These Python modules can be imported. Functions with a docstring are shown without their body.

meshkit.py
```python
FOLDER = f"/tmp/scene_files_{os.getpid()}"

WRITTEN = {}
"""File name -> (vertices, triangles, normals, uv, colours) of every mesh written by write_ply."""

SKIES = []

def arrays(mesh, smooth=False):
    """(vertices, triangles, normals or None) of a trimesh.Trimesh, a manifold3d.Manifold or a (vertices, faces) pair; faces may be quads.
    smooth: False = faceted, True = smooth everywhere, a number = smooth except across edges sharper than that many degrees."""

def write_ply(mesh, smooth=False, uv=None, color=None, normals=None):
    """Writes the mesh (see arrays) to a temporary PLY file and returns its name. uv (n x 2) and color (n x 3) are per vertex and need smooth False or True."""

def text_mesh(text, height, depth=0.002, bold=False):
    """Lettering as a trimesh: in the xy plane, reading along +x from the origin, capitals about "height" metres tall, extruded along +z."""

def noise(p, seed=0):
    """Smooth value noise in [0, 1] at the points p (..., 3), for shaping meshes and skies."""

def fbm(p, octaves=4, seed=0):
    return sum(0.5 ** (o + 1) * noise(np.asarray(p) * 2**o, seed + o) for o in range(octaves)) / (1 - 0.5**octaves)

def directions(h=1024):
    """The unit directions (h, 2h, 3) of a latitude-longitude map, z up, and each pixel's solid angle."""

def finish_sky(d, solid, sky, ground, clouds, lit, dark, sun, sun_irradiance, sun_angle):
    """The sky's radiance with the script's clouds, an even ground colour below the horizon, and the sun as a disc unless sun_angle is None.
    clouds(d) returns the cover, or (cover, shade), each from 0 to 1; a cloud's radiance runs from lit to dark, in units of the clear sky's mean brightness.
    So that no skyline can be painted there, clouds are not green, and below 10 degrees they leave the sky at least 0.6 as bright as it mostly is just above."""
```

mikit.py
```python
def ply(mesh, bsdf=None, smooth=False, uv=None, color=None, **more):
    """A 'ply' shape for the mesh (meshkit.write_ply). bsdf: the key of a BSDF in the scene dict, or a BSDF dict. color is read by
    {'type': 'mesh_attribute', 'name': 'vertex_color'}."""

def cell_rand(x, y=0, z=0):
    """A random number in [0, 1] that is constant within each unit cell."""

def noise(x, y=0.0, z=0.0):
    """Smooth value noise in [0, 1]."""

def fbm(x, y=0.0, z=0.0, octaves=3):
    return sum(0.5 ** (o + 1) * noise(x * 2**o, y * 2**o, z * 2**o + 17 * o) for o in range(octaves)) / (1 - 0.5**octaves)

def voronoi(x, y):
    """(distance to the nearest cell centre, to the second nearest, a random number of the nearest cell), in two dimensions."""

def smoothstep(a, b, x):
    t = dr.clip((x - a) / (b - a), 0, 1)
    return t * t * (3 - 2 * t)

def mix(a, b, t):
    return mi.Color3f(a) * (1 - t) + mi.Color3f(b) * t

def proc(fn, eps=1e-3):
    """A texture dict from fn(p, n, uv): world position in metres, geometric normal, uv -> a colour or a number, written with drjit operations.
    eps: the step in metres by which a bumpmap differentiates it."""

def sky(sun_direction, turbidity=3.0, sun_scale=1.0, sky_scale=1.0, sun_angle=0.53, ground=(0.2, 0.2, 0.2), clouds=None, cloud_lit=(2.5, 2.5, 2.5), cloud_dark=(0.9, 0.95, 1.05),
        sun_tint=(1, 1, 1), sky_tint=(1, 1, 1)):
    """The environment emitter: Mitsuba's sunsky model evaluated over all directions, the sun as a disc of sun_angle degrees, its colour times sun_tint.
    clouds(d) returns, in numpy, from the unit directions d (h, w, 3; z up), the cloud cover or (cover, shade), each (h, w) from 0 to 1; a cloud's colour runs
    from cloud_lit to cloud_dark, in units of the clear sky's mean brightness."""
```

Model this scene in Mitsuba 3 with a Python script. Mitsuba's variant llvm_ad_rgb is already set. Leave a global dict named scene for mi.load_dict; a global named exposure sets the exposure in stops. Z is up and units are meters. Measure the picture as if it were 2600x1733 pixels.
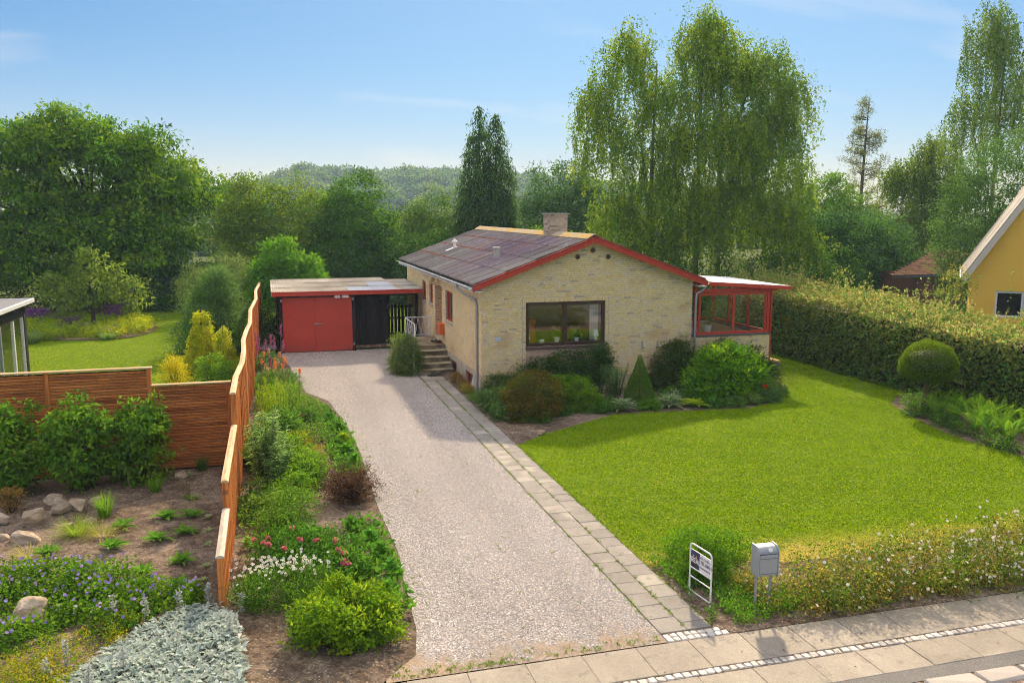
import math, numpy as np, mitsuba as mi, mikit, meshkit, drjit as dr
from mikit import noise, fbm, voronoi, cell_rand, smoothstep, mix

# ---------------------------------------------------------------- camera, sky, exposure
T = mi.ScalarTransform4f
EYE = [0.0, 0.0, 6.0]
FWD = [0.26941, 0.95143, -0.14900]
SUN = [0.345, 0.735, 0.585]
scene, labels = {}, {}
scene['air'] = {'type': 'homogeneous', 'albedo': {'type': 'rgb', 'value': [.95, .95, .95]}, 'sigma_t': {'type': 'rgb', 'value': [.00030, .00042, .00058]}}
scene['camera'] = dict(type='perspective', fov=61.16, fov_axis='x', near_clip=0.1, far_clip=6000.0, medium={'type': 'ref', 'id': 'air'},
                       to_world=T().look_at(origin=EYE, target=[EYE[i] + FWD[i] for i in range(3)], up=[0, 0, 1]))

def wisps(d):
    """High thin cloud: white towards the horizon, broken veils above, a little more of it towards the sun."""
    el = np.clip(d[..., 2], 0.02, 1)
    q = np.stack([d[..., 0] / (el + .25), d[..., 1] / (el + .25), el * 0], -1)
    f = meshkit.fbm(q * np.array([.9, 1.3, 1]) + np.array([4.2, 1.6, 0]), 4, 11)
    g = meshkit.fbm(q * np.array([1.6, 4.5, 1]) + 3.1, 5, 12)
    near = np.clip(d @ (np.asarray(SUN) / np.linalg.norm(SUN)), 0, 1) ** 5
    veil = np.clip((f - .47) * 3.0 + .50, 0, 1) * np.clip((el - .22) / .3, 0, 1) + np.clip((g - .58) * 1.3, 0, .18)
    haze = np.exp(-el / .075) * .95
    return np.clip(1 - (1 - veil) * (1 - haze) * (1 - .36 * near), 0, 1)

scene['sky'] = mikit.sky(SUN, turbidity=2.4, sun_scale=0.74, sky_scale=0.8, sun_angle=2.2, clouds=wisps,
                         cloud_lit=(6.6, 6.1, 5.8), sun_tint=(1.0, .985, .955), sky_tint=(.0, .40, .76), ground=(.12, .14, .08))
exposure = 2.62

# ---------------------------------------------------------------- helpers
def lin(r, g, b, k=1.0):
    c = np.array([r, g, b], float) / 255
    return np.where(c > .04045, ((c + .055) / 1.055) ** 2.4, c / 12.92) * k

def thin(c):
    """A thin leaf's base colour holds what it reflects plus what it lets through."""
    c = np.asarray(c, float) * np.array([2.5, 2.85, 1.45])
    return np.where(c > .5, .5 + (1 - np.exp(-(c - .5) * 2)) * .38, c)

def numbered(name):
    if name not in scene and name not in labels and not any(k.startswith(name + '__') for k in _roots.get(name, ())):
        return name
    i = _count.get(name, 0) + 1
    while '%s_%03d' % (name, i) in scene or '%s_%03d' % (name, i) in labels:
        i += 1
    _count[name] = i
    return '%s_%03d' % (name, i)
_count, _roots = {}, {}

def thing(name, label=None, cat=None, group=None, kind=None):
    k = numbered(name)
    d = {}
    if label: d['label'] = label
    if cat: d['category'] = cat
    if group: d['group'] = group
    if kind: d['kind'] = kind
    labels[k] = d
    return k

def put(key, m, bsdf, smooth=False, label=None, kind=None, tw=None):
    """One entry of the scene from (V, F[, data]); data = colours (n,3) or piece numbers (n,2)."""
    if isinstance(m, dict):
        d = dict(m)
    else:
        V, F = np.asarray(m[0], float), np.asarray(m[1], int)
        if F.shape[1] == 4:
            F = np.vstack([F[:, [0, 1, 2]], F[:, [0, 2, 3]]])
        x = m[2] if len(m) > 2 else None
        kw = {}
        if x is not None:
            x = np.asarray(x, float)
            if bsdf in ('leaf', 'leaf_gloss', 'grass_leaf') and x.shape[1] == 3: x = thin(x)
            kw = dict(color=x) if x.shape[1] == 3 else dict(uv=x)
            if smooth not in (True, False): smooth = True
        d = mikit.ply((V, F), bsdf, smooth=smooth, **kw)
    if tw is not None: d['to_world'] = tw
    scene[key] = d
    if label or kind:
        labels.setdefault(key, {})
        if label: labels[key]['label'] = label
        if kind: labels[key]['kind'] = kind
    return key

def part(parent, name, m, bsdf, smooth=False, label=None, kind=None, tw=None):
    return put(numbered(parent + '__' + name), m, bsdf, smooth, label, kind, tw)

def one(name, m, bsdf, label, cat=None, group=None, kind=None, smooth=False):
    k = thing(name, label, cat, group, kind)
    put(k, m, bsdf, smooth)
    return k

def struct(name, m, bsdf, label=None, smooth=False):
    k = numbered(name)
    labels[k] = {'kind': 'structure'}
    if label: labels[k]['label'] = label
    if m is not None: put(k, m, bsdf, smooth)
    return k

def join(ms):
    ms = [x for x in ms if x is not None and len(x[0])]
    V, F, C, o = [], [], [], 0
    for m in ms:
        f = np.asarray(m[1], int)
        if f.shape[1] == 4: f = np.vstack([f[:, [0, 1, 2]], f[:, [0, 2, 3]]])
        V.append(np.asarray(m[0], float)); F.append(f + o); o += len(m[0])
        if len(m) > 2 and m[2] is not None: C.append(np.asarray(m[2], float))
    return (np.vstack(V), np.vstack(F)) + ((np.vstack(C),) if len(C) == len(ms) else ())

def col(m, c):
    c = np.asarray(c, float)
    return (m[0], m[1], np.tile(c, (len(m[0]), 1)))

BF = np.array([[0, 2, 3, 1], [4, 5, 7, 6], [0, 1, 5, 4], [2, 6, 7, 3], [0, 4, 6, 2], [1, 3, 7, 5]])
def box(x0, x1, y0, y1, z0, z1, ch=0.0):
    """Axis box; ch chamfers all edges."""
    if ch <= 0:
        V = np.array([[x, y, z] for z in (z0, z1) for y in (y0, y1) for x in (x0, x1)], float)
        F = np.vstack([BF[:, [0, 1, 2]], BF[:, [0, 2, 3]]])
        return V, F
    return hull_pts([[x, y, z] for x, y, z in _chpts(x0, x1, y0, y1, z0, z1, ch)])

def _chpts(x0, x1, y0, y1, z0, z1, c):
    P = []
    for sx in (0, 1):
        for sy in (0, 1):
            for sz in (0, 1):
                x, y, z = (x0, x1)[sx], (y0, y1)[sy], (z0, z1)[sz]
                dx, dy, dz = (c, -c)[sx], (c, -c)[sy], (c, -c)[sz]
                P += [(x, y + dy, z + dz), (x + dx, y, z + dz), (x + dx, y + dy, z)]
    return P

from scipy.spatial import ConvexHull
def hull_pts(P):
    P = np.asarray(P, float)
    h = ConvexHull(P)
    F = h.simplices.copy()
    c = P[h.vertices].mean(0)
    n = np.cross(P[F[:, 1]] - P[F[:, 0]], P[F[:, 2]] - P[F[:, 0]])
    bad = ((P[F].mean(1) - c) * n).sum(1) < 0
    F[bad] = F[bad][:, ::-1]
    # split faces that are not coplanar stay flat shaded
    return P, F

def xf(m, R=None, t=None):
    V = np.asarray(m[0], float)
    if R is not None: V = V @ np.asarray(R).T
    if t is not None: V = V + np.asarray(t)
    return (V,) + tuple(m[1:])

def rz(a):
    c, s = math.cos(a), math.sin(a)
    return np.array([[c, -s, 0], [s, c, 0], [0, 0, 1.0]])

def frame(d, up=(0, 0, 1)):
    d = np.asarray(d, float); d = d / np.linalg.norm(d)
    up = np.asarray(up, float)
    if abs(d @ up) > .98: up = np.array([1.0, 0, 0])
    s = np.cross(up, d); s /= np.linalg.norm(s)
    return s, np.cross(d, s), d

def bar(p0, p1, w, h, up=(0, 0, 1)):
    """Square bar from p0 to p1: w sideways, h along up."""
    p0, p1 = np.asarray(p0, float), np.asarray(p1, float)
    s, u, d = frame(p1 - p0, up)
    m = box(-w / 2, w / 2, -h / 2, h / 2, 0, np.linalg.norm(p1 - p0))
    return m[0] @ np.stack([s, u, d]) + p0, m[1]

def tube(pts, radii, sides=8, caps=True):
    P = np.asarray(pts, float); n = len(P)
    r = np.broadcast_to(np.asarray(radii, float), (n,))
    D = np.gradient(P, axis=0); D /= np.linalg.norm(D, axis=1, keepdims=True) + 1e-12
    s0 = frame(D[0])[0]
    V = []
    a = np.arange(sides) / sides * 2 * np.pi
    for i in range(n):
        s = s0 - D[i] * (s0 @ D[i]); s /= np.linalg.norm(s) + 1e-12; s0 = s
        u = np.cross(D[i], s)
        V.append(P[i] + r[i] * (np.cos(a)[:, None] * s + np.sin(a)[:, None] * u))
    V = np.vstack(V); F = []
    for i in range(n - 1):
        for k in range(sides):
            k2 = (k + 1) % sides
            F.append([i * sides + k, i * sides + k2, (i + 1) * sides + k2]); F.append([i * sides + k, (i + 1) * sides + k2, (i + 1) * sides + k])
    if caps:
        V = np.vstack([V, P[:1], P[-1:]]); b = n * sides
        for k in range(sides):
            k2 = (k + 1) % sides
            F.append([k2, k, b]); F.append([(n - 1) * sides + k, (n - 1) * sides + k2, b + 1])
    return V, np.array(F)

def lathe(prof, c, sides=20):
    """prof: [(r, z)...] about the vertical through c."""
    a = np.arange(sides) / sides * 2 * np.pi
    V = np.vstack([np.stack([r * np.cos(a), r * np.sin(a), a * 0 + z], 1) for r, z in prof]) + np.asarray(c, float)
    F = []
    for i in range(len(prof) - 1):
        for k in range(sides):
            k2 = (k + 1) % sides
            F.append([i * sides + k, i * sides + k2, (i + 1) * sides + k2]); F.append([i * sides + k, (i + 1) * sides + k2, (i + 1) * sides + k])
    return V, np.array(F)

from shapely import Polygon, Point, box as sbox
from shapely.prepared import prep
from shapely.ops import triangulate as _tri
import trimesh
def flat(poly, z):
    V, F = trimesh.creation.triangulate_polygon(poly, engine='earcut')
    return np.column_stack([V, np.full(len(V), z)]), np.asarray(F)

def inside(poly, X, Y):
    import shapely
    return shapely.contains_xy(poly, X, Y)

def grid_sheet(poly, step, z, amp=0.0, freq=2.0, seed=0, grow=1.0):
    """A bumpy sheet over the polygon: grid cells whose centre lies inside, border vertices snapped to the outline."""
    import shapely
    x0, y0, x1, y1 = poly.bounds
    xs, ys = np.arange(x0 - step, x1 + 2 * step, step), np.arange(y0 - step, y1 + 2 * step, step)
    X, Y = np.meshgrid(xs, ys)
    keep = inside(poly, X[:-1, :-1] + step / 2, Y[:-1, :-1] + step / 2)
    idx = np.arange(X.size).reshape(X.shape)
    a, b, c_, d = idx[:-1, :-1][keep], idx[:-1, 1:][keep], idx[1:, 1:][keep], idx[1:, :-1][keep]
    F = np.vstack([np.stack([a, b, c_], 1), np.stack([a, c_, d], 1)])
    V = np.column_stack([X.ravel(), Y.ravel(), np.full(X.size, z)])
    used = np.unique(F); new = -np.ones(len(V), int); new[used] = np.arange(len(used))
    V, F = V[used], new[F]
    ring = poly.exterior
    pts = shapely.points(V[:, 0], V[:, 1])
    cnt = np.bincount(F.ravel(), minlength=len(V))
    edge = cnt < 6
    near = shapely.distance(pts, ring)
    move = edge & (near < 1.2 * step)
    q = shapely.line_interpolate_point(ring, shapely.line_locate_point(ring, pts[move]))
    V[move, 0], V[move, 1] = shapely.get_x(q), shapely.get_y(q)
    if amp:
        fade = np.clip(near / .25, 0, 1)
        V[:, 2] += fade * amp * (meshkit.fbm(np.column_stack([V[:, 0] * freq, V[:, 1] * freq, V[:, 0] * 0]), 3, seed) * 2 - .7)
    return V, F

def scatter(poly, n, rng):
    x0, y0, x1, y1 = poly.bounds
    out = []
    got = 0
    while got < n:
        X, Y = rng.uniform(x0, x1, n * 2), rng.uniform(y0, y1, n * 2)
        k = inside(poly, X, Y)
        out.append(np.column_stack([X[k], Y[k]])); got += k.sum()
    return np.vstack(out)[:n]

def R_(seed): return np.random.default_rng(seed)
def unit(v): return v / (np.linalg.norm(v, axis=-1, keepdims=True) + 1e-12)

# ---------------------------------------------------------------- foliage
def leaves(P, D, N, L, W, c, fold=.18, curl=.12):
    """Folded four-cornered leaves: base P, axis D, face normal about N; L, W (n,); c (n,3)."""
    n = len(P)
    D = unit(D); S = unit(np.cross(N, D)); Nn = np.cross(D, S)
    L = np.broadcast_to(L, (n,))[:, None]; W = np.broadcast_to(W, (n,))[:, None]
    mid = P + D * L * .45
    V = np.stack([P, mid + S * W * .5 + Nn * fold * W, P + D * L - Nn * curl * L, mid - S * W * .5 + Nn * fold * W], 1).reshape(-1, 3)
    i = np.arange(n)[:, None] * 4
    F = np.vstack([i + [0, 2, 1], i + [0, 3, 2]])
    return V, F, np.repeat(np.asarray(c), 4, 0)

def shade(rng, n, base, dv=.25, dh=.12):
    """Leaf colours about base: brightness and hue scatter."""
    base = np.asarray(base, float)
    k = np.exp(rng.normal(0, dv, (n, 1)))
    h = rng.normal(0, dh, (n, 1)) * np.array([[1.0, .25, -.4]])
    return np.clip(base * k * (1 + h), .004, .9)

def sphere_dirs(rng, n):
    return unit(rng.normal(size=(n, 3)))

def crown(blobs, clumps, per, L, W, cols, seed, cr=.45, flat_=.6, inner=.22, up=.55, out=.6, droop=.25, dv=.22, dh=.12, lo=.78, hi=1.04, cut=.72):
    """Leaf clumps through the shells of ellipsoid blobs (cx,cy,cz,rx,ry,rz). cols: list of base colours, one drawn per clump."""
    rng = R_(seed)
    B = np.asarray(blobs, float)
    area = (B[:, 3] * B[:, 4] + B[:, 3] * B[:, 5] + B[:, 4] * B[:, 5]); area /= area.sum()
    n = int(clumps * 1.5)
    w = rng.choice(len(B), n, p=area)
    d = sphere_dirs(rng, n)
    r = np.where(rng.random(n) < inner, rng.uniform(.3, lo, n), rng.uniform(lo, hi, n))
    lump = 1 + .16 * (meshkit.noise(d * 2.7 + w[:, None] * 7.3, seed) - .5) * 2
    c = B[w, :3] + d * B[w, 3:] * (r * lump)[:, None]
    # drop what lies deep inside another blob
    deep = np.zeros(n, bool)
    for j in range(len(B)):
        q = ((c - B[j, :3]) / B[j, 3:]); deep |= ((q * q).sum(1) < (cut * .8) ** 2) & (w != j) & (rng.random(n) < .8)
    c, d, w = c[~deep][:clumps], d[~deep][:clumps], w[~deep][:clumps]
    m = len(c)
    o = unit(d / B[w, 3:] * B[w, 3:].mean(1, keepdims=True))
    pc = np.asarray(cols)[rng.integers(0, len(cols), m)] * np.exp(rng.normal(0, dv * .7, (m, 1)))
    k = np.repeat(np.arange(m), per)
    N_ = len(k)
    g = rng.normal(size=(N_, 3)) * np.array([1, 1, flat_]) * cr * .6
    P = c[k] + g
    Nn = unit(o[k] * out + np.array([0, 0, up]) + rng.normal(0, .45, (N_, 3)))
    D = unit(rng.normal(size=(N_, 3)) + o[k] * .7 - np.array([0, 0, droop]) + g / cr * .5)
    cc = shade(rng, N_, 1.0, dv * .6, dh) * pc[k]
    return leaves(P, D, Nn, L * rng.uniform(.7, 1.3, N_), W * rng.uniform(.7, 1.3, N_), np.clip(cc, .003, .9)), c

def weep(anchors, lengths, per_m, L, W, cols, seed, drift=.25, dv=.2, dh=.12, spread=.07):
    """Hanging strands of leaves (birch)."""
    rng = R_(seed)
    n = np.maximum((lengths * per_m).astype(int), 3)
    k = np.repeat(np.arange(len(anchors)), n)
    t = rng.random(len(k))
    a = rng.normal(0, drift, (len(anchors), 2))
    P = anchors[k].copy()
    P[:, 2] -= lengths[k] * t
    P[:, :2] += a[k] * (np.sqrt(t) * np.minimum(lengths[k], 1.6))[:, None]
    P += rng.normal(0, spread, P.shape)
    pc = np.asarray(cols)[rng.integers(0, len(cols), len(anchors))] * np.exp(rng.normal(0, dv * .8, (len(anchors), 1)))
    D = unit(rng.normal(0, .6, P.shape) - np.array([0, 0, 1.0]))
    N = unit(rng.normal(0, 1, P.shape) + np.array([0, 0, .3]))
    cc = shade(rng, len(k), 1.0, dv * .6, dh) * pc[k]
    return leaves(P, D, N, L * rng.uniform(.7, 1.3, len(k)), W * rng.uniform(.7, 1.3, len(k)), np.clip(cc, .003, .9))

def bez(a, b, c, n=6):
    t = np.linspace(0, 1, n)[:, None]
    return (1 - t) ** 2 * np.asarray(a) + 2 * t * (1 - t) * np.asarray(b) + t * t * np.asarray(c)

def limbs(base, top, r0, targets, seed, twigs=None, r1=.35):
    """Trunk from base to top with limbs to the targets and twigs to some clump centres."""
    rng = R_(seed)
    base, top = np.asarray(base, float), np.asarray(top, float)
    mid = (base + top) / 2 + np.append(rng.normal(0, .15, 2), 0)
    tr = bez(base, mid, top, 8)
    h = np.linspace(0, 1, 8)
    ms = [tube(tr, r0 * (1 - .8 * h) * (1 + .5 * np.exp(-h * 14)), 9)]
    ends = []
    for t in np.asarray(targets, float):
        f = np.clip((t[2] - base[2]) / (top[2] - base[2] + 1e-6) * .6 + rng.uniform(-.05, .05), .18, .9)
        s = tr[int(f * 7)]
        m = (s + t) / 2 + np.array([0, 0, .12 * np.linalg.norm(t - s)]) + rng.normal(0, .1, 3)
        ms.append(tube(bez(s, m, t, 6), np.linspace(r0 * r1, r0 * .09, 6), 6))
        ends.append(bez(s, m, t, 6)[3:])
    if twigs is not None and len(ends):
        E = np.vstack(ends)
        for q in twigs:
            e = E[np.argmin(((E - q) ** 2).sum(1) + rng.uniform(0, .5, len(E)))]
            ms.append(tube(bez(e, (e + q) / 2 + np.array([0, 0, .15]), q, 4), np.linspace(r0 * .08, r0 * .025, 4), 4, False))
    return join(ms)

def tree(name, label, cat, blobs, base, top, r0, clumps, per, L, W, cols, seed, bark=(.10, .08, .06), mat='leaf', group=None, ntwig=60, **kw):
    t = thing(name, label, cat, group)
    m, c = crown(blobs, clumps, per, L, W, cols, seed, **kw)
    part(t, 'crown', m, mat)
    rng = R_(seed + 5)
    tg = np.asarray(blobs, float)[:, :3]
    tw = c[rng.choice(len(c), min(ntwig, len(c)), replace=False)] if ntwig else None
    part(t, 'trunk', col(limbs(base, top, r0, tg, seed + 9, tw), bark), 'bark', True)
    return t

def shrub(name, label, blobs, clumps, per, L, W, cols, seed, cat='shrub', mat='leaf', group=None, stems=True, stemcol=(.09, .06, .04), **kw):
    t = thing(name, label, cat, group)
    m, c = crown(blobs, clumps, per, L, W, cols, seed, **kw)
    part(t, 'foliage', m, mat)
    if stems:
        rng = R_(seed + 3)
        B = np.asarray(blobs, float)
        base = np.array([B[:, 0].mean(), B[:, 1].mean(), 0.0])
        ms = []
        for q in c[rng.choice(len(c), min(26, len(c)), replace=False)]:
            b = base + np.append(rng.normal(0, .07, 2) * B[:, 3].max() * 2, -.02)
            ms.append(tube(bez(b, (b * .4 + q * .6) + np.array([0, 0, -.05]), q, 5), np.linspace(.014, .004, 5), 5, False))
        part(t, 'stems', col(join(ms), stemcol), 'bark', True)
    return t

def blades(P, D, L, W, bend, c, segs=3, rng=None):
    """Arching grass blades: start P, direction D, tip bending towards the ground."""
    n = len(P); D = unit(D)
    L = np.broadcast_to(L, (n,)); W = np.broadcast_to(W, (n,)); bend = np.broadcast_to(bend, (n,))
    S = unit(np.cross(D, np.array([0, 0, 1.0])) + 1e-6)
    hor = unit(D * np.array([1, 1, 0]) + 1e-9)
    rows = []
    for s in range(segs + 1):
        t = s / segs
        q = P + D * (L * t)[:, None] + (hor * .5 - np.array([0, 0, 1.0])) * (bend * L * t * t)[:, None]
        w = (W * (1 - t) ** .7 * .5)[:, None] if s < segs else 0
        rows += [q - S * w, q + S * w]
    V = np.stack(rows, 1).reshape(-1, 3); k = 2 * (segs + 1)
    i = np.arange(n)[:, None] * k
    F = np.vstack([np.vstack([i + [2 * s, 2 * s + 1, 2 * s + 3], i + [2 * s, 2 * s + 3, 2 * s + 2]]) for s in range(segs)])
    return V, F, np.repeat(np.asarray(c), k, 0)

def tuft(c, n, L, W, spread, lean, bend, base, seed, segs=3):
    rng = R_(seed)
    a = rng.uniform(0, 2 * np.pi, n); r = np.sqrt(rng.random(n)) * spread
    hor = np.stack([np.cos(a), np.sin(a), 0 * a], 1)
    P = np.asarray(c, float) + hor * r[:, None]
    D = unit(hor * (lean * rng.uniform(.2, 1.2, n))[:, None] + np.array([0, 0, 1.0]) + rng.normal(0, .08, (n, 3)))
    return blades(P, D, L * rng.uniform(.6, 1.1, n), W, bend * rng.uniform(.3, 1.3, n), shade(rng, n, base, .2, .1), segs)

def flowers(P, N, r, c, petals=6, cup=.25):
    """Flat many-cornered blossoms facing N, with a centre vertex."""
    n = len(P); N = unit(N)
    S = unit(np.cross(N, np.array([.3, .2, .93]))); U = np.cross(N, S)
    r = np.broadcast_to(r, (n,))[:, None]
    V = [P]
    for k in range(petals):
        a = 2 * np.pi * k / petals
        V.append(P + (S * math.cos(a) + U * math.sin(a)) * r + N * cup * r)
    V = np.stack(V, 1).reshape(-1, 3)
    i = np.arange(n)[:, None] * (petals + 1)
    F = np.vstack([i + [0, 1 + k, 1 + (k + 1) % petals] for k in range(petals)])
    return V, F, np.repeat(np.asarray(c), petals + 1, 0)

def rock(c, r, seed, sub=3):
    import trimesh
    s = trimesh.creation.icosphere(sub)
    V = np.asarray(s.vertices)
    d = meshkit.fbm(V * 1.1 + seed * 3.7, 3, seed) - .5
    V = V * (1 + .55 * d[:, None])
    rng = R_(seed)
    for _ in range(11):                                  # split faces
        nn = unit(rng.normal(size=3)); h = rng.uniform(.52, .80)
        k = V @ nn - h
        V = V - np.outer(np.maximum(k, 0) * .93, nn)
    V = V * (1 + .05 * (meshkit.fbm(V * 5 + seed, 2, seed)[:, None] - .5))
    V = V * np.asarray(r) @ rz(rng.uniform(0, 6)).T
    return V + np.asarray(c), np.asarray(s.faces)
# ---------------------------------------------------------------- materials
VC = {'type': 'mesh_attribute', 'name': 'vertex_color'}
def rgb(c): return {'type': 'rgb', 'value': [float(x) for x in c]}
def prin(c, rough=.7, **k):
    return {'type': 'twosided', 'bsdf': {'type': 'principled', 'base_color': c if isinstance(c, dict) else rgb(c), 'roughness': rough, 'specular': k.pop('specular', .4), **k}}
def bumped(b, fn, scale, eps=2e-3):
    inner = b['bsdf']
    return {'type': 'twosided', 'bsdf': {'type': 'bumpmap', 'arbitrary': mikit.proc(fn, eps), 'scale': float(scale), 'bsdf': inner}}
def C(*c): return mi.Color3f(*[float(x) for x in c])

scene['leaf'] = {'type': 'principledthin', 'base_color': VC, 'roughness': .5, 'diff_trans': 1.05, 'eta': 1.4}
scene['leaf_gloss'] = {'type': 'principledthin', 'base_color': VC, 'roughness': .34, 'diff_trans': .85, 'eta': 1.5}
scene['grass_leaf'] = {'type': 'principledthin', 'base_color': VC, 'roughness': .9, 'diff_trans': .9, 'eta': 1.12}
scene['petal'] = {'type': 'principledthin', 'base_color': VC, 'roughness': .7, 'diff_trans': .7, 'eta': 1.3}
scene['plain'] = prin(VC, .65)
scene['satin'] = prin(VC, .35)
scene['glass'] = {'type': 'thindielectric', 'int_ior': 1.5}
scene['double_glass'] = {'type': 'thindielectric', 'int_ior': 1.85}
scene['zinc'] = prin(rgb((.34, .38, .42)), .42, metallic=.55)
scene['galvanised'] = prin(rgb((.33, .37, .42)), .40, metallic=.35)
scene['white_paint'] = prin(rgb((.74, .75, .76)), .45)

def f_bark(p, n, uv): return fbm(p.x * 22, p.y * 22, p.z * 7, 3)
scene['bark'] = bumped(prin(VC, .9, specular=.15), f_bark, .012)

def f_stoneb(p, n, uv): return fbm(p.x * 18, p.y * 18, p.z * 18, 4)
def f_stone(p, n, uv):
    a = fbm(p.x * 5 + 3, p.y * 5, p.z * 16, 4); b = noise(p.x * 90, p.y * 90, p.z * 90)
    c = mix((.32, .25, .18), (.56, .47, .365), smoothstep(.3, .7, a))
    c = mix(c, (.42, .29, .17), smoothstep(.55, .75, fbm(p.x * 2.3, p.y * 2.3, p.z * 6, 3)) * .5)
    return c * (.8 + .35 * b)
scene['stone'] = bumped(prin(mikit.proc(f_stone), .85, specular=.2), f_stoneb, .02)

def f_soil(p, n, uv):
    d, d2, r = voronoi(p.x * 22, p.y * 22)
    e, e2, s = voronoi(p.x * 31 + 9, p.y * 31)
    m = fbm(p.x * .9, p.y * .9, 0, 3); q = fbm(p.x * 6, p.y * 6, 2, 3)
    c = mix((.135, .096, .070), (.30, .235, .185), smoothstep(.25, .75, m * .5 + q * .5))
    c = mix(c, (.24, .185, .12), smoothstep(.58, .7, fbm(p.x * 3, p.y * 3, 5, 3)) * .5)
    c = c * (.5 + .62 * r) * (.8 + .3 * smoothstep(0, .35, d2 - d))
    return mix(c, (.44, .40, .35), dr.select((s > .965) & (e < .32), mi.Float(1), mi.Float(0)))
def f_soilb(p, n, uv):
    d, d2, r = voronoi(p.x * 22, p.y * 22)
    return fbm(p.x * 9, p.y * 9, 0, 4) * 1.5 + dr.minimum(d2 - d, .5) * r
scene['soil'] = bumped(prin(mikit.proc(f_soil), .95, specular=.1), f_soilb, .022, 4e-3)

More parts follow.
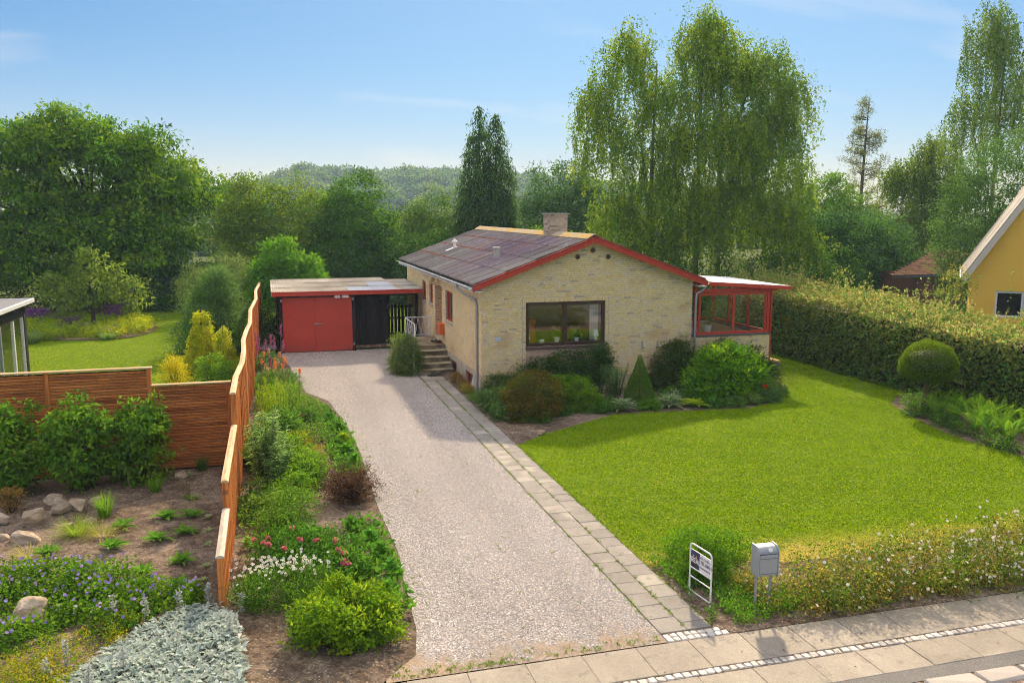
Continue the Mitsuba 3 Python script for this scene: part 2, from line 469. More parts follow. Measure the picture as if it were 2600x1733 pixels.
def f_gravel(p, n, uv):
    d, d2, r = voronoi(p.x * 46, p.y * 46)
    r2 = cell_rand(r * 7919.0, r * 131.0, 4)
    c = mix((.225, .212, .212), (.545, .515, .505), r)
    c = mix(c, (.53, .44, .38), dr.select(r2 > .76, mi.Float(.75), mi.Float(0)))
    c = mix(c, (.20, .19, .215), dr.select(r2 < .13, mi.Float(.85), mi.Float(0)))
    c = mix(c, (.76, .74, .73), dr.select((r2 > .4) & (r2 < .5), mi.Float(.8), mi.Float(0)))
    c = c * (.55 + .55 * smoothstep(0, .3, d2 - d))
    m = fbm(p.x * .6, p.y * .35, 1, 4)
    c = c * (.86 + .26 * m)
    edge = smoothstep(11.3, 10.3, p.y + (fbm(p.x * 1.7, p.y * 1.7, 3, 3) - .5) * 1.5) * .85 + smoothstep(2.4, 1.7, p.x + (m - .5) * .9) * .7 * smoothstep(16, 11, p.y)
    trk = smoothstep(.45, .1, dr.abs(p.x - 2.75 + (m - .5) * .5)) + smoothstep(.45, .1, dr.abs(p.x - 4.3 + (m - .5) * .5))
    c = c * (1 - .07 * trk)
    dirt = mix((.33, .25, .18), (.44, .34, .24), noise(p.x * 8, p.y * 8)) * (.7 + .5 * noise(p.x * 60, p.y * 60))
    return mix(c, dirt, dr.clip(edge, 0, 1) * smoothstep(.3, .6, fbm(p.x * 9, p.y * 9, 8, 3) * .6 + dr.clip(edge, 0, 1) * .28))
def f_gravelb(p, n, uv):
    d, d2, r = voronoi(p.x * 46, p.y * 46)
    return dr.minimum(d2 - d, .4) * (.5 + r) + fbm(p.x * 2, p.y * 2) * 2
scene['gravel'] = bumped(prin(mikit.proc(f_gravel), .9, specular=.2), f_gravelb, .012, 3e-3)

def f_lawn(p, n, uv):
    a = fbm(p.x * .45, p.y * .45, 0, 4); b = fbm(p.x * 4, p.y * 4, 3, 3); g = noise(p.x * 46, p.y * 46)
    c = mix((.095, .17, .003), (.15, .215, .005), smoothstep(.15, .85, a * .5 + b * .5))
    c = mix(c, (.20, .22, .02), smoothstep(.62, .8, b) * .25)
    y = smoothstep(13.6, 12.5, p.y + (a - .5) * 1.5) * smoothstep(5, 6, p.x) + smoothstep(6.5, 6.1, p.x + (b - .5) * .6) * smoothstep(20, 5, p.y) * .7
    c = mix(c, (.40, .30, .11), dr.clip(y, 0, 1) * smoothstep(.25, .55, b))
    return c * (.6 + .7 * g)
def f_lawnb(p, n, uv): return fbm(p.x * 14, p.y * 14, 0, 3)
scene['turf'] = bumped(prin(mikit.proc(f_lawn), .9, specular=.1), f_lawnb, .03, 4e-3)

def f_field(p, n, uv):
    a = fbm(p.x * .05, p.y * .05, 0, 4); b = fbm(p.x * 2, p.y * 2, 3, 3)
    return mix((.05, .085, .018), (.11, .13, .035), a * .6 + b * .4)
scene['field'] = prin(mikit.proc(f_field), .95, specular=.1)

def f_slab(p, n, uv):                      # concrete slabs: uv.x is the slab's own number
    s = fbm(p.x * 2.5 + uv.x * 37, p.y * 2.5, 0, 4); g = noise(p.x * 110, p.y * 110, p.z * 110); g2 = noise(p.x * 37, p.y * 37)
    warm = smoothstep(.3, .7, uv.y)
    c = mix((.285, .268, .248), (.345, .310, .262), warm) * (.88 + .2 * uv.x)
    c = c * (.80 + .36 * s) * (.78 + .28 * g + .16 * g2)
    c = mix(c, (.52, .48, .42), smoothstep(.56, .75, fbm(p.x * 1.3 + uv.x * 11, p.y * 1.3, 4, 3)) * .45)
    c = mix(c, (.16, .15, .13), smoothstep(.66, .8, fbm(p.x * 7, p.y * 7 + uv.x * 5, 9, 3)) * .35)
    return c
def f_slabb(p, n, uv): return noise(p.x * 90, p.y * 90, p.z * 90) + fbm(p.x * 4, p.y * 4) * 2
scene['concrete'] = prin(mikit.proc(f_slab), .88, specular=.25)

def f_asph(p, n, uv):
    g = noise(p.x * 120, p.y * 120); b = fbm(p.x * 1.2, p.y * 1.2, 0, 4)
    c = mix((.115, .115, .12), (.19, .185, .18), b) * (.65 + .7 * g)
    return c
scene['asphalt'] = prin(mikit.proc(f_asph), .85, specular=.3)

def f_roof(p, n, uv):
    st = fbm(p.x * .9, p.y * 14, 0, 3); a = fbm(p.x * .55 + 4, p.y * .42, 2, 4); b = noise(p.x * 60, p.y * 60, p.z * 60)
    c = mix((.19, .176, .168), (.32, .295, .28), smoothstep(.25, .75, st * .6 + a * .5))
    c = mix(c, (.225, .12, .235), smoothstep(.45, .66, fbm(p.x * .42 + 1.7, p.y * .28 + 5.1, 7, 4)) * .42 * smoothstep(43, 33, p.y) * smoothstep(27, 30, p.y))
    c = mix(c, (.33, .21, .19), smoothstep(.6, .75, fbm(p.x * 1.4, p.y * 1.1, 3, 4)) * .4)
    d, d2, r = voronoi(p.x * 5.5, p.y * 5.5)
    c = mix(c, (.50, .47, .42), dr.select((r > .8) & (d < .13 + .1 * noise(p.x * 9, p.y * 9)), mi.Float(.7), mi.Float(0)))
    e, e2, s = voronoi(p.x * 9 + 4, p.y * 9)
    c = mix(c, (.42, .20, .04), dr.select((s > .93) & (e < .2), mi.Float(.7), mi.Float(0)))
    lap = dr.minimum(dr.minimum(dr.abs(p.x - 7.36), dr.abs(p.x - 8.37)), dr.abs(p.x - 9.38))
    c = mix(c, (.40, .14, .07), smoothstep(.07, .0, lap) * smoothstep(.35, .6, noise(p.y * 6, p.x * 3)) * smoothstep(30, 37, p.y) * .9)
    return c * (.78 + .4 * b) * (.85 + .3 * uv.x)
scene['roof_sheet'] = prin(mikit.proc(f_roof), .85, specular=.2)

def f_ridge(p, n, uv):
    a = fbm(p.x * 5, p.y * 5, p.z * 5, 4); b = fbm(p.x * 17, p.y * 17, p.z * 17, 3)
    c = mix((.46, .25, .035), (.60, .42, .12), b)
    c = mix(c, (.42, .36, .28), smoothstep(.40, .54, a))
    return c * (.7 + .55 * noise(p.x * 50, p.y * 50, p.z * 50))
scene['ridge_lichen'] = prin(mikit.proc(f_ridge), .9, specular=.1)

def f_wood(p, n, uv):                      # uv.x piece number, uv.y: 0 upright, .5 along x, 1 along y
    al = dr.select(uv.y < .25, p.z, dr.select(uv.y < .75, p.x, p.y))
    a1 = dr.select(uv.y < .25, p.x + p.y, dr.select(uv.y < .75, p.y, p.x)); a2 = dr.select(uv.y < .25, p.y - p.x, p.z)
    g = fbm(a1 * 45 + uv.x * 31, a2 * 45, al * 2.2 + uv.x * 9, 3); w = noise(a1 * 13 + uv.x * 77, a2 * 13, al * .9)
    c = mix((.31, .082, .018), (.68, .25, .058), smoothstep(.2, .8, g * .6 + w * .45))
    kx = voronoi(al * 2.0 + uv.x * 50, (a1 + a2) * 9)
    c = mix(c, (.10, .04, .02), smoothstep(.13, .05, kx[0]) * .6)
    return c * (.62 + .7 * uv.x)
def f_woodb(p, n, uv): return fbm(p.x * 30, p.y * 30, p.z * 30, 3)
scene['larch'] = prin(mikit.proc(f_wood), .62, specular=.35)
def f_capw(p, n, uv):
    al = dr.select(uv.y < .75, p.x, p.y); ac = dr.select(uv.y < .75, p.y, p.x)
    g = fbm(ac * 60, p.z * 60, al * 3 + uv.x * 9, 3); w = noise(ac * 9, p.z * 9, al * .8)
    c = mix((.54, .34, .17), (.80, .58, .35), smoothstep(.2, .8, g * .6 + w * .4))
    return mix(c, (.55, .50, .43), smoothstep(.35, .8, uv.x) * .8) * (.8 + .3 * noise(ac * 25, al * 7))
scene['cap_wood'] = prin(mikit.proc(f_capw), .75, specular=.25)

def f_black(p, n, uv):
    g = fbm(p.x * 40 + uv.x * 17, p.y * 40, p.z * 3, 3)
    c = mix((.010, .009, .009), (.040, .031, .026), g) * (.6 + .9 * uv.x)
    return mix(c, (.14, .08, .05), smoothstep(.62, .8, fbm(p.x * 9, p.y * 9, p.z * 1.1, 3)) * uv.y)
scene['black_wood'] = prin(mikit.proc(f_black), .75, specular=.25)

def f_red(p, n, uv):
    a = fbm(p.x * 1.3, p.y * 1.3, p.z * 1.3, 4); b = noise(p.x * 70, p.y * 70, p.z * 9)
    c = mix((.46, .046, .026), (.58, .066, .036), a) * (.88 + .2 * b)
    c = mix(c, (.30, .10, .07), smoothstep(.5, .05, p.z) * smoothstep(.35, .7, fbm(p.x * 4, p.y * 4, p.z * 6, 3)) * .6)
    d, d2, r = voronoi(p.x * 7 + p.y * 5, p.z * 7)
    return mix(c, (.50, .16, .12), dr.select((r > .9) & (d < .07), mi.Float(.6), mi.Float(0)))
scene['red_paint'] = prin(mikit.proc(f_red), .48, specular=.4)

def f_brick(p, n, uv):                     # uv.x, uv.y random per brick; uv.y > 1: pink stock
    a = fbm(p.x * .8 + 3, p.y * .8, p.z * 1.9, 4)
    g = noise(p.x * 75, p.y * 75, p.z * 75); h = fbm(p.x * 14, p.y * 14, p.z * 22, 3)
    u = dr.select(uv.y > 1, uv.y - 1, uv.y)
    c = mix((.70, .535, .235), (.80, .66, .37), uv.x)
    c = mix(c, (.72, .60, .42), dr.select(u > .66, mi.Float(.8), mi.Float(0)))
    c = mix(c, (.42, .365, .32), dr.select(u < .02 + .30 * smoothstep(.56, .72, a), mi.Float(.75), mi.Float(.0)))
    c = mix(c, (.52, .30, .12), smoothstep(.62, .8, fbm(p.x * 1.1, p.y * 1.1, p.z * 1.1 + 7, 3)) * .5)
    c = mix(c, mix((.36, .215, .165), (.56, .37, .27), uv.x), dr.select(uv.y > 1, mi.Float(.92), mi.Float(0)))
    c = mix(c, (.22, .14, .08), smoothstep(.35, 1.3, 1.45 - p.z) * smoothstep(8.0, 6.7, p.x) * smoothstep(.5, .62, fbm(p.x * 9, p.y * 9, p.z * 9, 3)) * smoothstep(26.5, 26.9, p.y) * .7)
    return c * (.72 + .3 * g + .24 * h)
scene['brick'] = prin(mikit.proc(f_brick), .88, specular=.2)
def f_mortar(p, n, uv):
    return mix((.42, .355, .27), (.58, .50, .39), fbm(p.x * 6, p.y * 6, p.z * 6, 3)) * (.8 + .3 * noise(p.x * 90, p.y * 90, p.z * 90))
scene['mortar'] = prin(mikit.proc(f_mortar), .95, specular=.1)
def f_render(p, n, uv):
    a = fbm(p.x * 1.5, p.y * 1.5, p.z * 3, 4)
    c = mix((.40, .355, .285), (.52, .475, .39), a)
    c = mix(c, (.17, .15, .11), smoothstep(.5, .75, fbm(p.x * 3, p.y * 3, p.z * 1.2, 3)) * smoothstep(.9, .0, p.z) * .6)
    return c * (.85 + .25 * noise(p.x * 80, p.y * 80, p.z * 80))
scene['render_coat'] = prin(mikit.proc(f_render), .92, specular=.15)
def f_step(p, n, uv):
    a = fbm(p.x * 2.5, p.y * 2.5, p.z * 5, 4)
    c = mix((.20, .165, .105), (.40, .345, .25), smoothstep(.3, .7, a)) * (.85 + .25 * noise(p.x * 80, p.y * 80, p.z * 80))
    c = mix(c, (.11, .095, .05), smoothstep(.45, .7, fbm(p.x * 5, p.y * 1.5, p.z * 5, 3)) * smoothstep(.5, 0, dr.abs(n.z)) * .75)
    return c
scene['step_concrete'] = prin(mikit.proc(f_step), .9, specular=.2)
def f_ochre(p, n, uv):
    a = fbm(p.x * 1.1, p.y * 1.1, p.z * 1.1, 4)
    c = mix((.84, .50, .075), (.88, .57, .11), a) * (.93 + .1 * noise(p.x * 60, p.y * 60, p.z * 60))
    row = dr.abs(p.z * 7.5 - dr.floor(p.z * 7.5) - .5)
    return c * (1 - .05 * smoothstep(.42, .5, row))
scene['ochre'] = prin(mikit.proc(f_ochre), .8, specular=.25)
def f_grsheet(p, n, uv):
    a = fbm(p.x * .8, p.y * 1.3, 0, 4); b = noise(p.x * 40, p.y * 40)
    c = mix((.37, .335, .29), (.52, .49, .44), smoothstep(.25, .75, a))
    c = mix(c, (.30, .22, .13), smoothstep(.55, .75, fbm(p.x * 2.3, p.y * 1.7, 4, 4)) * .5)
    c = mix(c, (.42, .48, .60), smoothstep(.5, .9, uv.y) * .8)
    return c * (.8 + .3 * b) * (.9 + .2 * uv.x)
scene['pale_sheet'] = prin(mikit.proc(f_grsheet), .75, specular=.3)
def f_oldroof(p, n, uv):
    a = fbm(p.x * 1.1, p.y * 1.1, p.z * 1.1, 4)
    c = mix((.10, .052, .034), (.19, .10, .06), uv.x)
    return mix(c, (.15, .15, .03), smoothstep(.45, .65, a) * .75) * (.7 + .5 * noise(p.x * 30, p.y * 30, p.z * 30))
scene['old_tile'] = prin(mikit.proc(f_oldroof), .95, specular=.1)

# ---------------------------------------------------------------- the setting
def uvc(m, a, b): return (m[0], m[1], np.tile([a, b], (len(m[0]), 1)))
RN = R_(1)

struct('ground', join([flat(sbox(-1600, 8.45, 2200, 2400), -.075), flat(sbox(-1600, -600, 2200, .9), -.075)]), 'field')
GR = Polygon([(1.2, 10.40), (1.75, 11.0), (1.88, 11.7), (1.95, 13.4), (2.05, 14.7), (2.0, 17.1), (2.08, 21.3), (2.0, 24.2), (1.75, 27.6), (1.1, 29.2), (.95, 31.5), (.7, 34.5), (.3, 37.8),
              (5.22, 37.8), (5.22, 40.2), (6.6, 40.2), (6.6, 31.2), (5.22, 31.2), (5.22, 10.40)])
struct('gravel_driveway', grid_sheet(GR, .12, .004, .03, .5, 3), 'gravel', smooth=True)
BED_L = Polygon([(-14, 8.9), (2.6, 10.39), (2.6, 37.6), (-.55, 37.6), (-.80, 21.05), (-14, 21.05)]).difference(GR.buffer(.001)).difference(sbox(-20, 5, 3, 10.39))
if BED_L.geom_type != 'Polygon': BED_L = max(BED_L.geoms, key=lambda g: g.area)
struct('soil_bed', grid_sheet(BED_L, .05, -.004, .055, 2.2, 5), 'soil', smooth=True)
BED_H = Polygon([(6.07, 20.9), (7.0, 21.75), (7.6, 22.5), (8.2, 23.0), (9.5, 23.45), (10.93, 23.4), (12.8, 23.2), (14.1, 23.12), (15.3, 23.55), (16.2, 24.3), (16.9, 25.3), (17.4, 26.4), (17.4, 27.2), (6.6, 27.2), (6.6, 31.3), (6.07, 31.3)])
struct('soil_bed', grid_sheet(BED_H, .07, -.004, .05, 2, 6), 'soil', smooth=True)
BED_R = Polygon([(18.75, 22.4), (18.35, 21.5), (18.1, 20.6), (17.8, 19.5), (17.6, 18.2), (17.8, 16.6), (17.9, 13), (20.9, 13), (20.9, 23.6), (19.8, 23.4)])
struct('soil_bed', grid_sheet(BED_R, .08, -.004, .05, 2, 7), 'soil', smooth=True)
BED_S = Polygon([(6.07, 10.64), (6.07, 12.8), (6.9, 13.0), (8.3, 12.45), (9.9, 12.2), (11.7, 12.3), (14, 12.65), (22, 12.9), (22, 10.40), (6.3, 10.40)])
struct('soil_bed', grid_sheet(BED_S, .06, -.004, .05, 2, 8), 'soil', smooth=True)
LAWN = Polygon([(6.07, 12.4), (22, 12.4), (22, 36), (14.0, 36), (14.0, 26), (6.07, 21.2)]).difference(BED_H.buffer(.001)).difference(BED_R.buffer(.001)).difference(BED_S.buffer(.001)).difference(sbox(5, 26.9, 17.3, 40))
LAWN = max(LAWN.geoms, key=lambda g: g.area) if LAWN.geom_type != 'Polygon' else LAWN
struct('front_lawn', grid_sheet(LAWN, .16, -.006, .012, .8, 9), 'turf', smooth=True)
ISLAND = Polygon([(-7.3 + 5.2 * math.cos(a) * (1 if math.cos(a) < 0 else .34), 47.2 + (4.2 if math.sin(a) > 0 else 3.2) * math.sin(a)) for a in np.arange(0, 6.28, .25)])
NLAWN = Polygon([(-40, 21.15), (-.82, 21.15), (-.72, 28.5), (-.5, 44), (-.6, 57.5), (-40, 57.5)]).difference(ISLAND.buffer(.001))
struct('neighbour_lawn', (lambda m: m)(grid_sheet(Polygon(NLAWN.exterior), .25, -.012, .014, .6, 10)), 'turf', smooth=True)
struct('soil_bed', grid_sheet(ISLAND, .2, .03, .05, 2, 11), 'soil', smooth=True)
struct('back_lawn', grid_sheet(sbox(-.4, 40.5, 16, 56), .4, -.02, .04, .6, 12), 'turf', smooth=True)

# paths: every slab a piece
def slab(x0, x1, y0, y1, rng, warm, z=.0, h=.05, gap=.0035):
    dz = rng.normal(0, .0015)
    m = box(x0 + gap, x1 - gap, y0 + gap, y1 - gap, z - h, z + dz, .006)
    m = (m[0] + np.column_stack([m[0][:, :2] * 0, (m[0][:, :1] - x0) * rng.normal(0, .003) + (m[0][:, 1:2] - y0) * rng.normal(0, .003)]), m[1])
    return uvc(m, rng.random(), np.clip(warm + rng.normal(0, .1), 0, 1))
k = struct('garden_path', flat(sbox(5.22, 6.08, 10.64, 31.2), -.012), 'soil')
rng = R_(21)
for x0, x1, off in ((5.235, 5.655, 0.0), (5.655, 6.06, .21)):
    y = 10.66
    first = True
    while y < 31.1:
        y1 = min(y + (.43 if not first else .43 - off), 31.15); first = False
        if y1 - y > .1: part(k, 'paving_slab', slab(x0 + rng.normal(0, .004), x1 + rng.normal(0, .004), y, y1, rng, .12, .006), 'concrete')
        y = y1
k = struct('pavement', flat(sbox(-30, 8.62, 45, 10.40), -.02), 'soil')
rest = []
for j in range(-6, 36):
    x = 3.12 + .8 * (j - 4)
    for (y0, y1, sh) in ((9.63, 10.385, 0.0), (8.86, 9.47, .6)):
        m = slab(x + sh * .8 * .99, x + .8 + sh * .8 * .99, y0, y1, rng, .95, .0, .05, .003)
        if 0 < x < 14: part(k, 'paving_slab', m, 'concrete')
        else: rest.append(m)
part(k, 'paving_slabs', join(rest), 'concrete', kind='stuff')
def cobble(x, y, w, l, rng):
    m = _chpts(-w / 2, w / 2, -l / 2, l / 2, -.04, .006, .012)
    P = np.asarray(m) + rng.normal(0, .004, (len(m), 3))
    V, F = hull_pts(P)
    return V @ rz(rng.normal(0, .06)).T + np.array([x, y, rng.normal(0, .002)]), F
x, rest = -29.0, []
while x < 44:
    w = rng.uniform(.085, .125)
    g = rng.uniform(.36, .62)
    m = col(cobble(x + w / 2, 9.55, w * .95, rng.uniform(.10, .125), rng), np.array([g, g * .96, g * .93]))
    if 4.0 < x < 12.5: part(k, 'cobble', m, 'plain')
    else: rest.append(m)
    x += w + .012
part(k, 'cobbles', join(rest), 'plain', kind='stuff')
for r in range(2):
    x = 5.24
    while x < 6.12 - .04 * r:
        w = rng.uniform(.085, .115); g = rng.uniform(.45, .68)
        part(k, 'cobble', col(cobble(x + w / 2, 10.455 + r * .115, w * .95, .1, rng), np.array([g, g * .97, g * .93])), 'plain'); x += w + .012
struct('gutter_strip', grid_sheet(sbox(-30, 8.59, 45, 8.86), .1, -.004, .008, 3, 4), 'asphalt', smooth=True)
k = struct('kerb', flat(sbox(-30, 8.24, 45, 8.60), -.10), 'soil')
x, rest = -29.0, []
while x < 44:
    w = rng.uniform(.62, .95); g = rng.uniform(.36, .46)
    V, F = hull_pts(np.asarray(_chpts(x + .008, x + w - .008, 8.27, 8.585, -.14, .016, .035)) + rng.normal(0, .008, (24, 3)))
    m = col((V, F), (g, g * .92, g * .86))
    if 4 < x < 14: part(k, 'kerb_stone', m, 'plain')
    else: rest.append(m)
    x += w
part(k, 'kerb_stones', join(rest), 'plain', kind='stuff')
struct('road', grid_sheet(sbox(-120, .9, 160, 8.27), 1.0, -.12, .02, .3, 3), 'asphalt', smooth=True)
for yy in (4.55, 6.9, 1.9):
    struct('road_marking', flat(sbox(-60, yy, 60, yy + .12), -.094), 'white_paint')
# ---------------------------------------------------------------- the brick house
RED, BROWN, WHITE, ZINC, DARK = lin(168, 52, 40), lin(74, 50, 42), lin(222, 224, 226), lin(140, 148, 158), lin(38, 34, 32)
BRK, BLK = .0667, .24
def quad_brick(o, u, n, w, h, proud, rng, jit=.002):
    """A brick whose face spans u (horizontal) by z, standing proud of the wall along n."""
    u, n = np.asarray(u, float), np.asarray(n, float)
    pr = proud + rng.normal(0, jit)
    c = .004
    a = np.array([[0, 0], [w, 0], [w, h], [0, h]]); b = np.array([[c, c], [w - c, c], [w - c, h - c], [c, h - c]])
    V = np.vstack([o + a[:, :1] * u + a[:, 1:] * [0, 0, 1] - n * .004, o + a[:, :1] * u + a[:, 1:] * [0, 0, 1] + n * (pr - .003), o + b[:, :1] * u + b[:, 1:] * [0, 0, 1] + n * pr])
    F = []
    for l in (0, 4):
        for k in range(4):
            k2 = (k + 1) % 4
            F += [[l + k, l + k2, l + 4 + k2], [l + k, l + 4 + k2, l + 4 + k]]
    F += [[8, 9, 10], [8, 10, 11]]
    F = np.array(F)
    if np.dot(np.cross(u, [0, 0, 1]), n) < 0: F = F[:, ::-1]
    return V, F

def courses(o, u, n, z0, z1, span, holes, rng, pink=None, proud=.008):
    """Bricks of a wall: span(zmid) -> (a, b) along u; holes: (a0, a1, z0, z1). Returns [(mesh, a, z)]."""
    out = []
    k0, k1 = int(round(z0 / BRK)), int(round(z1 / BRK))
    for k in range(k0, k1):
        z = k * BRK; zm = z + BRK / 2
        s = span(zm)
        if s is None or s[1] - s[0] < .05: continue
        iv = [s]
        for a0, a1, h0, h1 in holes:
            if h0 < zm < h1:
                iv = [p for a, b in iv for p in ((a, min(b, a0)), (max(a, a1), b)) if p[1] - p[0] > .03]
        x = -((k % 2) * BLK * .5 + (k % 4 // 2) * .06) + math.floor(s[0] / BLK) * BLK - BLK
        i = int(rng.integers(0, 3))
        while x < s[1]:
            w = BLK if i % 3 != 2 else BLK / 2
            for a, b in iv:
                p, q = max(x, a), min(x + w, b)
                if q - p > .04:
                    r1, r2 = rng.random(), rng.random() * .98
                    if pink is not None and pink(p, zm): r2 += 1.01
                    m = quad_brick(np.asarray(o) + np.asarray(u) * (p + .005) + np.array([0, 0, z + .006]), u, n, q - p - .010, BRK - .012, proud, rng)
                    out.append((uvc(m, r1, r2), p, zm))
            x += w; i += 1
    return out

def soldiers(o, u, n, a0, a1, z0, h, rng, step=.0667):
    out, a = [], a0
    while a < a1 - .03:
        w = min(step, a1 - a)
        out.append((uvc(quad_brick(np.asarray(o) + np.asarray(u) * (a + .005) + np.array([0, 0, z0 + .005]), u, n, w - .010, h - .010, .011, rng), rng.random(), rng.random() * .9), a, z0))
        a += w
    return out

def wall_panel(poly2d, o, u, n, t=.1):
    """A slab from a polygon in (u, z)."""
    V, F = trimesh.creation.triangulate_polygon(poly2d, engine='earcut')
    u, n, o = np.asarray(u, float), np.asarray(n, float), np.asarray(o, float)
    A = o + V[:, :1] * u + V[:, 1:] * np.array([0, 0, 1.0]); B = A - n * t
    k = len(A); S = []
    for ring in [poly2d.exterior] + list(poly2d.interiors):
        pts = np.asarray(ring.coords)[:-1]
        idx = [int(np.argmin(((V - p) ** 2).sum(1))) for p in pts]
        for a, b in zip(idx, idx[1:] + idx[:1]): S += [[a, b, b + k], [a, b + k, a + k]]
    return np.vstack([A, B]), np.vstack([F, F[:, ::-1] + k, np.array(S)])

H = thing('brick_house', 'yellow brick bungalow with a shallow grey corrugated roof and red bargeboards', 'house')
XL, XR, YF, YB, XM = 6.62, 14.12, 27.0, 42.2, 10.40
ZE, SL = 3.66, .367
def roofz(x): return 5.10 - SL * abs(x - XM)
rng = R_(31)
# gable wall
WIN = (8.12, 10.90, 1.56, 3.03); RW = (11.86, 12.99, -.2, .46)
gp = Polygon([(XL, -.1), (XR, -.1), (XR, roofz(XR)), (XM, roofz(XM)), (XL, roofz(XL))])
gp = gp.difference(sbox(WIN[0], WIN[2], WIN[1], WIN[3])).difference(sbox(RW[0], -.2, RW[1], RW[3]))
gw = part(H, 'gable_wall', wall_panel(gp, (0, YF, 0), (1, 0, 0), (0, -1, 0), .30), 'mortar')
def gspan(z):
    dx = (5.10 - z) / SL
    a, b = max(XL, XM - dx), min(XR, XM + dx)
    return (a, b) if b > a else None
SUR = .11
bricks = courses((0, YF, 0), (1, 0, 0), (0, -1, 0), 0.0, 5.0, gspan,
                 [(WIN[0] - .13, WIN[1] + .13, .55, WIN[3] + .128), (RW[0] - .12, RW[1] + .12, -.2, RW[3] + .14)], rng)
bricks += courses((0, YF, 0), (1, 0, 0), (0, -1, 0), .55, 1.45, lambda z: (WIN[0], WIN[1]), [], rng, pink=lambda a, z: True, proud=.004)
bricks += soldiers((0, YF, 0), (1, 0, 0), (0, -1, 0), WIN[0] - .115, WIN[1] + .115, WIN[3], .125, rng)
bricks += soldiers((0, YF, 0), (1, 0, 0), (0, -1, 0), RW[0] - .11, RW[1] + .11, RW[3], .13, rng)
for a in (WIN[0] - .115, WIN[1] + .005):
    z = .56
    while z < WIN[3] - .03:
        bricks.append((uvc(quad_brick(np.array([a + .004, YF, z + .006]), (1, 0, 0), (0, -1, 0), .104, BRK - .012, .012, rng), rng.random(), rng.random() * .9), a, z)); z += BRK
order = np.argsort([abs(a - 7.35) * (1.0 if 1.0 < z < 3.2 else 3) + (0 if z > .9 else 9) for _, a, z in bricks])
for i in order[:290]: part(gw, 'brick', bricks[i][0], 'brick')
part(gw, 'bricks', join([bricks[i][0] for i in order[290:]]), 'brick', kind='stuff')
# side wall with its openings
DOOR = (33.55, 34.98, .96, 3.04); KW = (31.5, 32.8, 1.84, 2.98); W2 = (35.46, 36.22, 2.15, 2.98); W1 = (37.1, 37.95, 2.15, 2.98)
B1 = (30.78, 31.9, -.04, .47); B2 = (28.08, 29.3, -.05, .50)
sp = sbox(YF, -.1, YB, 3.72)
for q in (DOOR, KW, W2, W1, B1, B2): sp = sp.difference(sbox(q[0], q[2], q[1], q[3]))
# u runs along -y so that the outer normal is -x
def flipY(p):
    from shapely import affinity
    return affinity.scale(p, -1, 1, origin=(0, 0))
sw = part(H, 'side_wall', wall_panel(flipY(sp), (XL, 0, 0), (0, -1, 0), (-1, 0, 0), .28), 'mortar')
hs = [(-q[1], -q[0], q[2], q[3]) for q in (DOOR, KW, W2, W1)]
sb = courses((XL, 0, 0), (0, -1, 0), (-1, 0, 0), .667, 3.7, lambda z: (-YB, -YF), hs, rng)
sb += courses((XL + .0, DOOR[1] - .004, 0), (1, 0, 0), (0, -1, 0), .96, 3.0, lambda z: (.0, .55), [], rng)
part(sw, 'bricks', join([b[0] for b in sb]), 'brick', kind='stuff')
pp = sbox(YF - .004, -.1, YB, .655)
for q in (B1, B2): pp = pp.difference(sbox(q[0], q[2], q[1], q[3]))
part(H, 'plinth', wall_panel(flipY(pp), (XL - .022, 0, 0), (0, -1, 0), (-1, 0, 0), .02), 'render_coat', label='grey rendered plinth below the side wall')
part(H, 'back_wall', join([box(XL + .3, XR, YB - .3, YB - .002, -.1, 3.7), box(XR - .3, XR - .002, YF + .31, YB - .31, -.1, 3.7)]), 'mortar')
part(H, 'door_recess', join([box(XL + .56, XL + .66, DOOR[0] - .1, DOOR[1] + .1, .9, 3.1), box(XL + .002, XL + .6, DOOR[1] + .001, DOOR[1] + .09, .9, 3.1), box(XL + .29, XL + .6, DOOR[0] - .09, DOOR[0] - .001, .9, 3.1), box(XL + .01, XL + .6, DOOR[0], DOOR[1], .86, .95)]), 'mortar')
dr_ = part(H, 'front_door', box(XL + .50, XL + .555, DOOR[0] + .08, DOOR[1] - .08, .97, 2.95), 'red_paint', label='red front door set back in its brick recess')
part(dr_, 'frame', join([box(XL + .46, XL + .548, DOOR[0] + .002, DOOR[0] + .078, .962, 3.03), box(XL + .46, XL + .548, DOOR[1] - .078, DOOR[1] - .002, .962, 3.03), box(XL + .46, XL + .548, DOOR[0] + .08, DOOR[1] - .08, 2.955, 3.03)]), 'red_paint')
part(dr_, 'handle', tube([(XL + .50, DOOR[1] - .2, 1.95), (XL + .44, DOOR[1] - .2, 1.95), (XL + .44, DOOR[1] - .32, 1.95)], .012), 'galvanised', True)

def side_window(q, name, label, frame_c, fw=.07, sill=True):
    y0, y1, z0, z1 = q
    w = thing_part(H, 'window', label)
    fr = join([box(XL + .06, XL + .13, y0 + .004, y0 + fw, z0 + .004, z1 - .004), box(XL + .06, XL + .13, y1 - fw, y1 - .004, z0 + .004, z1 - .004),
               box(XL + .061, XL + .129, y0 + fw, y1 - fw, z0 + .004, z0 + fw), box(XL + .061, XL + .129, y0 + fw, y1 - fw, z1 - fw, z1 - .004)])
    part(w, 'frame', fr, frame_c)
    part(w, 'pane', (np.array([[XL + .1, y0 + fw, z0 + fw], [XL + .1, y1 - fw, z0 + fw], [XL + .1, y1 - fw, z1 - fw], [XL + .1, y0 + fw, z1 - fw]]), np.array([[0, 2, 1], [0, 3, 2]])), 'glass')
    if sill: part(w, 'sill', box(XL - .06, XL + .06, y0 - .03, y1 + .03, z0 - .075, z0 - .005, .008), 'render_coat')
    part(w, 'room', col(join([box(XL + .9, XL + .95, y0 - .4, y1 + .4, z0 - .4, z1 + .2)]), (.05, .05, .055)), 'plain')
    return w
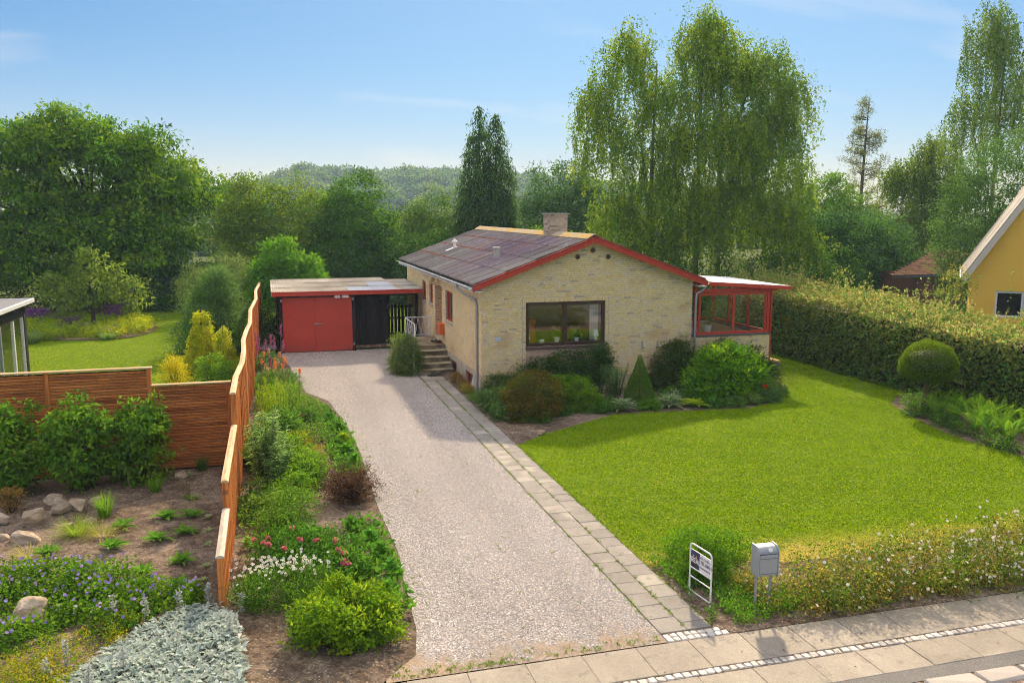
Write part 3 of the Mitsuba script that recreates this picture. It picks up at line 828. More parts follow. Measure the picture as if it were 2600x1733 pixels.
def thing_part(root, name, label=None):
    k = numbered(root + '__' + name)
    labels[k] = {'label': label} if label else {}
    return k
side_window(KW, 'w', 'red framed kitchen window between the door and the downpipe', 'red_paint')
side_window(W2, 'w', 'narrow red window nearest the front door', 'red_paint', .09)
side_window(W1, 'w', 'narrow red window nearest the garage', 'red_paint', .09)
side_window(B1, 'w', 'red basement window beside the steps', 'red_paint', .06, False)
b2 = side_window(B2, 'w', 'red basement window with a white board leaning in it', 'red_paint', .06, False)
part(b2, 'white_board', col(hull_pts([(XL + .03, 28.12, .0), (XL + .03, 28.75, .0), (XL + .045, 28.42, .46), (XL + .045, 28.16, .46), (XL + .05, 28.12, .0), (XL + .05, 28.75, .0), (XL + .058, 28.42, .46), (XL + .058, 28.16, .46)]), WHITE), 'plain')
# living room window
w = thing_part(H, 'window', 'wide brown two-light window in the gable wall')
x0, x1, z0, z1 = WIN
def fbars(a, b, c, d, y0, y1, t): return [box(a, a + t, y0, y1, c, d), box(b - t, b, y0, y1, c, d), box(a + t, b - t, y0 + .001, y1 - .001, c, c + t), box(a + t, b - t, y0 + .001, y1 - .001, d - t, d)]
xm = (x0 + x1) / 2 - .03
part(w, 'frame', col(join(fbars(x0 + .003, x1 - .003, z0 + .003, z1 - .003, YF + .03, YF + .10, .055) + [box(xm - .03, xm + .03, YF + .031, YF + .099, z0 + .06, z1 - .06)]), BROWN), 'satin')
for a, b in ((x0 + .06, xm - .032), (xm + .032, x1 - .06)):
    part(w, 'casement', col(join(fbars(a, b, z0 + .06, z1 - .06, YF + .018, YF + .085, .05)), BROWN * .9), 'satin')
    part(w, 'pane', (np.array([[a + .05, YF + .06, z0 + .11], [b - .05, YF + .06, z0 + .11], [b - .05, YF + .06, z1 - .11], [a + .05, YF + .06, z1 - .11]]), np.array([[0, 1, 2], [0, 2, 3]])), 'double_glass')
part(w, 'sill', col(box(x0 - .01, x1 + .01, YF - .055, YF + .03, z0 - .085, z0 - .002, .008), lin(96, 74, 70)), 'plain')
part(w, 'inner_sill', col(box(x0, x1, YF + .12, YF + .42, z0 + .06, z0 + .09), lin(70, 55, 44)), 'plain')
part(w, 'room', col(join([box(6.9, 13.9, YF + 3.2, YF + 3.25, .9, 3.4), box(6.9, 13.9, YF + .4, YF + 3.2, .9, .95), box(6.9, 6.95, YF + .3, YF + 3.2, .95, 3.4), box(13.85, 13.9, YF + .3, YF + 3.2, .95, 3.4), box(6.95, 13.85, YF + .3, YF + 3.2, 3.41, 3.45)]), lin(40, 38, 37)), 'plain')
# red cellar window
w = thing_part(H, 'window', 'red framed cellar window low in the gable wall')
part(w, 'frame', join(fbars(RW[0] + .003, RW[1] - .003, -.1, RW[3] - .003, YF + .03, YF + .09, .08)), 'red_paint')
part(w, 'pane', (np.array([[RW[0] + .08, YF + .06, -.02], [RW[1] - .08, YF + .06, -.02], [RW[1] - .08, YF + .06, RW[3] - .08], [RW[0] + .08, YF + .06, RW[3] - .08]]), np.array([[0, 1, 2], [0, 2, 3]])), 'glass')
part(w, 'room', col(box(RW[0] - .5, RW[1] + .5, YF + .9, YF + .95, -.3, .8), (.03, .03, .03)), 'plain')
for x, z in ((9.89, 4.50), (10.42, 4.71), (10.97, 4.49)):
    v = part(H, 'wall_vent', col(xf(lathe([(.0, 0), (.062, 0), (.085, .004), (.085, .02), (.062, .024)], (0, 0, 0), 18), np.array([[1, 0, 0], [0, 0, -1], [0, 1, 0]]), (x, YF - .012, z)), lin(118, 98, 84)), 'plain', 30)
    part(v, 'grille', col(join([box(x - .055, x + .055, YF - .026, YF - .016, z + d - .006, z + d + .006) for d in (-.035, -.012, .012, .035)]), lin(70, 56, 48)), 'plain')
for x in (12.27, 12.84):
    b = part(H, 'wall_bracket', join([box(x - .022, x + .022, YF - .035, YF - .010, 1.36, 1.60, .004), box(x - .012, x + .10, YF - .06, YF - .036, 1.355, 1.385, .003)]), 'galvanised')
    part(b, 'cap', box(x + .065, x + .10, YF - .075, YF - .035, 1.386, 1.44, .004), 'white_paint')
# roof: rows of corrugated sheets, each a piece
def sheet(a, b, y0, y1, side, lift, waves, amp=.034, seg=6, rows=3):
    """Corrugated sheet on the roof slope from x=a (lower) to x=b (upper), between y0 and y1."""
    n = waves * seg + 1
    t = np.linspace(0, 1, n)
    Y = y0 + (y1 - y0) * t; W = amp * np.cos(2 * np.pi * waves * t)
    X = np.linspace(a, b, rows)
    nx, nz = -SL * side, 1.0
    V = []
    for x in X:
        f = (x - a) / (b - a)
        zb = roofz(x) + .055 + lift * (1 - f)
        V.append(np.column_stack([np.full(n, x) + nx * W * 0, Y, zb + W + .0]))
    V = np.vstack(V); F = []
    i = np.arange(n - 1)
    for r in range(rows - 1):
        p = r * n + i
        F.append(np.column_stack([p, p + 1, p + n + 1])); F.append(np.column_stack([p, p + n + 1, p + n]))
    F = np.vstack(F)
    if side > 0: F = F[:, ::-1]
    return V, F
rf = part(H, 'roof', join([hull_pts([(s * 4.02 + XM, y, roofz(s * 4.02 + XM) - .06) for y in (YF - .22, YB + .3)] + [(s * 4.02 + XM, y, roofz(s * 4.02 + XM) + .012) for y in (YF - .22, YB + .3)] + [(XM, y, roofz(XM) + d) for y in (YF - .22, YB + .3) for d in (-.06, .012)]) for s in (-1, 1)]), 'black_wood')
ys = np.linspace(YF - .27, YB + .35, 17)
rows_ = [(6.30, 7.40), (7.36, 8.41), (8.37, 9.42), (9.38, 10.36)]
rng = R_(41)
for r, (a, b) in enumerate(rows_):
    for j in range(16):
        m = sheet(a, b, ys[j], ys[j + 1] + .05, -1, .032, 7)
        part(rf, 'roof_sheet', uvc((m[0] + np.array([0, 0, rng.normal(0, .003)]), m[1]), rng.random(), 0), 'roof_sheet')
right = []
for a, b in rows_:
    for j in range(16):
        m = sheet(2 * XM - a, 2 * XM - b, ys[j], ys[j + 1] + .05, 1, .03, 7, rows=2)
        right.append(uvc(m, rng.random(), 0))
part(rf, 'roof_sheets', join(right), 'roof_sheet', kind='stuff')
n = 26
for j in range(n):
    y0 = YF - .28 + j * (YB + .64 - YF) / n; y1 = y0 + (YB + .64 - YF) / n - .012
    P = []
    for y, e in ((y0, 0), (y1, .012)):
        P.append([(XM + sx * w_, y, 5.10 - SL * w_ + h_ + e) for sx, w_, h_ in ((-1, .30, .105), (-1, .15, .135), (-1, .05, .155), (1, .05, .155), (1, .15, .135), (1, .30, .105))])
    V = np.array(P[0] + P[1]); F = []
    for q in range(5): F += [[q, q + 1, q + 7], [q, q + 7, q + 6]]
    F = np.array(F)[:, ::-1]
    Vb = V - np.array([0, 0, .02]); m = (np.vstack([V, Vb]), np.vstack([F, F[:, ::-1] + 12, np.array([[k, k + 1, k + 13] for k in range(5)] + [[k, k + 13, k + 12] for k in range(5)])[:, ::1]]))
    part(rf, 'ridge_tile', m, 'ridge_lichen')
for s in (-1, 1):
    xe = XM + s * 4.13
    z = lambda x: roofz(x)
    P = [(xe, roofz(xe) + .04), (XM, roofz(XM) + .04), (XM, roofz(XM) - .14), (xe, roofz(xe) - .14)]
    V = np.array([(x, y, zz) for y in (YF - .315, YF - .285) for x, zz in P])
    F = np.array([[0, 1, 2, 3], [7, 6, 5, 4], [0, 4, 5, 1], [1, 5, 6, 2], [2, 6, 7, 3], [3, 7, 4, 0]])
    V2 = V + np.array([0, -.012, 0]); V2[:, 2] = np.where(np.isin(np.arange(8) % 4, (2, 3)), V2[:, 2] + .10, V2[:, 2] + .012)
    bb = part(H, 'bargeboard', (V, F), 'red_paint')
    part(bb, 'drip_strip', join([bar((xe, YF - .335, roofz(xe) + .055), (XM, YF - .335, roofz(XM) + .055), .05, .02), bar((xe, YF - .322, roofz(xe) - .02), (XM, YF - .322, roofz(XM) - .02), .018, .05)]), 'red_paint')
    part(H, 'soffit', join([box(min(xe, xe - s * .32), max(xe, xe - s * .32), YF - .28, YB + .3, roofz(xe) - .15, roofz(xe) - .12)]), 'white_paint')
for s, nm in ((-1, 'gutter'), (1, 'gutter')):
    xe = XM + s * 4.17
    a = np.linspace(np.pi, 2 * np.pi, 9)
    prof = np.column_stack([xe + s * .03 + .06 * np.cos(a), roofz(xe) + .02 + .06 * np.sin(a)])
    V = np.vstack([np.column_stack([prof[:, 0], np.full(9, y), prof[:, 1]]) for y in (YF - .25, YB + .3)])
    F = np.vstack([[[k, k + 1, k + 10], [k, k + 10, k + 9]] for k in range(8)])
    g = part(H, 'gutter', (V, F), 'galvanised', True)
    part(g, 'lip', tube([(xe + s * .09, YF - .25, roofz(xe) + .022), (xe + s * .09, YB + .3, roofz(xe) + .022)], .009, 6), 'white_paint')
zg = roofz(6.23) - .03
p = part(H, 'downpipe', tube([(6.235, 28.9, zg), (6.235, 28.9, zg - .12), (6.30, 28.45, zg - .26), (6.55, 27.6, zg - .42), (6.56, 27.42, zg - .56), (6.56, 27.40, .12), (6.50, 27.32, .0)], .04, 10), 'zinc', 40, label='grey downpipe at the left corner of the house')
part(p, 'clip', join([lathe([(.040, 0), (.048, 0), (.048, .03), (.040, .03)], (6.56, 27.405, zz), 12) for zz in (.8, 1.9, 2.7)]), 'galvanised')
zr = roofz(14.5)
p = part(H, 'downpipe', tube([(14.62, 26.95, zr), (14.62, 26.93, zr - .14), (14.45, 26.9, zr - .3), (14.22, 26.88, zr - .42), (14.20, 26.88, zr - .6), (14.19, 26.88, .0)], .038, 10), 'zinc', 40, label='grey downpipe between gable wall and sunroom')
# chimney
ch = thing_part(H, 'chimney', 'yellow brick chimney with a flat slab, standing on the ridge')
cx0, cx1, cy0, cy1 = 10.08, 10.78, 30.55, 31.25
part(ch, 'core', box(cx0, cx1, cy0, cy1, 4.7, 5.86), 'mortar')
rng = R_(51)
cb = courses((0, cy0, 0), (1, 0, 0), (0, -1, 0), 4.87, 5.84, lambda z: (cx0, cx1), [], rng, proud=.012) + courses((cx0, 0, 0), (0, -1, 0), (-1, 0, 0), 4.87, 5.84, lambda z: (-cy1, -cy0), [], rng, proud=.012)
for m, a, z in cb:
    g = rng.uniform(.75, 1.15) * (.55 if rng.random() < .16 else 1)
    part(ch, 'brick', col((m[0], m[1]), np.array([.47, .385, .29]) * g), 'plain')
part(ch, 'slab', box(cx0 - .06, cx1 + .06, cy0 - .06, cy1 + .06, 5.86, 5.91, .008), 'concrete_grey')
scene['concrete_grey'] = prin(rgb((.30, .30, .30)), .9)
part(ch, 'flashing', col(box(cx0 - .02, cx1 + .02, cy0 - .02, cy1 + .02, 4.9, 5.02), lin(120, 118, 116)), 'plain')
# roof vents
v = part(H, 'roof_vent', col(join([xf(box(-.09, .09, -.09, .09, 0, .40, .012), rz(.1), (8.06, 30.5, roofz(8.06) + .0)), box(8.06 - .13, 8.06 + .13, 30.37, 30.63, roofz(8.06) + .39, roofz(8.06) + .46, .02)]), lin(168, 172, 166)), 'plain', label='square grey vent block on the roof')
v = part(H, 'roof_vent', join([lathe([(.07, 0), (.07, .28), (.0, .28)], (8.15, 38.2, roofz(8.15) + .03), 14), lathe([(.15, .33), (.005, .47), (.0, .47)], (8.15, 38.2, roofz(8.15) + .03), 14), lathe([(.05, .28), (.05, .34)], (8.15, 38.2, roofz(8.15) + .03), 8)]), 'white_paint', 30, label='white vent pipe with a pointed cap')
part(v, 'flashing', xf(box(-.32, .2, -.16, .16, -.01, .012), np.array([[.939, 0, -.345], [0, 1, 0], [.345, 0, .939]]), (8.05, 38.2, roofz(8.05) + .11)), 'white_paint')

# entrance steps with railing
S = thing('entrance_steps', 'weathered concrete steps with a white railing up to the front door', 'steps')
yy = [32.9, 32.48, 32.0, 31.55, 31.2]
for k in range(5):
    z = .85 - .17 * k
    y0 = yy[k]; y1 = 35.3 if k == 0 else yy[k - 1] + .03
    part(S, 'step' if k else 'landing', box(5.34 - .05 * k, XL - .024, y0, y1, z - .17 if k < 4 else -.05, z - .035), 'step_concrete')
    part(S, 'tread', box(5.32 - .05 * k, XL - .024, y0 - .035, y1 - (.0 if k == 0 else .03), z - .034, z + .0, .006), 'step_concrete')
part(S, 'base', box(5.40, XL - .03, 32.95, 35.25, -.05, .68), 'render_coat')
rl = thing_part(S, 'railing')
xr = 5.42
part(rl, 'handrail', tube([(xr, 35.25, 1.66), (xr, 32.9, 1.66), (xr - .10, 32.3, 1.40), (xr - .34, 31.2, .72), (xr - .34, 31.15, .02)], .021, 8), 'white_paint', True)
part(rl, 'handrail', tube([(xr, 35.25, 1.66), (XL - .03, 35.25, 1.66)], .021, 8), 'white_paint', True)
part(rl, 'lower_rail', tube([(xr, 35.25, .93), (XL - .03, 35.25, .93)], .014, 8), 'white_paint', True)
for x in (xr, XL - .16): part(rl, 'post', tube([(x, 35.25, .85), (x, 35.25, 1.66)], .017, 8), 'white_paint', True)
part(rl, 'post', tube([(xr, 32.95, .85), (xr, 32.95, 1.66)], .017, 8), 'white_paint', True)
xs = np.linspace(xr + .05, XL - .2, 9)
for k in range(8): part(rl, 'baluster', tube([(xs[k], 35.25, .93 if k % 2 else 1.66), (xs[k + 1], 35.25, 1.66 if k % 2 else .93)], .009, 6), 'white_paint', True)
ys2 = np.linspace(35.15, 33.05, 9)
for k in range(8): part(rl, 'baluster', tube([(xr, ys2[k], .93 if k % 2 else 1.66), (xr, ys2[k + 1], 1.66 if k % 2 else .93)], .009, 6), 'white_paint', True)
one('doormat', col(box(5.55, 6.1, 30.75, 31.1, .0, .02, .004), lin(46, 44, 44)), 'plain', 'dark rubber mat on the path below the steps', 'mat')
one('doormat', col(box(6.2, 6.58, 33.0, 33.6, .853, .87, .003), lin(120, 84, 50)), 'plain', 'brown mat on the landing at the front door', 'mat')
for i, (x, y, a) in enumerate(((6.25, 33.5, .3), (6.38, 33.62, .1), (6.42, 33.25, -.4), (6.5, 33.4, -.2))):
    V, F = rock((0, 0, 0), (.06, .15, .055), 60 + i, 2)
    V[:, 2] = np.maximum(V[:, 2], -.03)
    one('shoe', col((V @ rz(a).T + np.array([x, y, .905]), F), lin(24, 24, 27)), 'satin', ['black shoe farthest from the door in the pile on the landing', 'black shoe at the back of the pile on the landing', 'black shoe at the front of the pile on the landing', 'black shoe against the wall in the pile on the landing'][i], 'shoe', 'black shoes by the front door', smooth=True)
L_ = thing('wall_lamp', 'frosted globe lamp on a bracket above the front door', 'lamp')
part(L_, 'globe', col(lathe([(.001, -.14)] + [(.14 * math.cos(a), .14 * math.sin(a)) for a in np.linspace(-1.4, 1.4, 9)] + [(.001, .14)], (6.30, 33.95, 3.31), 18), lin(196, 180, 140)), 'satin', True)
part(L_, 'bracket', col(tube([(6.6, 34.2, 3.5), (6.56, 34.2, 3.14), (6.30, 33.95, 3.13), (6.30, 33.95, 3.17)], .012), lin(90, 74, 62)), 'plain')
M_ = thing('letterbox', 'orange wall letterbox beside the kitchen window', 'letterbox')
part(M_, 'box', col(box(6.40, XL - .004, 33.02, 33.42, 1.20, 1.60, .012), lin(232, 112, 58)), 'satin')
part(M_, 'lid', col(box(6.385, XL - .004, 33.0, 33.44, 1.601, 1.64, .008), lin(236, 122, 66)), 'satin')
pq = thing('house_number_plate', 'small pale house number plate on the gable wall', 'sign')
part(pq, 'plate', col(box(7.08, 7.27, YF - .022, YF - .010, 1.80, 1.93, .003), lin(196, 208, 222)), 'satin')
tm = meshkit.text_mesh('76', .075, .003)
part(pq, 'digits', col((np.asarray(tm.vertices) @ np.array([[1, 0, 0], [0, 0, 1], [0, -1, 0]]) + np.array([7.115, YF - .0225, 1.83]), np.asarray(tm.faces)), lin(96, 110, 130)), 'plain')

# things on the window sill
def lamp(x, y, s, label):
    t = thing('table_lamp', label, 'lamp', None)
    z = WIN[2] + .09
    part(t, 'base', col(lathe([(.001, 0), (.05 * s, 0), (.075 * s, .05 * s), (.07 * s, .10 * s), (.02 * s, .14 * s), (.015 * s, .17 * s)], (x, y, z), 16), (.72, .72, .72)), 'satin', True)
    part(t, 'lamp_shade', col(lathe([(.115 * s, .16 * s), (.09 * s, .37 * s), (.085 * s, .37 * s), (.11 * s, .16 * s)], (x, y, z), 18), (.70, .74, .78)), 'plain', 40)
lamp(10.66, YF + .25, 1.0, 'white table lamp on the window sill beside the curtain')
lamp(8.23, YF + .25, .8, 'white table lamp at the left end of the window sill')
def pot_plant(x, y, z, r, h, label, base, seed, n=90, ph=.3, potc=(.68, .70, .70), L=.10):
    t = thing('potted_plant', label, 'plant')
    part(t, 'pot', col(lathe([(.001, 0), (r * .75, 0), (r, h), (r * .92, h), (r * .9, h * .85), (.001, h * .85)], (x, y, z), 16), potc), 'satin', 40)
    m, _ = crown([(x, y, z + h + ph * .5, r * 1.3, r * 1.3, ph * .55)], n // 6, 6, L, L * .35, [base], seed, cr=.07, inner=.5)
    part(t, 'foliage', m, 'leaf')
zs = WIN[2] + .09
pot_plant(9.28, YF + .26, zs, .10, .16, 'bushy plant in a pale pot left of the window mullion', (.05, .10, .02), 71, ph=.34)
pot_plant(9.98, YF + .26, zs, .085, .13, 'spiky green plant in a white pot in the right window light', (.09, .15, .02), 72, ph=.42)
one('flower_pot', col(lathe([(.001, 0), (.07, 0), (.085, .10), (.078, .10), (.075, .08), (.001, .08)], (8.75, YF + .26, zs), 16), (.72, .72, .72)), 'satin', 'white empty pot on the window sill', 'pot', smooth=40)
cu = thing('curtain', 'pale pleated curtain behind the right window light', 'curtain')
xc = np.linspace(10.55, 10.87, 60); yc = YF + .55 + .02 * np.sin(np.arange(60) * .9)
V = np.vstack([np.column_stack([xc, yc, np.full(60, zz)]) for zz in (1.3, 3.2)]); F = np.vstack([[[k, k + 1, k + 61], [k, k + 61, k + 60]] for k in range(59)])
part(cu, 'fabric', col((V, F), (.62, .63, .62)), 'plain', True)
V, F = box(8.35, 8.85, YF + 1.2, YF + 1.5, 1.5, 2.35, .06)
one('armchair', col((V, F), lin(190, 84, 24)), 'plain', 'orange armchair back behind the left window light', 'chair', smooth=40)

# sunroom
U = thing('sunroom', 'red framed glass sunroom with a white roof on a low brick wall', 'conservatory')
SX0, SX1, SY0, SY1, SZ = 14.26, 17.25, 27.06, 31.2, 1.70
wl = part(U, 'wall', join([box(SX0 - .1, SX1, SY0, SY0 + .24, -.1, SZ - .06), box(SX1 - .24, SX1 - .001, SY0 + .241, SY1, -.1, SZ - .06), box(SX0 - .1, SX1 - .25, SY1 - .24, SY1 - .001, -.1, SZ - .06), box(SX0 - .1, SX1 - .25, SY0 + .25, SY1 - .25, 1.0, 1.05)]), 'mortar')
rng = R_(61)
bs = courses((0, SY0, 0), (1, 0, 0), (0, -1, 0), 0, SZ - .12, lambda z: (SX0 - .1, SX1), [], rng) + soldiers((0, SY0, 0), (1, 0, 0), (0, -1, 0), SX0 - .1, SX1, SZ - .185, .125, rng) \
   + courses((SX1, 0, 0), (0, 1, 0), (1, 0, 0), 0, SZ - .07, lambda z: (SY0, SY1), [], rng)
part(wl, 'bricks', join([b[0] for b in bs]), 'brick', kind='stuff')
part(U, 'sill', col(join([box(SX0 - .05, SX1 + .03, SY0 - .05, SY0 + .26, SZ - .058, SZ, .008), box(SX1 - .26, SX1 + .03, SY0 + .262, SY1, SZ - .058, SZ, .008)]), lin(92, 88, 86)), 'plain')
ZT = 3.16
def post(x, y, z0, z1, w=.10): return box(x - w / 2, x + w / 2, y - w / 2, y + w / 2, z0, z1, .006)
for x, y, z1 in ((SX0 + .06, SY0 + .08, 3.5), (SX1 - .06, SY0 + .08, 3.30), (SX0 + .08, SY1 - .08, 3.45), (SX0 + 1.5, SY1 - .08, 3.4), (SX1 - .06, SY1 - .08, 3.3), (SX1 - .06, SY0 + 1.4, 3.3), (SX1 - .06, SY0 + 2.8, 3.3)):
    part(U, 'post', post(x, y, SZ + .002, z1), 'red_paint')
part(U, 'corner_board', box(SX1 + .002, SX1 + .05, SY0 - .02, SY0 + .12, .68, 3.22, .004), 'red_paint')
fr = thing_part(U, 'front_frame')
part(fr, 'bottom_rail', box(SX0 + .11, SX1 - .11, SY0 + .04, SY0 + .12, SZ + .002, SZ + .085, .005), 'red_paint')
part(fr, 'top_rail', box(SX0 + .11, SX1 - .11, SY0 + .04, SY0 + .12, ZT - .08, ZT, .005), 'red_paint')
part(fr, 'mullion', box(15.76, 15.85, SY0 + .045, SY0 + .115, SZ + .086, ZT - .081, .005), 'red_paint')
part(fr, 'stile', box(SX0 + .18, SX0 + .25, SY0 + .045, SY0 + .115, SZ + .086, ZT - .081, .005), 'red_paint')
part(fr, 'stile', box(SX1 - .20, SX1 - .13, SY0 + .045, SY0 + .115, SZ + .086, ZT - .081, .005), 'red_paint')
def vpane(x0, x1, y0, y1, z0, z1): return np.array([[x0, y0, z0], [x1, y1, z0], [x1, y1, z1], [x0, y0, z1]]), np.array([[0, 1, 2], [0, 2, 3]])
for a, b in ((SX0 + .25, 15.76), (15.85, SX1 - .20)): part(U, 'pane', vpane(a, b, SY0 + .08, SY0 + .08, SZ + .086, ZT - .081), 'double_glass')
part(U, 'side_rails', join([box(SX1 - .10, SX1 - .02, SY0 + .14, SY1 - .14, z, z + .08) for z in (SZ + .002, ZT - .04)] + [box(SX0 + .14, SX1 - .12, SY1 - .12, SY1 - .04, z, z + .08) for z in (SZ + .002, ZT)]), 'red_paint')
for a, b in ((SY0 + .14, SY0 + 1.35), (SY0 + 1.45, SY0 + 2.75), (SY0 + 2.85, SY1 - .14)): part(U, 'pane', vpane(SX1 - .06, SX1 - .06, a, b, SZ + .083, ZT - .041), 'glass')
ur = thing_part(U, 'roof')
def slope(x, h): return 3.60 + h - .068 * (x - 14.2)
rx0, rx1, ry0, ry1 = 14.60, 18.0, SY0 - .10, SY1 + .3
n = 85
X = np.linspace(rx0 - .45, rx1, n)
for j in range(4):
    y0, y1 = ry0 + j * (ry1 - ry0) / 4, ry0 + (j + 1) * (ry1 - ry0) / 4
    t = np.linspace(y0, y1 + (.04 if j < 3 else 0), 43)
    W = .012 * np.cos((t - ry0) * 2 * np.pi / .075)
    V = np.vstack([np.column_stack([np.full(43, x), t, slope(x, 0) + W + .0]) for x in (rx0 - .45, rx1 + .03)])
    V[:, 2] += .002 * (j % 2)
    F = np.vstack([[[k, k + 1, k + 44], [k, k + 44, k + 43]] for k in range(42)])
    part(ur, 'roof_sheet', col((V, F), (.80, .81, .84)), 'satin', True)
def fasc(y0, y1, d0, d1):
    P = [(rx0 - .05, slope(rx0, d1)), (rx1, slope(rx1, d1)), (rx1, slope(rx1, d0)), (rx0 - .05, slope(rx0, d0))]
    return np.array([(x, y, z) for y in (y0, y1) for x, z in P]), np.array([[0, 1, 2, 3], [7, 6, 5, 4], [0, 4, 5, 1], [1, 5, 6, 2], [2, 6, 7, 3], [3, 7, 4, 0]])
part(ur, 'fascia', fasc(ry0 - .03, ry0 - .002, -.12, .005), 'red_paint')
part(ur, 'fascia', box(rx1 - .002, rx1 + .026, ry0, ry1, slope(rx1, -.12), slope(rx1, -.016)), 'red_paint')
for x in (14.75, 15.6, 16.5, 17.3): part(ur, 'rafter', box(x - .03, x + .03, SY0 + .15, ry1 - .05, slope(x, -.15), slope(x, -.02)), 'red_paint')
part(ur, 'beam', box(SX0 - .05, SX1 + .3, SY0 + .03, SY0 + .13, 3.18, 3.30), 'red_paint')
part(ur, 'beam', box(SX0 - .05, SX1 + .1, SY1 - .14, SY1 - .04, 3.18, 3.30), 'red_paint')
sb_ = thing('garden_wall', 'low dark brick wall with a pale cap beside the sunroom corner', 'wall')
part(sb_, 'wall', col(join([box(17.32, 17.72, 27.0, 27.9, -.1, .62), ]), lin(104, 100, 96)), 'plain')
bsx = courses((0, 27.0, 0), (1, 0, 0), (0, -1, 0), 0, .6, lambda z: (17.32, 17.72), [], R_(62))
part(sb_, 'bricks', join([col((b[0][0], b[0][1]), lin(112, 106, 100) * R_(i).uniform(.7, 1.2)) for i, b in enumerate(bsx)]), 'plain', kind='stuff')
part(sb_, 'cap', col(box(17.28, 17.66, 26.95, 27.95, .64, .69, .008), lin(214, 176, 110)), 'plain')
pot_plant(15.15, 27.75, 1.71, .15, .24, 'shrubby plant in a white tub behind the left sunroom pane', (.13, .15, .05), 73, n=260, ph=.75, L=.09)
one('bench', col(join([box(14.5, 15.1, 28.3, 28.6, 1.5, 1.75, .01), box(14.52, 15.08, 28.32, 28.58, 1.05, 1.5)]), (.6, .62, .62)), 'plain', 'low white bench inside the sunroom', 'bench')
# ---------------------------------------------------------------- garage with gate
rng = R_(81)
G = thing('garage', 'low black timber garage with red double doors and a pale corrugated roof', 'garage')
GY, GX0, GX1 = 37.7, .36, 6.5
def planks(x0, x1, y, z0, z1, w, rng, t=.022, thr=0.0):
    out, x = [], x0
    while x < x1 - .02:
        ww = min(w, x1 - x)
        out.append(uvc(box(x + .004, x + ww - .004, y - t + rng.uniform(0, .006), y, z0 + rng.uniform(0, .02), z1, .003), rng.random(), thr)); x += ww
    return out
bw = part(G, 'back_wall', join([box(GX0, 5.2, 43.3, 43.35, 0, 2.45), box(GX0 + .03, GX0 + .05, 37.8, 43.3, 0, 2.4), box(5.16, 5.2, 38.6, 43.3, 0, 2.4)]), 'black_wood')
lw = thing_part(G, 'side_wall')
y = 37.75
while y < 43.2:
    part(lw, 'board', uvc(box(GX0, GX0 + .022, y + .004, y + .146, .05, 2.42, .003), rng.random(), 1.0), 'black_wood'); y += .15
for x in (.50, 3.56): part(G, 'post', uvc(box(x - .06, x + .06, GY - .05, GY + .07, 0, 2.42, .006), .6, .6), 'black_wood')
part(G, 'lintel', uvc(box(.56, 3.50, GY + .0, GY + .07, 2.37, 2.45), .3, 0), 'black_wood')
for a, b in ((.585, 1.925), (2.045, 3.485)):
    d = part(G, 'door', box(a, b, GY - .03, GY + .01, .04, 2.36, .004), 'red_paint')
    x = a + .006
part(G, 'cover_strip', box(1.93, 2.17, GY - .045, GY - .0305, .02, 2.36, .004), 'red_paint')
lt = part(G, 'latch', box(1.90, 2.22, GY - .075, GY - .047, 1.20, 1.235, .004), 'galvanised')
part(lt, 'plate', join([box(1.90, 1.96, GY - .05, GY - .046, 1.17, 1.27), box(2.18, 2.22, GY - .05, GY - .046, 1.19, 1.25)]), 'zinc')
for x in (.53, 3.53):
    for z in (2.2, .25): part(G, 'hinge', box(x - .03, x + .05, GY - .075, GY - .052, z, z + .09), 'galvanised')
sh = thing_part(G, 'shed_wall', 'black plank wall right of the red doors')
for m in planks(3.63, 5.24, 38.55, .12, 2.45, .115, rng): part(sh, 'board', m, 'black_wood')
part(sh, 'brick_footing', join([uvc(box(x + .01, x + .22, 38.42, 38.6, -.02, .09, .004), rng.random(), rng.random() + 1.01) for x in np.arange(3.62, 5.2, .24)]), 'brick')
part(sh, 'backing', box(3.63, 5.24, 38.56, 38.6, .1, 2.45), 'black_wood')
gf = part(G, 'fascia', box(.17, 6.52, 37.38, 37.41, 2.45, 2.635, .004), 'red_paint')
part(gf, 'drip_strip', box(.16, 6.53, 37.365, 37.379, 2.60, 2.64), 'red_paint')
part(G, 'side_fascia', uvc(box(.15, .169, 37.39, 43.8, 2.45, 2.68), .9, 1.0), 'cap_wood')
gr = part(G, 'roof', box(.19, 6.50, 37.42, 43.4, 2.50, 2.53), 'black_wood')
xs = np.linspace(.17, 6.52, 7)
for r, (y0, y1) in enumerate(((37.36, 39.6), (39.5, 41.7), (41.6, 43.75))):
    for j in range(6):
        if r == 2 and j > 4: y1_ = 42.6
        else: y1_ = y1
        nn = 6 * 13 + 1
        X = np.linspace(xs[j], xs[j + 1] + .03, nn); W = .024 * np.cos(np.arange(nn) / 6 * 2 * np.pi)
        V = np.vstack([np.column_stack([X, np.full(nn, yy_), 2.585 + .026 * (1 - f) + W + (yy_ - 37.4) * .016]) for yy_, f in ((y0, 0), (y1_, 1))])
        F = np.vstack([[[k, k + 1, k + nn + 1], [k, k + nn + 1, k + nn]] for k in range(nn - 1)])
        part(gr, 'roof_sheet', uvc((V, F), rng.random(), 1.0 if (r == 0 and j in (3, 4)) or (r == 1 and j == 4) else 0.0), 'pale_sheet')
for x0, x1, lb in ((2.75, 2.98, 'shorter white box light under the red garage fascia'), (3.06, 3.34, 'longer white box light under the red garage fascia')):
    one('light_fitting', box(x0, x1, 37.43, 37.55, 2.33, 2.44, .01), 'white_paint', lb, 'lamp', 'white lights under the garage eave')
part(G, 'beam', uvc(box(5.24, 6.45, 38.5, 38.6, 2.28, 2.44), .4, 0), 'black_wood')
part(G, 'post', uvc(box(6.28, 6.40, 37.9, 38.02, 0, 2.44, .005), .4, 0), 'black_wood')
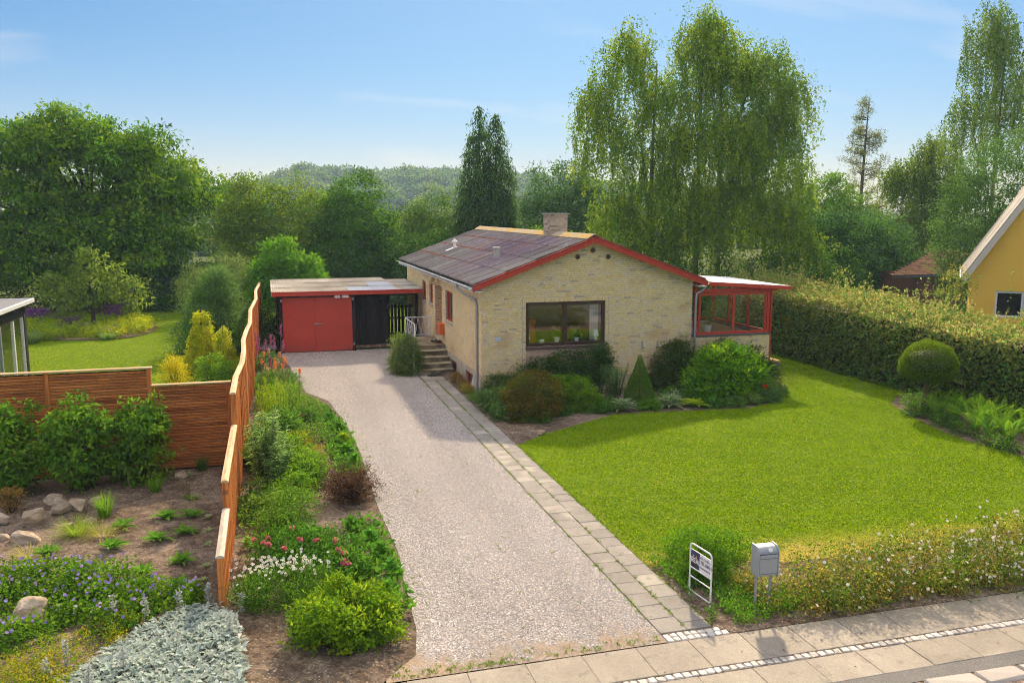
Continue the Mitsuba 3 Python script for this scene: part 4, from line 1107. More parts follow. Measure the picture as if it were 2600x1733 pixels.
gt = thing('garden_gate', 'black slatted timber gate between the garage and the house', 'gate')
x = 5.30
while x < 6.45:
    part(gt, 'slat', uvc(box(x, x + .125, 39.98, 40.0, .12, 1.72 + rng.normal(0, .006), .003), rng.random(), 0), 'black_wood'); x += .165
part(gt, 'rail', uvc(box(5.28, 6.5, 40.004, 40.05, 1.02, 1.12), .4, 0), 'black_wood'); part(gt, 'rail', uvc(box(5.28, 6.5, 40.004, 40.05, .3, .4), .4, 0), 'black_wood'); part(gt, 'rail', uvc(box(5.28, 6.5, 40.004, 40.05, 1.55, 1.64), .4, 0), 'black_wood')

# ---------------------------------------------------------------- fences
FP = np.array([(-.85, 13.2), (-.83, 15.0), (-.78, 18.6), (-.69, 24), (-.66, 28.5), (-.57, 33.5), (-.47, 39), (-.40, 44)])
def fx(y): return float(np.interp(y, FP[:, 1], FP[:, 0])) + (.05 * math.sin(y * .9) if y > 20 else 0)
FN = thing('timber_fence', 'orange larch fence stepping down along the driveway bed with a wide flat cap', 'fence')
def fence_seg(ya, yb, za, zb, silver, nsub):
    """A bay: cap on top, upright boards outside, slats inside."""
    for s in range(nsub):
        y0, y1 = ya + (yb - ya) * s / nsub, ya + (yb - ya) * (s + 1) / nsub
        z0, z1 = za + (zb - za) * s / nsub, za + (zb - za) * (s + 1) / nsub
        P = []
        for y, z in ((y0, z0), (y1, z1)):
            x = fx(y)
            P += [(x - .062, y, z - .012), (x, y, z + .012), (x + .062, y, z - .012), (x + .062, y, z - .038), (x - .062, y, z - .038)]
        V = np.array(P); F = []
        for k in range(5):
            k2 = (k + 1) % 5; F += [[k, k2, k2 + 5], [k, k2 + 5, k + 5]]
        F += [[0, 4, 3], [0, 3, 2], [0, 2, 1], [5, 6, 7], [5, 7, 8], [5, 8, 9]]
        part(FN, 'cap', uvc((V, np.array(F)[:, ::-1]), silver if s == 0 else silver * .5 + .1, 1.0), 'cap_wood')
        part(FN, 'post', uvc(xf(box(-.048, .048, -.048, .048, -.05, z0 - .04, .004), None, (fx(y0), y0 + .05, 0)), rng.random() * .5 + .45, 0), 'larch')
        w = .30 if y0 < 18 else .36
        y = y0 + .11
        while y < y1 - .05:
            ww = min(w, y1 - y)
            zt = z0 + (z1 - z0) * (y - y0) / (y1 - y0) - .042
            part(FN, 'board', uvc(xf(box(.022, .058, 0, ww * .60, .04, zt, .003), None, (fx(y), y, 0)), rng.random() * .4 + .55, 0), 'larch')
            y += ww
        za_, zb_ = .06, min(z0, z1) - .045
        nsl = int((zb_ - za_) / .064)
        part(FN, 'slats', join([uvc(bar((fx(y0 + .1) - .035, y0 + .1, za_ + (q + .5) * (zb_ - za_) / nsl), (fx(y1) - .035, y1, za_ + (q + .5) * (zb_ - za_) / nsl), .02, .046), rng.random() * .4 + .3, 1.0) for q in range(nsl)] + [uvc(bar((fx(y0 + .1) - .008, y0 + .1, (za_ + zb_) / 2), (fx(y1) - .008, y1, (za_ + zb_) / 2), .012, zb_ - za_), .12, 1.0)]), 'larch', kind='stuff')
fence_seg(13.13, 14.98, .87, .99, .9, 1)
fence_seg(15.0, 18.58, 1.47, 1.58, .25, 2)
fence_seg(18.6, 44.0, 2.26, 2.55, .2, 14)
SF = thing('slat_fence', 'dark orange horizontal slat fence behind the green shrubs, stepping up to the left', 'fence')
def slat_bay(x0, x1, zt, posts):
    yf = 21.15
    part(SF, 'cap', uvc(box(x0 - .03, x1 + .03, yf - .075, yf + .075, zt, zt + .035, .008), .15, .5), 'cap_wood')
    nsl = int((zt - .01) / .066)
    for q in range(nsl):
        z = .005 + q * .066
        part(SF, 'slat', uvc(box(x0 + rng.uniform(0, .004), x1, yf - .012 + rng.normal(0, .002), yf + .012, z, z + .055, .005), rng.random() * .55 + .18, .5), 'larch')
    part(SF, 'backing', uvc(box(x0, x1, yf + .02, yf + .03, -.03, zt - .03), .02, .5), 'black_wood')
    for px in posts: part(SF, 'post', uvc(box(px - .05, px + .05, yf - .045, yf + .05, -.05, zt - .002, .005), .62, 0), 'larch')
slat_bay(-2.645, -.93, 2.0, [-.98])
slat_bay(-4.84, -2.655, 2.42, [-2.70])
slat_bay(-7.0, -4.84, 2.42, [-4.84]); slat_bay(-9.2, -7.0, 2.42, [-7.0])

# ---------------------------------------------------------------- mailbox and sign
MB = thing('mailbox', 'silver grey mailbox on two thin legs by the pavement', 'mailbox')
ca, sa = math.cos(.12), math.sin(.12)
def mbx(m): return xf(m, rz(-.06), (7.02, 10.86, 0))
dep, w, zb, zt = .21, .315, .60, 1.06
prof = [(dep / 2, zb + .015), (dep / 2, zt - .02)] + [(dep / 2 - .0 - (.16) * (1 - math.cos(a)), zt - .02 + .0 + .0 + .02 * math.sin(a)) for a in ()]
side = [(dep / 2, zb + .03), (dep / 2, zt)] + [(-dep / 2 + .10 - .10 * math.sin(a), zt - .10 + .10 * math.cos(a)) for a in np.linspace(0, np.pi / 2, 8)] + [(-dep / 2 - .0, zb + .02), (-dep / 2 + .03, zb)]
pl = Polygon(side)
def extr(poly, x0, x1):
    m = trimesh.creation.extrude_polygon(poly, x1 - x0, engine='earcut')
    V = np.asarray(m.vertices)
    return np.column_stack([V[:, 2] + x0, V[:, 0], V[:, 1]]), np.asarray(m.faces)
part(MB, 'body', mbx(extr(pl.buffer(-.006), -w / 2 + .006, w / 2 - .006)), 'galvanised', 35)
for x0, x1 in ((-w / 2 - .012, -w / 2 + .006), (w / 2 - .006, w / 2 + .012)):
    part(MB, 'side', mbx(extr(pl.buffer(.012, join_style=1), x0, x1)), 'galvanised', 35)
fy = -dep / 2 - .004
part(MB, 'flap', mbx(box(-w / 2 + .012, w / 2 - .012, fy - .012, fy + .004, zt - .165, zt - .11, .004)), 'galvanised')
dm = part(MB, 'door', mbx(box(-w / 2 + .012, w / 2 - .012, fy - .010, fy + .004, zb + .06, zt - .172, .004)), 'galvanised')
part(dm, 'lock', mbx(xf(lathe([(.0, 0), (.016, 0), (.016, .008), (.0, .008)], (0, 0, 0), 12), np.array([[1, 0, 0], [0, 0, -1], [0, 1, 0]]), (.0, fy - .011, zt - .20))), 'zinc')
for z in (zt - .109, zt - .171, zb + .053): part(MB, 'seam', col(mbx(box(-w / 2 + .01, w / 2 - .01, fy - .003, fy + .001, z, z + .006)), lin(60, 64, 70)), 'plain')
dsk = xf(lathe([(.0, 0), (.034, 0), (.034, .003), (.0, .003)], (0, 0, 0), 18), np.array([[1, 0, 0], [0, .55, -.83], [0, .83, .55]]), (.03, -dep / 2 + .018, zt - .045))
part(MB, 'round_label', mbx(xf(dsk, None, (0, -.008, .006))), 'white_paint')
for x in (-.115, .115): part(MB, 'leg', mbx(box(x - .016, x + .016, .02, .05, -.05, zb + .1, .003)), 'galvanised')
SG = thing('for_sale_sign', 'estate agent sign reading TIL SALG in a white tube frame beside the path', 'sign')
A, B = np.array([6.24, 11.73, 0]), np.array([6.305, 11.17, 0])
dv = (B - A) / np.linalg.norm(B - A); nv = np.array([dv[1], -dv[0], 0.0]); up = np.array([0, 0, 1.0])
if nv[0] > 0: nv = -nv
Ls = np.linalg.norm(B - A)
arc = lambda c, a0, a1: [A + dv * (c[0] + .07 * math.cos(a)) + up * (c[1] + .07 * math.sin(a)) for a in np.linspace(a0, a1, 6)]
part(SG, 'frame', tube([A - up * .1] + arc((.07, .79), np.pi, np.pi / 2) + arc((Ls - .07, .79), np.pi / 2, 0) + [B - up * .1], .014, 8), 'white_paint', True)
for z in (.47, .32, .085): part(SG, 'crossbar', tube([A + up * z, B + up * z], .010, 8), 'white_paint', True)
o = A + dv * .03
def board(a0, a1, z0, z1, t0, t1):
    P = [o + dv * a + up * z + nv * t for t in (t0, t1) for a in (a0, a1) for z in (z0, z1)]
    return hull_pts(P)
W_ = Ls - .06
part(SG, 'board', col(board(0, W_, .49, .77, -.006, .006), (.78, .78, .80)), 'plain')
part(SG, 'blue_panel', col(board(.0, W_ * .46, .492, .768, .0065, .009), lin(28, 44, 92)), 'satin')
def sign_text(s, h, a, z, c, bold=False):
    m = meshkit.text_mesh(s, h, .0015, bold)
    V = np.asarray(m.vertices)
    part(SG, 'lettering', col((o + dv * a + up * z + V[:, :1] * dv + V[:, 1:2] * up + (V[:, 2:] + .0095) * nv, np.asarray(m.faces)), c), 'plain')
sign_text('REAL', .075, .005, .575, (.8, .8, .82), True)
sign_text('86 24 80 44', .036, W_ * .50, .695, lin(50, 60, 96))
sign_text('TIL SALG', .05, W_ * .50, .615, lin(40, 50, 90), True)
sign_text('Realmæglerne', .028, W_ * .50, .545, lin(60, 66, 90))
for k, (a, sk) in enumerate(((.065, (200, 160, 140)), (.145, (196, 154, 134)))):
    part(SG, 'printed_figure', col(join([board(a - .035, a + .035, .50, .645, .0092, .0097)]), lin(30, 32, 44) if k == 0 else lin(44, 46, 58)), 'plain')
    part(SG, 'printed_face', col(hull_pts([o + dv * (a + .018 * math.cos(q)) + up * (.672 + .026 * math.sin(q)) + nv * t for q in np.linspace(0, 6.28, 12) for t in (.0092, .0099)]), lin(*sk)), 'plain')
# ---------------------------------------------------------------- trees
G1, G2, G3, YG, OL, DK = (.058, .115, .020), (.042, .092, .020), (.090, .150, .020), (.145, .185, .016), (.095, .115, .022), (.028, .060, .022)
q = R_(100)
WB = [(-10.5, 59, 7.6, 5.0, 4.0, 3.6), (-14.5, 59, 6.8, 4.4, 3.8, 3.2), (-6.6, 59, 6.2, 3.2, 3.2, 2.8), (-12.5, 57.5, 4.4, 5.2, 3.2, 2.5), (-7.0, 57.6, 4.2, 2.8, 2.8, 2.2), (-17.5, 57, 3.8, 3.6, 3.4, 2.4), (-9.4, 56.4, 3.0, 2.6, 2.0, 1.4)]
for i in range(34):
    th = q.uniform(.05, 3.05); ph = q.uniform(-1.2, .35)
    x = -10.6 + 7.6 * math.cos(th) * math.cos(ph) ** .5 if q.random() < .75 else -10.6 + q.uniform(-6, 7)
    z = 3.8 + 6.9 * math.sin(th) * q.uniform(.82, 1.0)
    WB.append((min(x, -3.4), 57.8 + 3.2 * math.sin(ph), z, q.uniform(1.2, 2.0), q.uniform(1.2, 1.9), q.uniform(.8, 1.3)))
for i in range(26):
    WB.append((q.uniform(-17.5, -4.6), q.uniform(55.0, 56.4), q.uniform(2.6, 9.0), q.uniform(1.1, 1.8), q.uniform(.9, 1.4), q.uniform(.7, 1.2)))
tree('walnut_tree', 'huge spreading leafy tree at the far left behind the neighbour garden', 'tree',
     WB,
     (-10.5, 60, 0), (-10.5, 60, 8.5), .45, 3500, 24, .28, .13, [(.068, .13, .022), G1, G2, G3, (.15, .20, .02), (.11, .17, .022)], 101, mat='leaf_gloss', cr=.5, inner=.14, droop=.5, dv=.42, ntwig=200)
def mass(name, label, blobs, clumps, per, L, cols, seed, **kw):
    b = np.asarray(blobs, float)
    x, y = b[:, 0].mean(), b[:, 1].mean()
    kw.setdefault('ntwig', 30)
    return tree(name, label, 'tree', blobs, (x, y, 0), (x, y, b[:, 2].mean()), .16, clumps, per, L, L * kw.pop('wr', .5), cols, seed, **kw)
mass('field_maple', 'broad tree with a rounded yellow-green top behind the garage, right of the huge tree', [(-.6, 62, 4.6, 2.7, 2.4, 3.6), (1.9, 62, 5.0, 2.4, 2.4, 3.3), (.6, 61, 3.0, 3.0, 2.2, 2.6), (3.4, 63, 5.4, 1.5, 1.8, 2.4), (-1.6, 61, 6.0, 1.5, 1.5, 2.2)], 1000, 26, .22, [OL, G1, YG, (.07, .09, .02)], 103, cr=.55, wr=.45)
mass('lime_tree', 'dark green tree rising to a peak directly behind the garage', [(6.3, 60, 5.4, 2.2, 2.2, 3.0), (5.0, 60, 4.2, 2.0, 2.0, 3.2), (7.4, 60, 3.4, 1.7, 2.0, 2.6), (6.0, 59, 2.2, 2.6, 1.6, 1.9)], 850, 26, .22, [G1, G2, G2, DK, G3], 104, cr=.5)
mass('whitebeam_tree', 'grey-green bushy tree left of the tall conifer', [(10.0, 63, 3.4, 1.9, 2, 2.9), (12.2, 63, 4.2, 2.2, 2, 3.2), (13.6, 62, 2.6, 2.0, 2, 2.6), (11, 62, 2.0, 2.4, 1.6, 1.9)], 800, 26, .20, [(.075, .11, .04), (.06, .095, .035), G2, (.10, .135, .05)], 105, cr=.5)
mass('hedge_tree', 'dark bushy tree behind the shed roof beside the house', [(8.8, 57, 2.0, 2.0, 1.6, 2.2), (11.0, 57, 2.2, 1.9, 1.6, 2.4), (4.2, 57, 1.8, 2.6, 1.6, 2.0), (1.5, 57, 1.6, 2.4, 1.6, 2.0)], 620, 26, .20, [DK, G2, (.035, .065, .022)], 106, cr=.5)
# twin-topped conifer
def conifer(name, label, axes, z0, sprays, L, cols, seed, mat='leaf', droop=.9, group=None, bark=(.08, .06, .045), per=20, cr=.35, wr=.34):
    """axes: list of (x, y, top z, base radius, power); drooping sprays on tapering spires."""
    rng = R_(seed); t = thing(name, label, 'tree', group)
    A = np.asarray(axes, float)
    w = rng.choice(len(A), sprays, p=(A[:, 2] * A[:, 3]) / (A[:, 2] * A[:, 3]).sum())
    f = 1 - np.sqrt(rng.random(sprays))
    f = np.clip(f ** .85, 0, 1); z = z0 + (A[w, 2] - z0) * f
    a = rng.uniform(0, 2 * np.pi, sprays)
    lump = 1 + .45 * (meshkit.noise(np.column_stack([np.cos(a) * 1.6 + w * 9, np.sin(a) * 1.6, z * 1.1]), seed) - .5)
    r = A[w, 3] * (1 - f) ** A[w, 4] * lump * np.where(rng.random(sprays) < .2, rng.uniform(.4, .8, sprays), rng.uniform(.84, 1.05, sprays)) + .06
    hor = np.stack([np.cos(a), np.sin(a), 0 * a], 1)
    c = np.column_stack([A[w, 0], A[w, 1], z]) + hor * r[:, None]
    k = np.repeat(np.arange(sprays), per); n = len(k)
    s = rng.random(n)
    P = c[k] + hor[k] * ((s - .6) * cr)[:, None] * .9 - np.array([0, 0, 1.0]) * (s * s * cr * droop)[:, None] + rng.normal(0, cr * .22, (n, 3))
    D = unit(hor[k] * .6 - np.array([0, 0, droop]) + rng.normal(0, .45, (n, 3)))
    N = unit(hor[k] + np.array([0, 0, .5]) + rng.normal(0, .5, (n, 3)))
    pc = np.asarray(cols)[rng.integers(0, len(cols), sprays)] * np.exp(rng.normal(0, .2, (sprays, 1)))
    m = leaves(P, D, N, L * rng.uniform(.7, 1.3, n), L * wr, np.clip(shade(rng, n, 1.0, .15, .1) * pc[k], .003, .9))
    part(t, 'crown', m, mat)
    part(t, 'trunk', col(join([tube([(x, y, 0), (x, y, tz * .55), (x, y, tz * .97)], [rr * .07 + .04, rr * .04 + .03, .012], 7) for x, y, tz, rr, p in A]), bark), 'bark', True)
    return t
conifer('cypress_tree', 'tall dark conifer with a twin top standing behind the house', [(15.1, 62, 13.9, 2.3, .72), (16.35, 62, 13.2, 2.3, .72), (15.5, 62, 9.5, 2.75, .55), (16.4, 62, 8.2, 2.5, .5)], .5, 2300, .26, [(.042, .075, .042), (.055, .092, .05), (.065, .10, .05), (.035, .06, .03)], 107, droop=1.25, per=22, cr=.6)
mass('oak_tree', 'rounded bluish-green tree between the tall conifer and the big birch', [(26.0, 76, 6.8, 3.4, 3, 3.8), (28.6, 76, 5.8, 2.6, 3, 3.2), (23.9, 76, 4.6, 2.6, 3, 2.8), (26.5, 75, 3.4, 3.6, 3, 2.6)], 850, 26, .27, [(.045, .085, .036), (.035, .07, .033), (.055, .095, .035)], 108, cr=.6)
mass('elder_tree', 'bright light green bushy tree peeping over the roof ridge beside the chimney', [(18.4, 58, 2.8, 1.4, 1.4, 2.0), (20.3, 60, 2.6, 2.2, 1.6, 2.2), (17.4, 57, 2.0, 1.4, 1.4, 1.7)], 300, 24, .20, [(.105, .165, .035), G3], 109, cr=.45)
# birches
def birch(name, label, stems, blobs, strands, lmin, lmax, per_m, L, cols, seed, extra=None, group=None, r0=.22, clump=0, gapk=.26):
    t = thing(name, label, 'tree', group); rng = R_(seed)
    B = np.asarray(blobs, float)
    w = rng.choice(len(B), strands, p=(B[:, 3] * B[:, 5]) / (B[:, 3] * B[:, 5]).sum())
    d = sphere_dirs(rng, strands); d[:, 2] = np.where(d[:, 2] < -.35, -d[:, 2], d[:, 2])
    rr = rng.uniform(.35, 1.02, strands) ** .6
    lump = 1 + .22 * (meshkit.noise(d * 2.6 + w[:, None] * 5.1, seed) - .5) * 2
    a = B[w, :3] + d * B[w, 3:] * (rr * lump)[:, None]
    gap = meshkit.noise(a * .62, seed + 4) * .65 + meshkit.noise(a * 1.5, seed + 8) * .35
    keep = gap > gapk
    a = a[keep]; n = len(a)
    m = weep(a, rng.uniform(lmin, lmax, n) * np.clip(.6 + gap[keep], .6, 1.3), per_m, L, L * .72, cols, seed + 1)
    if clump:
        m2, _ = crown(blobs, clump, 22, L * 1.1, L * .7, cols, seed + 6, cr=.5, inner=.5)
        m = join([m, m2])
    part(t, 'crown', m, 'leaf')
    ms = []
    for i, (x, y, h) in enumerate(stems):
        tg = [b[:3] + np.array([0, 0, b[5] * .2]) for b in B]
        tg = sorted(tg, key=lambda q: (q[0] - x) ** 2 + (q[1] - y) ** 2)[:max(3, len(tg) // len(stems))]
        near = a[((a[:, :2] - [x, y]) ** 2).sum(1).argsort()[:160]]
        ms.append(limbs((x, y, 0), (x + rng.normal(0, .3), y, h), r0, tg, seed + 20 + i, near[rng.choice(len(near), 70)], .3))
    part(t, 'trunk', col(join(ms), (.24, .215, .18)), 'bark', True)
    return t
BC = [(.100, .145, .030), (.088, .135, .034), (.135, .17, .028), (.07, .11, .034), (.17, .195, .028)]
birch('birch_tree', 'very large weeping birch right of the house, reaching the top of the picture', [(25.5, 48.5, 17.5), (27.6, 49.5, 15.5), (22.2, 48, 14.5)],
      [(25.7, 48, 14.6, 2.6, 2.8, 2.9), (27.6, 48.5, 13.4, 3.0, 2.8, 2.9), (20.5, 48, 13.6, 2.0, 2.4, 3.2), (19.4, 48, 9.4, 2.2, 2.4, 2.4), (30.2, 48.5, 10.2, 2.6, 2.6, 2.8), (25.4, 47, 9.4, 4.2, 3.0, 3.0), (22.4, 47, 6.6, 3.4, 2.6, 2.6), (28.2, 47, 6.2, 3.8, 2.8, 2.8), (30.6, 47.5, 5.2, 2.2, 2.4, 2.2), (19.8, 47.5, 5.4, 1.8, 2.0, 2.0), (25.6, 48.5, 16.6, 1.4, 1.4, 1.7), (33.0, 50, 8.2, 1.4, 1.6, 1.6), (29.4, 48, 14.2, 2.0, 2.2, 2.2), (31.4, 48, 12.6, 1.5, 1.8, 2.2), (18.6, 48, 11.6, 1.5, 1.8, 2.0), (22.9, 48, 11.4, 1.9, 2.4, 3.0), (28.4, 48, 10.0, 2.6, 2.6, 2.6), (25, 46.5, 4.6, 3.0, 2.0, 2.4), (31.4, 47, 3.6, 2.2, 2, 2.0), (21.4, 46.8, 3.6, 2.4, 1.8, 2.0)],
      6000, 0.5, 2.0, 18, .145, BC, 111, r0=.2, clump=900, gapk=.33)
birch('birch_tree', 'smaller weeping birch right of the bare pine', [(54.4, 62.5, 12)],
      [(54.8, 62, 10.6, 2.0, 2, 2.2), (52.6, 62, 8.4, 2.2, 2, 2.6), (55.6, 62, 7.2, 2.8, 2.4, 3.0), (53.0, 61.5, 4.6, 3.0, 2.4, 2.6), (50.6, 62, 8.6, 1.0, 1.2, 1.6)], 1300, 1.0, 2.6, 15, .16, [(.095, .125, .022), (.075, .11, .024), (.12, .145, .02)], 112, r0=.18, clump=120)
birch('birch_tree', 'tall drooping birch cut by the right edge above the yellow house', [(54.5, 55.5, 20)],
      [(53.6, 55, 17.4, 2.6, 2.5, 3.6), (51.9, 55, 13.6, 1.9, 2.2, 2.6), (55.4, 55, 13.4, 2.6, 2.6, 3.4), (52.6, 55, 19.6, 1.8, 2, 2.4), (50.6, 55, 13.6, 1.0, 1.2, 1.3)], 620, 1.2, 4.2, 14, .16, [(.075, .11, .034), (.09, .125, .034), (.11, .14, .028)], 113, r0=.2, gapk=.38)
rng = R_(119)
for i, (x, y, z, r, lab) in enumerate(((16.5, 47.5, 1.6, 1.6, 'dark bush behind the right rear corner of the house'), (19.2, 46, 1.9, 1.7, 'leafy bush seen through the left sunroom panes'), (22.0, 45, 1.9, 1.9, 'leafy bush seen through the right sunroom panes'), (25.2, 45.5, 1.9, 2.0, 'bush under the big birch, right of the sunroom roof'), (28.6, 46, 2.0, 2.1, 'olive bush under the right side of the big birch'), (32.0, 46.5, 2.2, 2.2, 'bush at the right foot of the big birch'), (35.2, 48, 2.0, 2.0, 'bush between the big birch and the dark glossy tree'), (18.0, 39.5, 1.3, 1.3, 'green shrub close behind the sunroom'), (20.2, 38.8, 1.4, 1.3, 'shrub close behind the right end of the sunroom'), (49, 54, 2.0, 2.4, 'bush behind the brown roofed outbuilding'))):
    shrub('garden_bush', lab, [(x, y, z * .8, r, r * .8, z), (x + r * .5, y, z * .6, r * .7, r * .6, z * .7), (x - r * .5, y, z * .65, r * .7, r * .6, z * .8)], 300, 22, .17, .07, [G1, G2, DK, OL] if i % 2 else [G2, DK, (.06, .10, .03)], 160 + i, cr=.38, stems=False)
shrub('white_shrub', 'white flowering shrub seen through the left sunroom pane', [(17.2, 36.0, 2.2, .9, .8, 1.2), (17.6, 36, 1.2, 1.0, .9, 1.2)], 240, 18, .12, .05, [G1, G1, G2, (.40, .40, .42)], 172, cr=.3, stems=False)
# thin pine, nearly bare
t = thing('pine_tree', 'thin sparse pine with a bare trunk against the sky right of the birch', 'tree'); rng = R_(114)
tx, ty = 57.6, 75.0
ms, tips = [tube([(tx, ty, 0), (tx - .1, ty, 8), (tx + .2, ty, 16.8)], [.22, .16, .03], 8)], []
for i in range(64):
    f = rng.uniform(.30, .98); z = 16.8 * f; a = rng.uniform(0, 6.28)
    r = (1 - f) * 5.2 * rng.uniform(.5, 1.05) + .3
    e = np.array([tx + r * math.cos(a), ty + r * math.sin(a), z + r * .28])
    ms.append(tube(bez((tx, ty, z), (tx + r * .5 * math.cos(a), ty + r * .5 * math.sin(a), z - .05), e, 5), np.linspace(.05, .014, 5), 5, False))
    for q in range(7): tips.append(bez((tx, ty, z), (tx + r * .5 * math.cos(a), ty + r * .5 * math.sin(a), z), e, 12)[rng.integers(4, 12)] + rng.normal(0, .22, 3))
part(t, 'trunk', col(join(ms), (.13, .10, .075)), 'bark', True)
tips = np.array(tips); k = np.repeat(np.arange(len(tips)), 16); n = len(k)
part(t, 'crown', leaves(tips[k] + rng.normal(0, .17, (n, 3)), sphere_dirs(rng, n) + [0, 0, .4], sphere_dirs(rng, n), .24, .07, shade(rng, n, (.10, .10, .05), .25, .15)), 'leaf')
mass('maple_tree', 'dark glossy leafy tree below the bare pine, behind the right hedge', [(39.0, 52, 3.6, 2.6, 2.4, 2.8), (41.8, 53, 3.4, 2.6, 2.4, 2.6), (40.6, 51, 1.8, 3.4, 2, 2.0), (36.6, 52, 3.6, 1.8, 2, 2.4)], 900, 26, .24, [(.042, .085, .036), (.055, .105, .042), (.035, .07, .032), (.075, .13, .05)], 115, mat='leaf_gloss', cr=.5, droop=.5)
mass('maple_tree', 'mid green tree behind the dark glossy one, right of the big birch', [(40.5, 57, 6.0, 2.4, 2, 2.6), (43.5, 58, 5.0, 2.6, 2, 2.4), (38.6, 57, 4.6, 1.8, 2, 2.6)], 520, 26, .24, [(.07, .115, .028), G1, (.095, .14, .028)], 116, cr=.5)
mass('hornbeam_tree', 'tall dense dark green tree beside the roof of the yellow house', [(36.0, 38.0, 4.8, 1.8, 2, 3.1), (37.4, 38.5, 6.2, 2.2, 2.2, 3.4), (39.8, 39, 7.4, 2.6, 2.4, 3.2), (35.9, 37.6, 2.2, 1.2, 1.6, 2.3), (37.6, 37.6, 3.0, 2.2, 2, 3.0)], 1150, 26, .15, [(.05, .095, .038), (.042, .08, .034), (.065, .11, .045), (.09, .135, .06)], 117, mat='leaf_gloss', cr=.42, droop=.5)
mass('willow_tree', 'low olive green tree behind the birches at the right', [(48.0, 64, 3.6, 3.4, 2.4, 2.8), (51, 64, 2.6, 3.4, 2.4, 2.4)], 420, 24, .24, [OL, (.07, .10, .028)], 118, cr=.5)
# far trees and the wooded hill
far = [(58, 150, 8, 9, 'pale hazy tree far behind the bare pine'), (72, 150, 9, 10, 'pale hazy tree right of the bare pine, far off'), (94, 165, 11, 11, 'pale hazy tree far off between the two right birches'), (23, 140, 5, 7, 'hazy yellow-green tree far off left of the tall conifer'), (30.5, 150, 5.4, 7.5, 'hazy rounded tree just left of the tall conifer'), (17.5, 150, 5.2, 6.5, 'hazy tree far off above the grey-green tree'), (-3.6, 105, 8.4, 4.4, 'thin pale tree peeping between the huge tree and the yellow-green tree'), (47, 160, 5.6, 9, 'hazy tree far off right of the tall conifer')]
for i, (x, y, z, r, lab) in enumerate(far):
    cc = [(.085, .11, .035), (.07, .10, .04)] if i != 3 else [(.13, .15, .03), (.11, .13, .03)]
    mass('far_tree', lab, [(x, y, z * .62, r * .5, r * .5, z * .52), (x + r * .3, y, z * .5, r * .42, r * .4, z * .42), (x - r * .35, y, z * .45, r * .4, r * .4, z * .4)], 240, 18, .48, cc, 130 + i, cr=.9, ntwig=8)
HX, HY = np.meshgrid(np.linspace(-500, 1100, 81), np.linspace(460, 1500, 41))
def hillz(x, y):
    x, y = x / 2.0, y / 2.0
    f = np.clip((y - 235) / 130, 0, 1); f = f * f * (3 - 2 * f)
    return f * (3.5 + 14.5 * np.exp(-((x - 65) / 70) ** 2) + 6.5 * np.exp(-((x - 15) / 16) ** 2) + 3.0 * np.exp(-((x - 140) / 45) ** 2) - 2.5 * np.exp(-((x + 60) / 60) ** 2)) * 1.5 - 1.0
Z = hillz(HX, HY)
idx = np.arange(HX.size).reshape(HX.shape)
struct('hill', (np.column_stack([HX.ravel(), HY.ravel(), Z.ravel()]), np.vstack([np.stack([idx[:-1, :-1].ravel(), idx[:-1, 1:].ravel(), idx[1:, 1:].ravel()], 1), np.stack([idx[:-1, :-1].ravel(), idx[1:, 1:].ravel(), idx[1:, :-1].ravel()], 1)])), 'field', smooth=True)
labels['hill_forest'] = {'kind': 'stuff', 'label': 'hazy wood covering the far hill', 'category': 'wood'}
m, _ = crown([(0, 0, 3.0, 3.6, 3.6, 3.2), (1.6, .5, 2.4, 2.6, 2.6, 2.4), (-1.7, -.3, 2.2, 2.4, 2.4, 2.2)], 90, 13, 1.1, .75, [(.055, .09, .032), (.07, .105, .035), (.045, .08, .034)], 140, cr=1.1, inner=.05)
m2, _ = crown([(0, 0, 3.4, 3.0, 3.0, 3.4), (.9, .5, 2.0, 2.8, 2.6, 2.0)], 80, 13, 1.1, .7, [(.075, .105, .03), (.09, .12, .034)], 141, cr=1.1, inner=.05)
for i, mm in enumerate((m, m2)):
    d = mikit.ply((mm[0], mm[1]), 'leaf', smooth=True, color=thin(mm[2]))
    scene['far_wood_%s' % 'ab'[i]] = {'type': 'shapegroup', 'tree': d}
rng = R_(142); j = 0
for i in range(1700):
    x, y = rng.uniform(-300, 520), 510 + 380 * rng.random() ** 1.3
    if abs(x / y - .2) > .42: continue
    j += 1; s = rng.uniform(1.5, 2.4)
    scene['hill_forest__%03d' % j] = {'type': 'instance', 'group': {'type': 'ref', 'id': 'far_wood_%s' % 'ab'[int(rng.random() > .6)]},
        'to_world': T().translate([x, y, float(hillz(x, y)) - .6]).rotate([0, 0, 1], float(rng.uniform(0, 360))).scale([s * 1.05, s * 1.05, s * rng.uniform(.85, 1.2)])}
# fields' edge between garden and hill
labels['far_woodland'] = {'kind': 'stuff', 'label': 'far belt of trees across the valley', 'category': 'wood'}
for i in range(620):
    y = rng.uniform(120, 235); u = rng.uniform(-.42, 1.35); x = u * y
    s = rng.uniform(.42, .72) if u > .42 else rng.uniform(.30, .5)
    scene['far_woodland__%03d' % (i + 1)] = {'type': 'instance', 'group': {'type': 'ref', 'id': 'far_wood_%s' % 'ab'[int(rng.random() > .5)]},
        'to_world': T().translate([x, y, -.5]).rotate([0, 0, 1], float(rng.uniform(0, 360))).scale([s, s, s * rng.uniform(.8, 1.05)])}

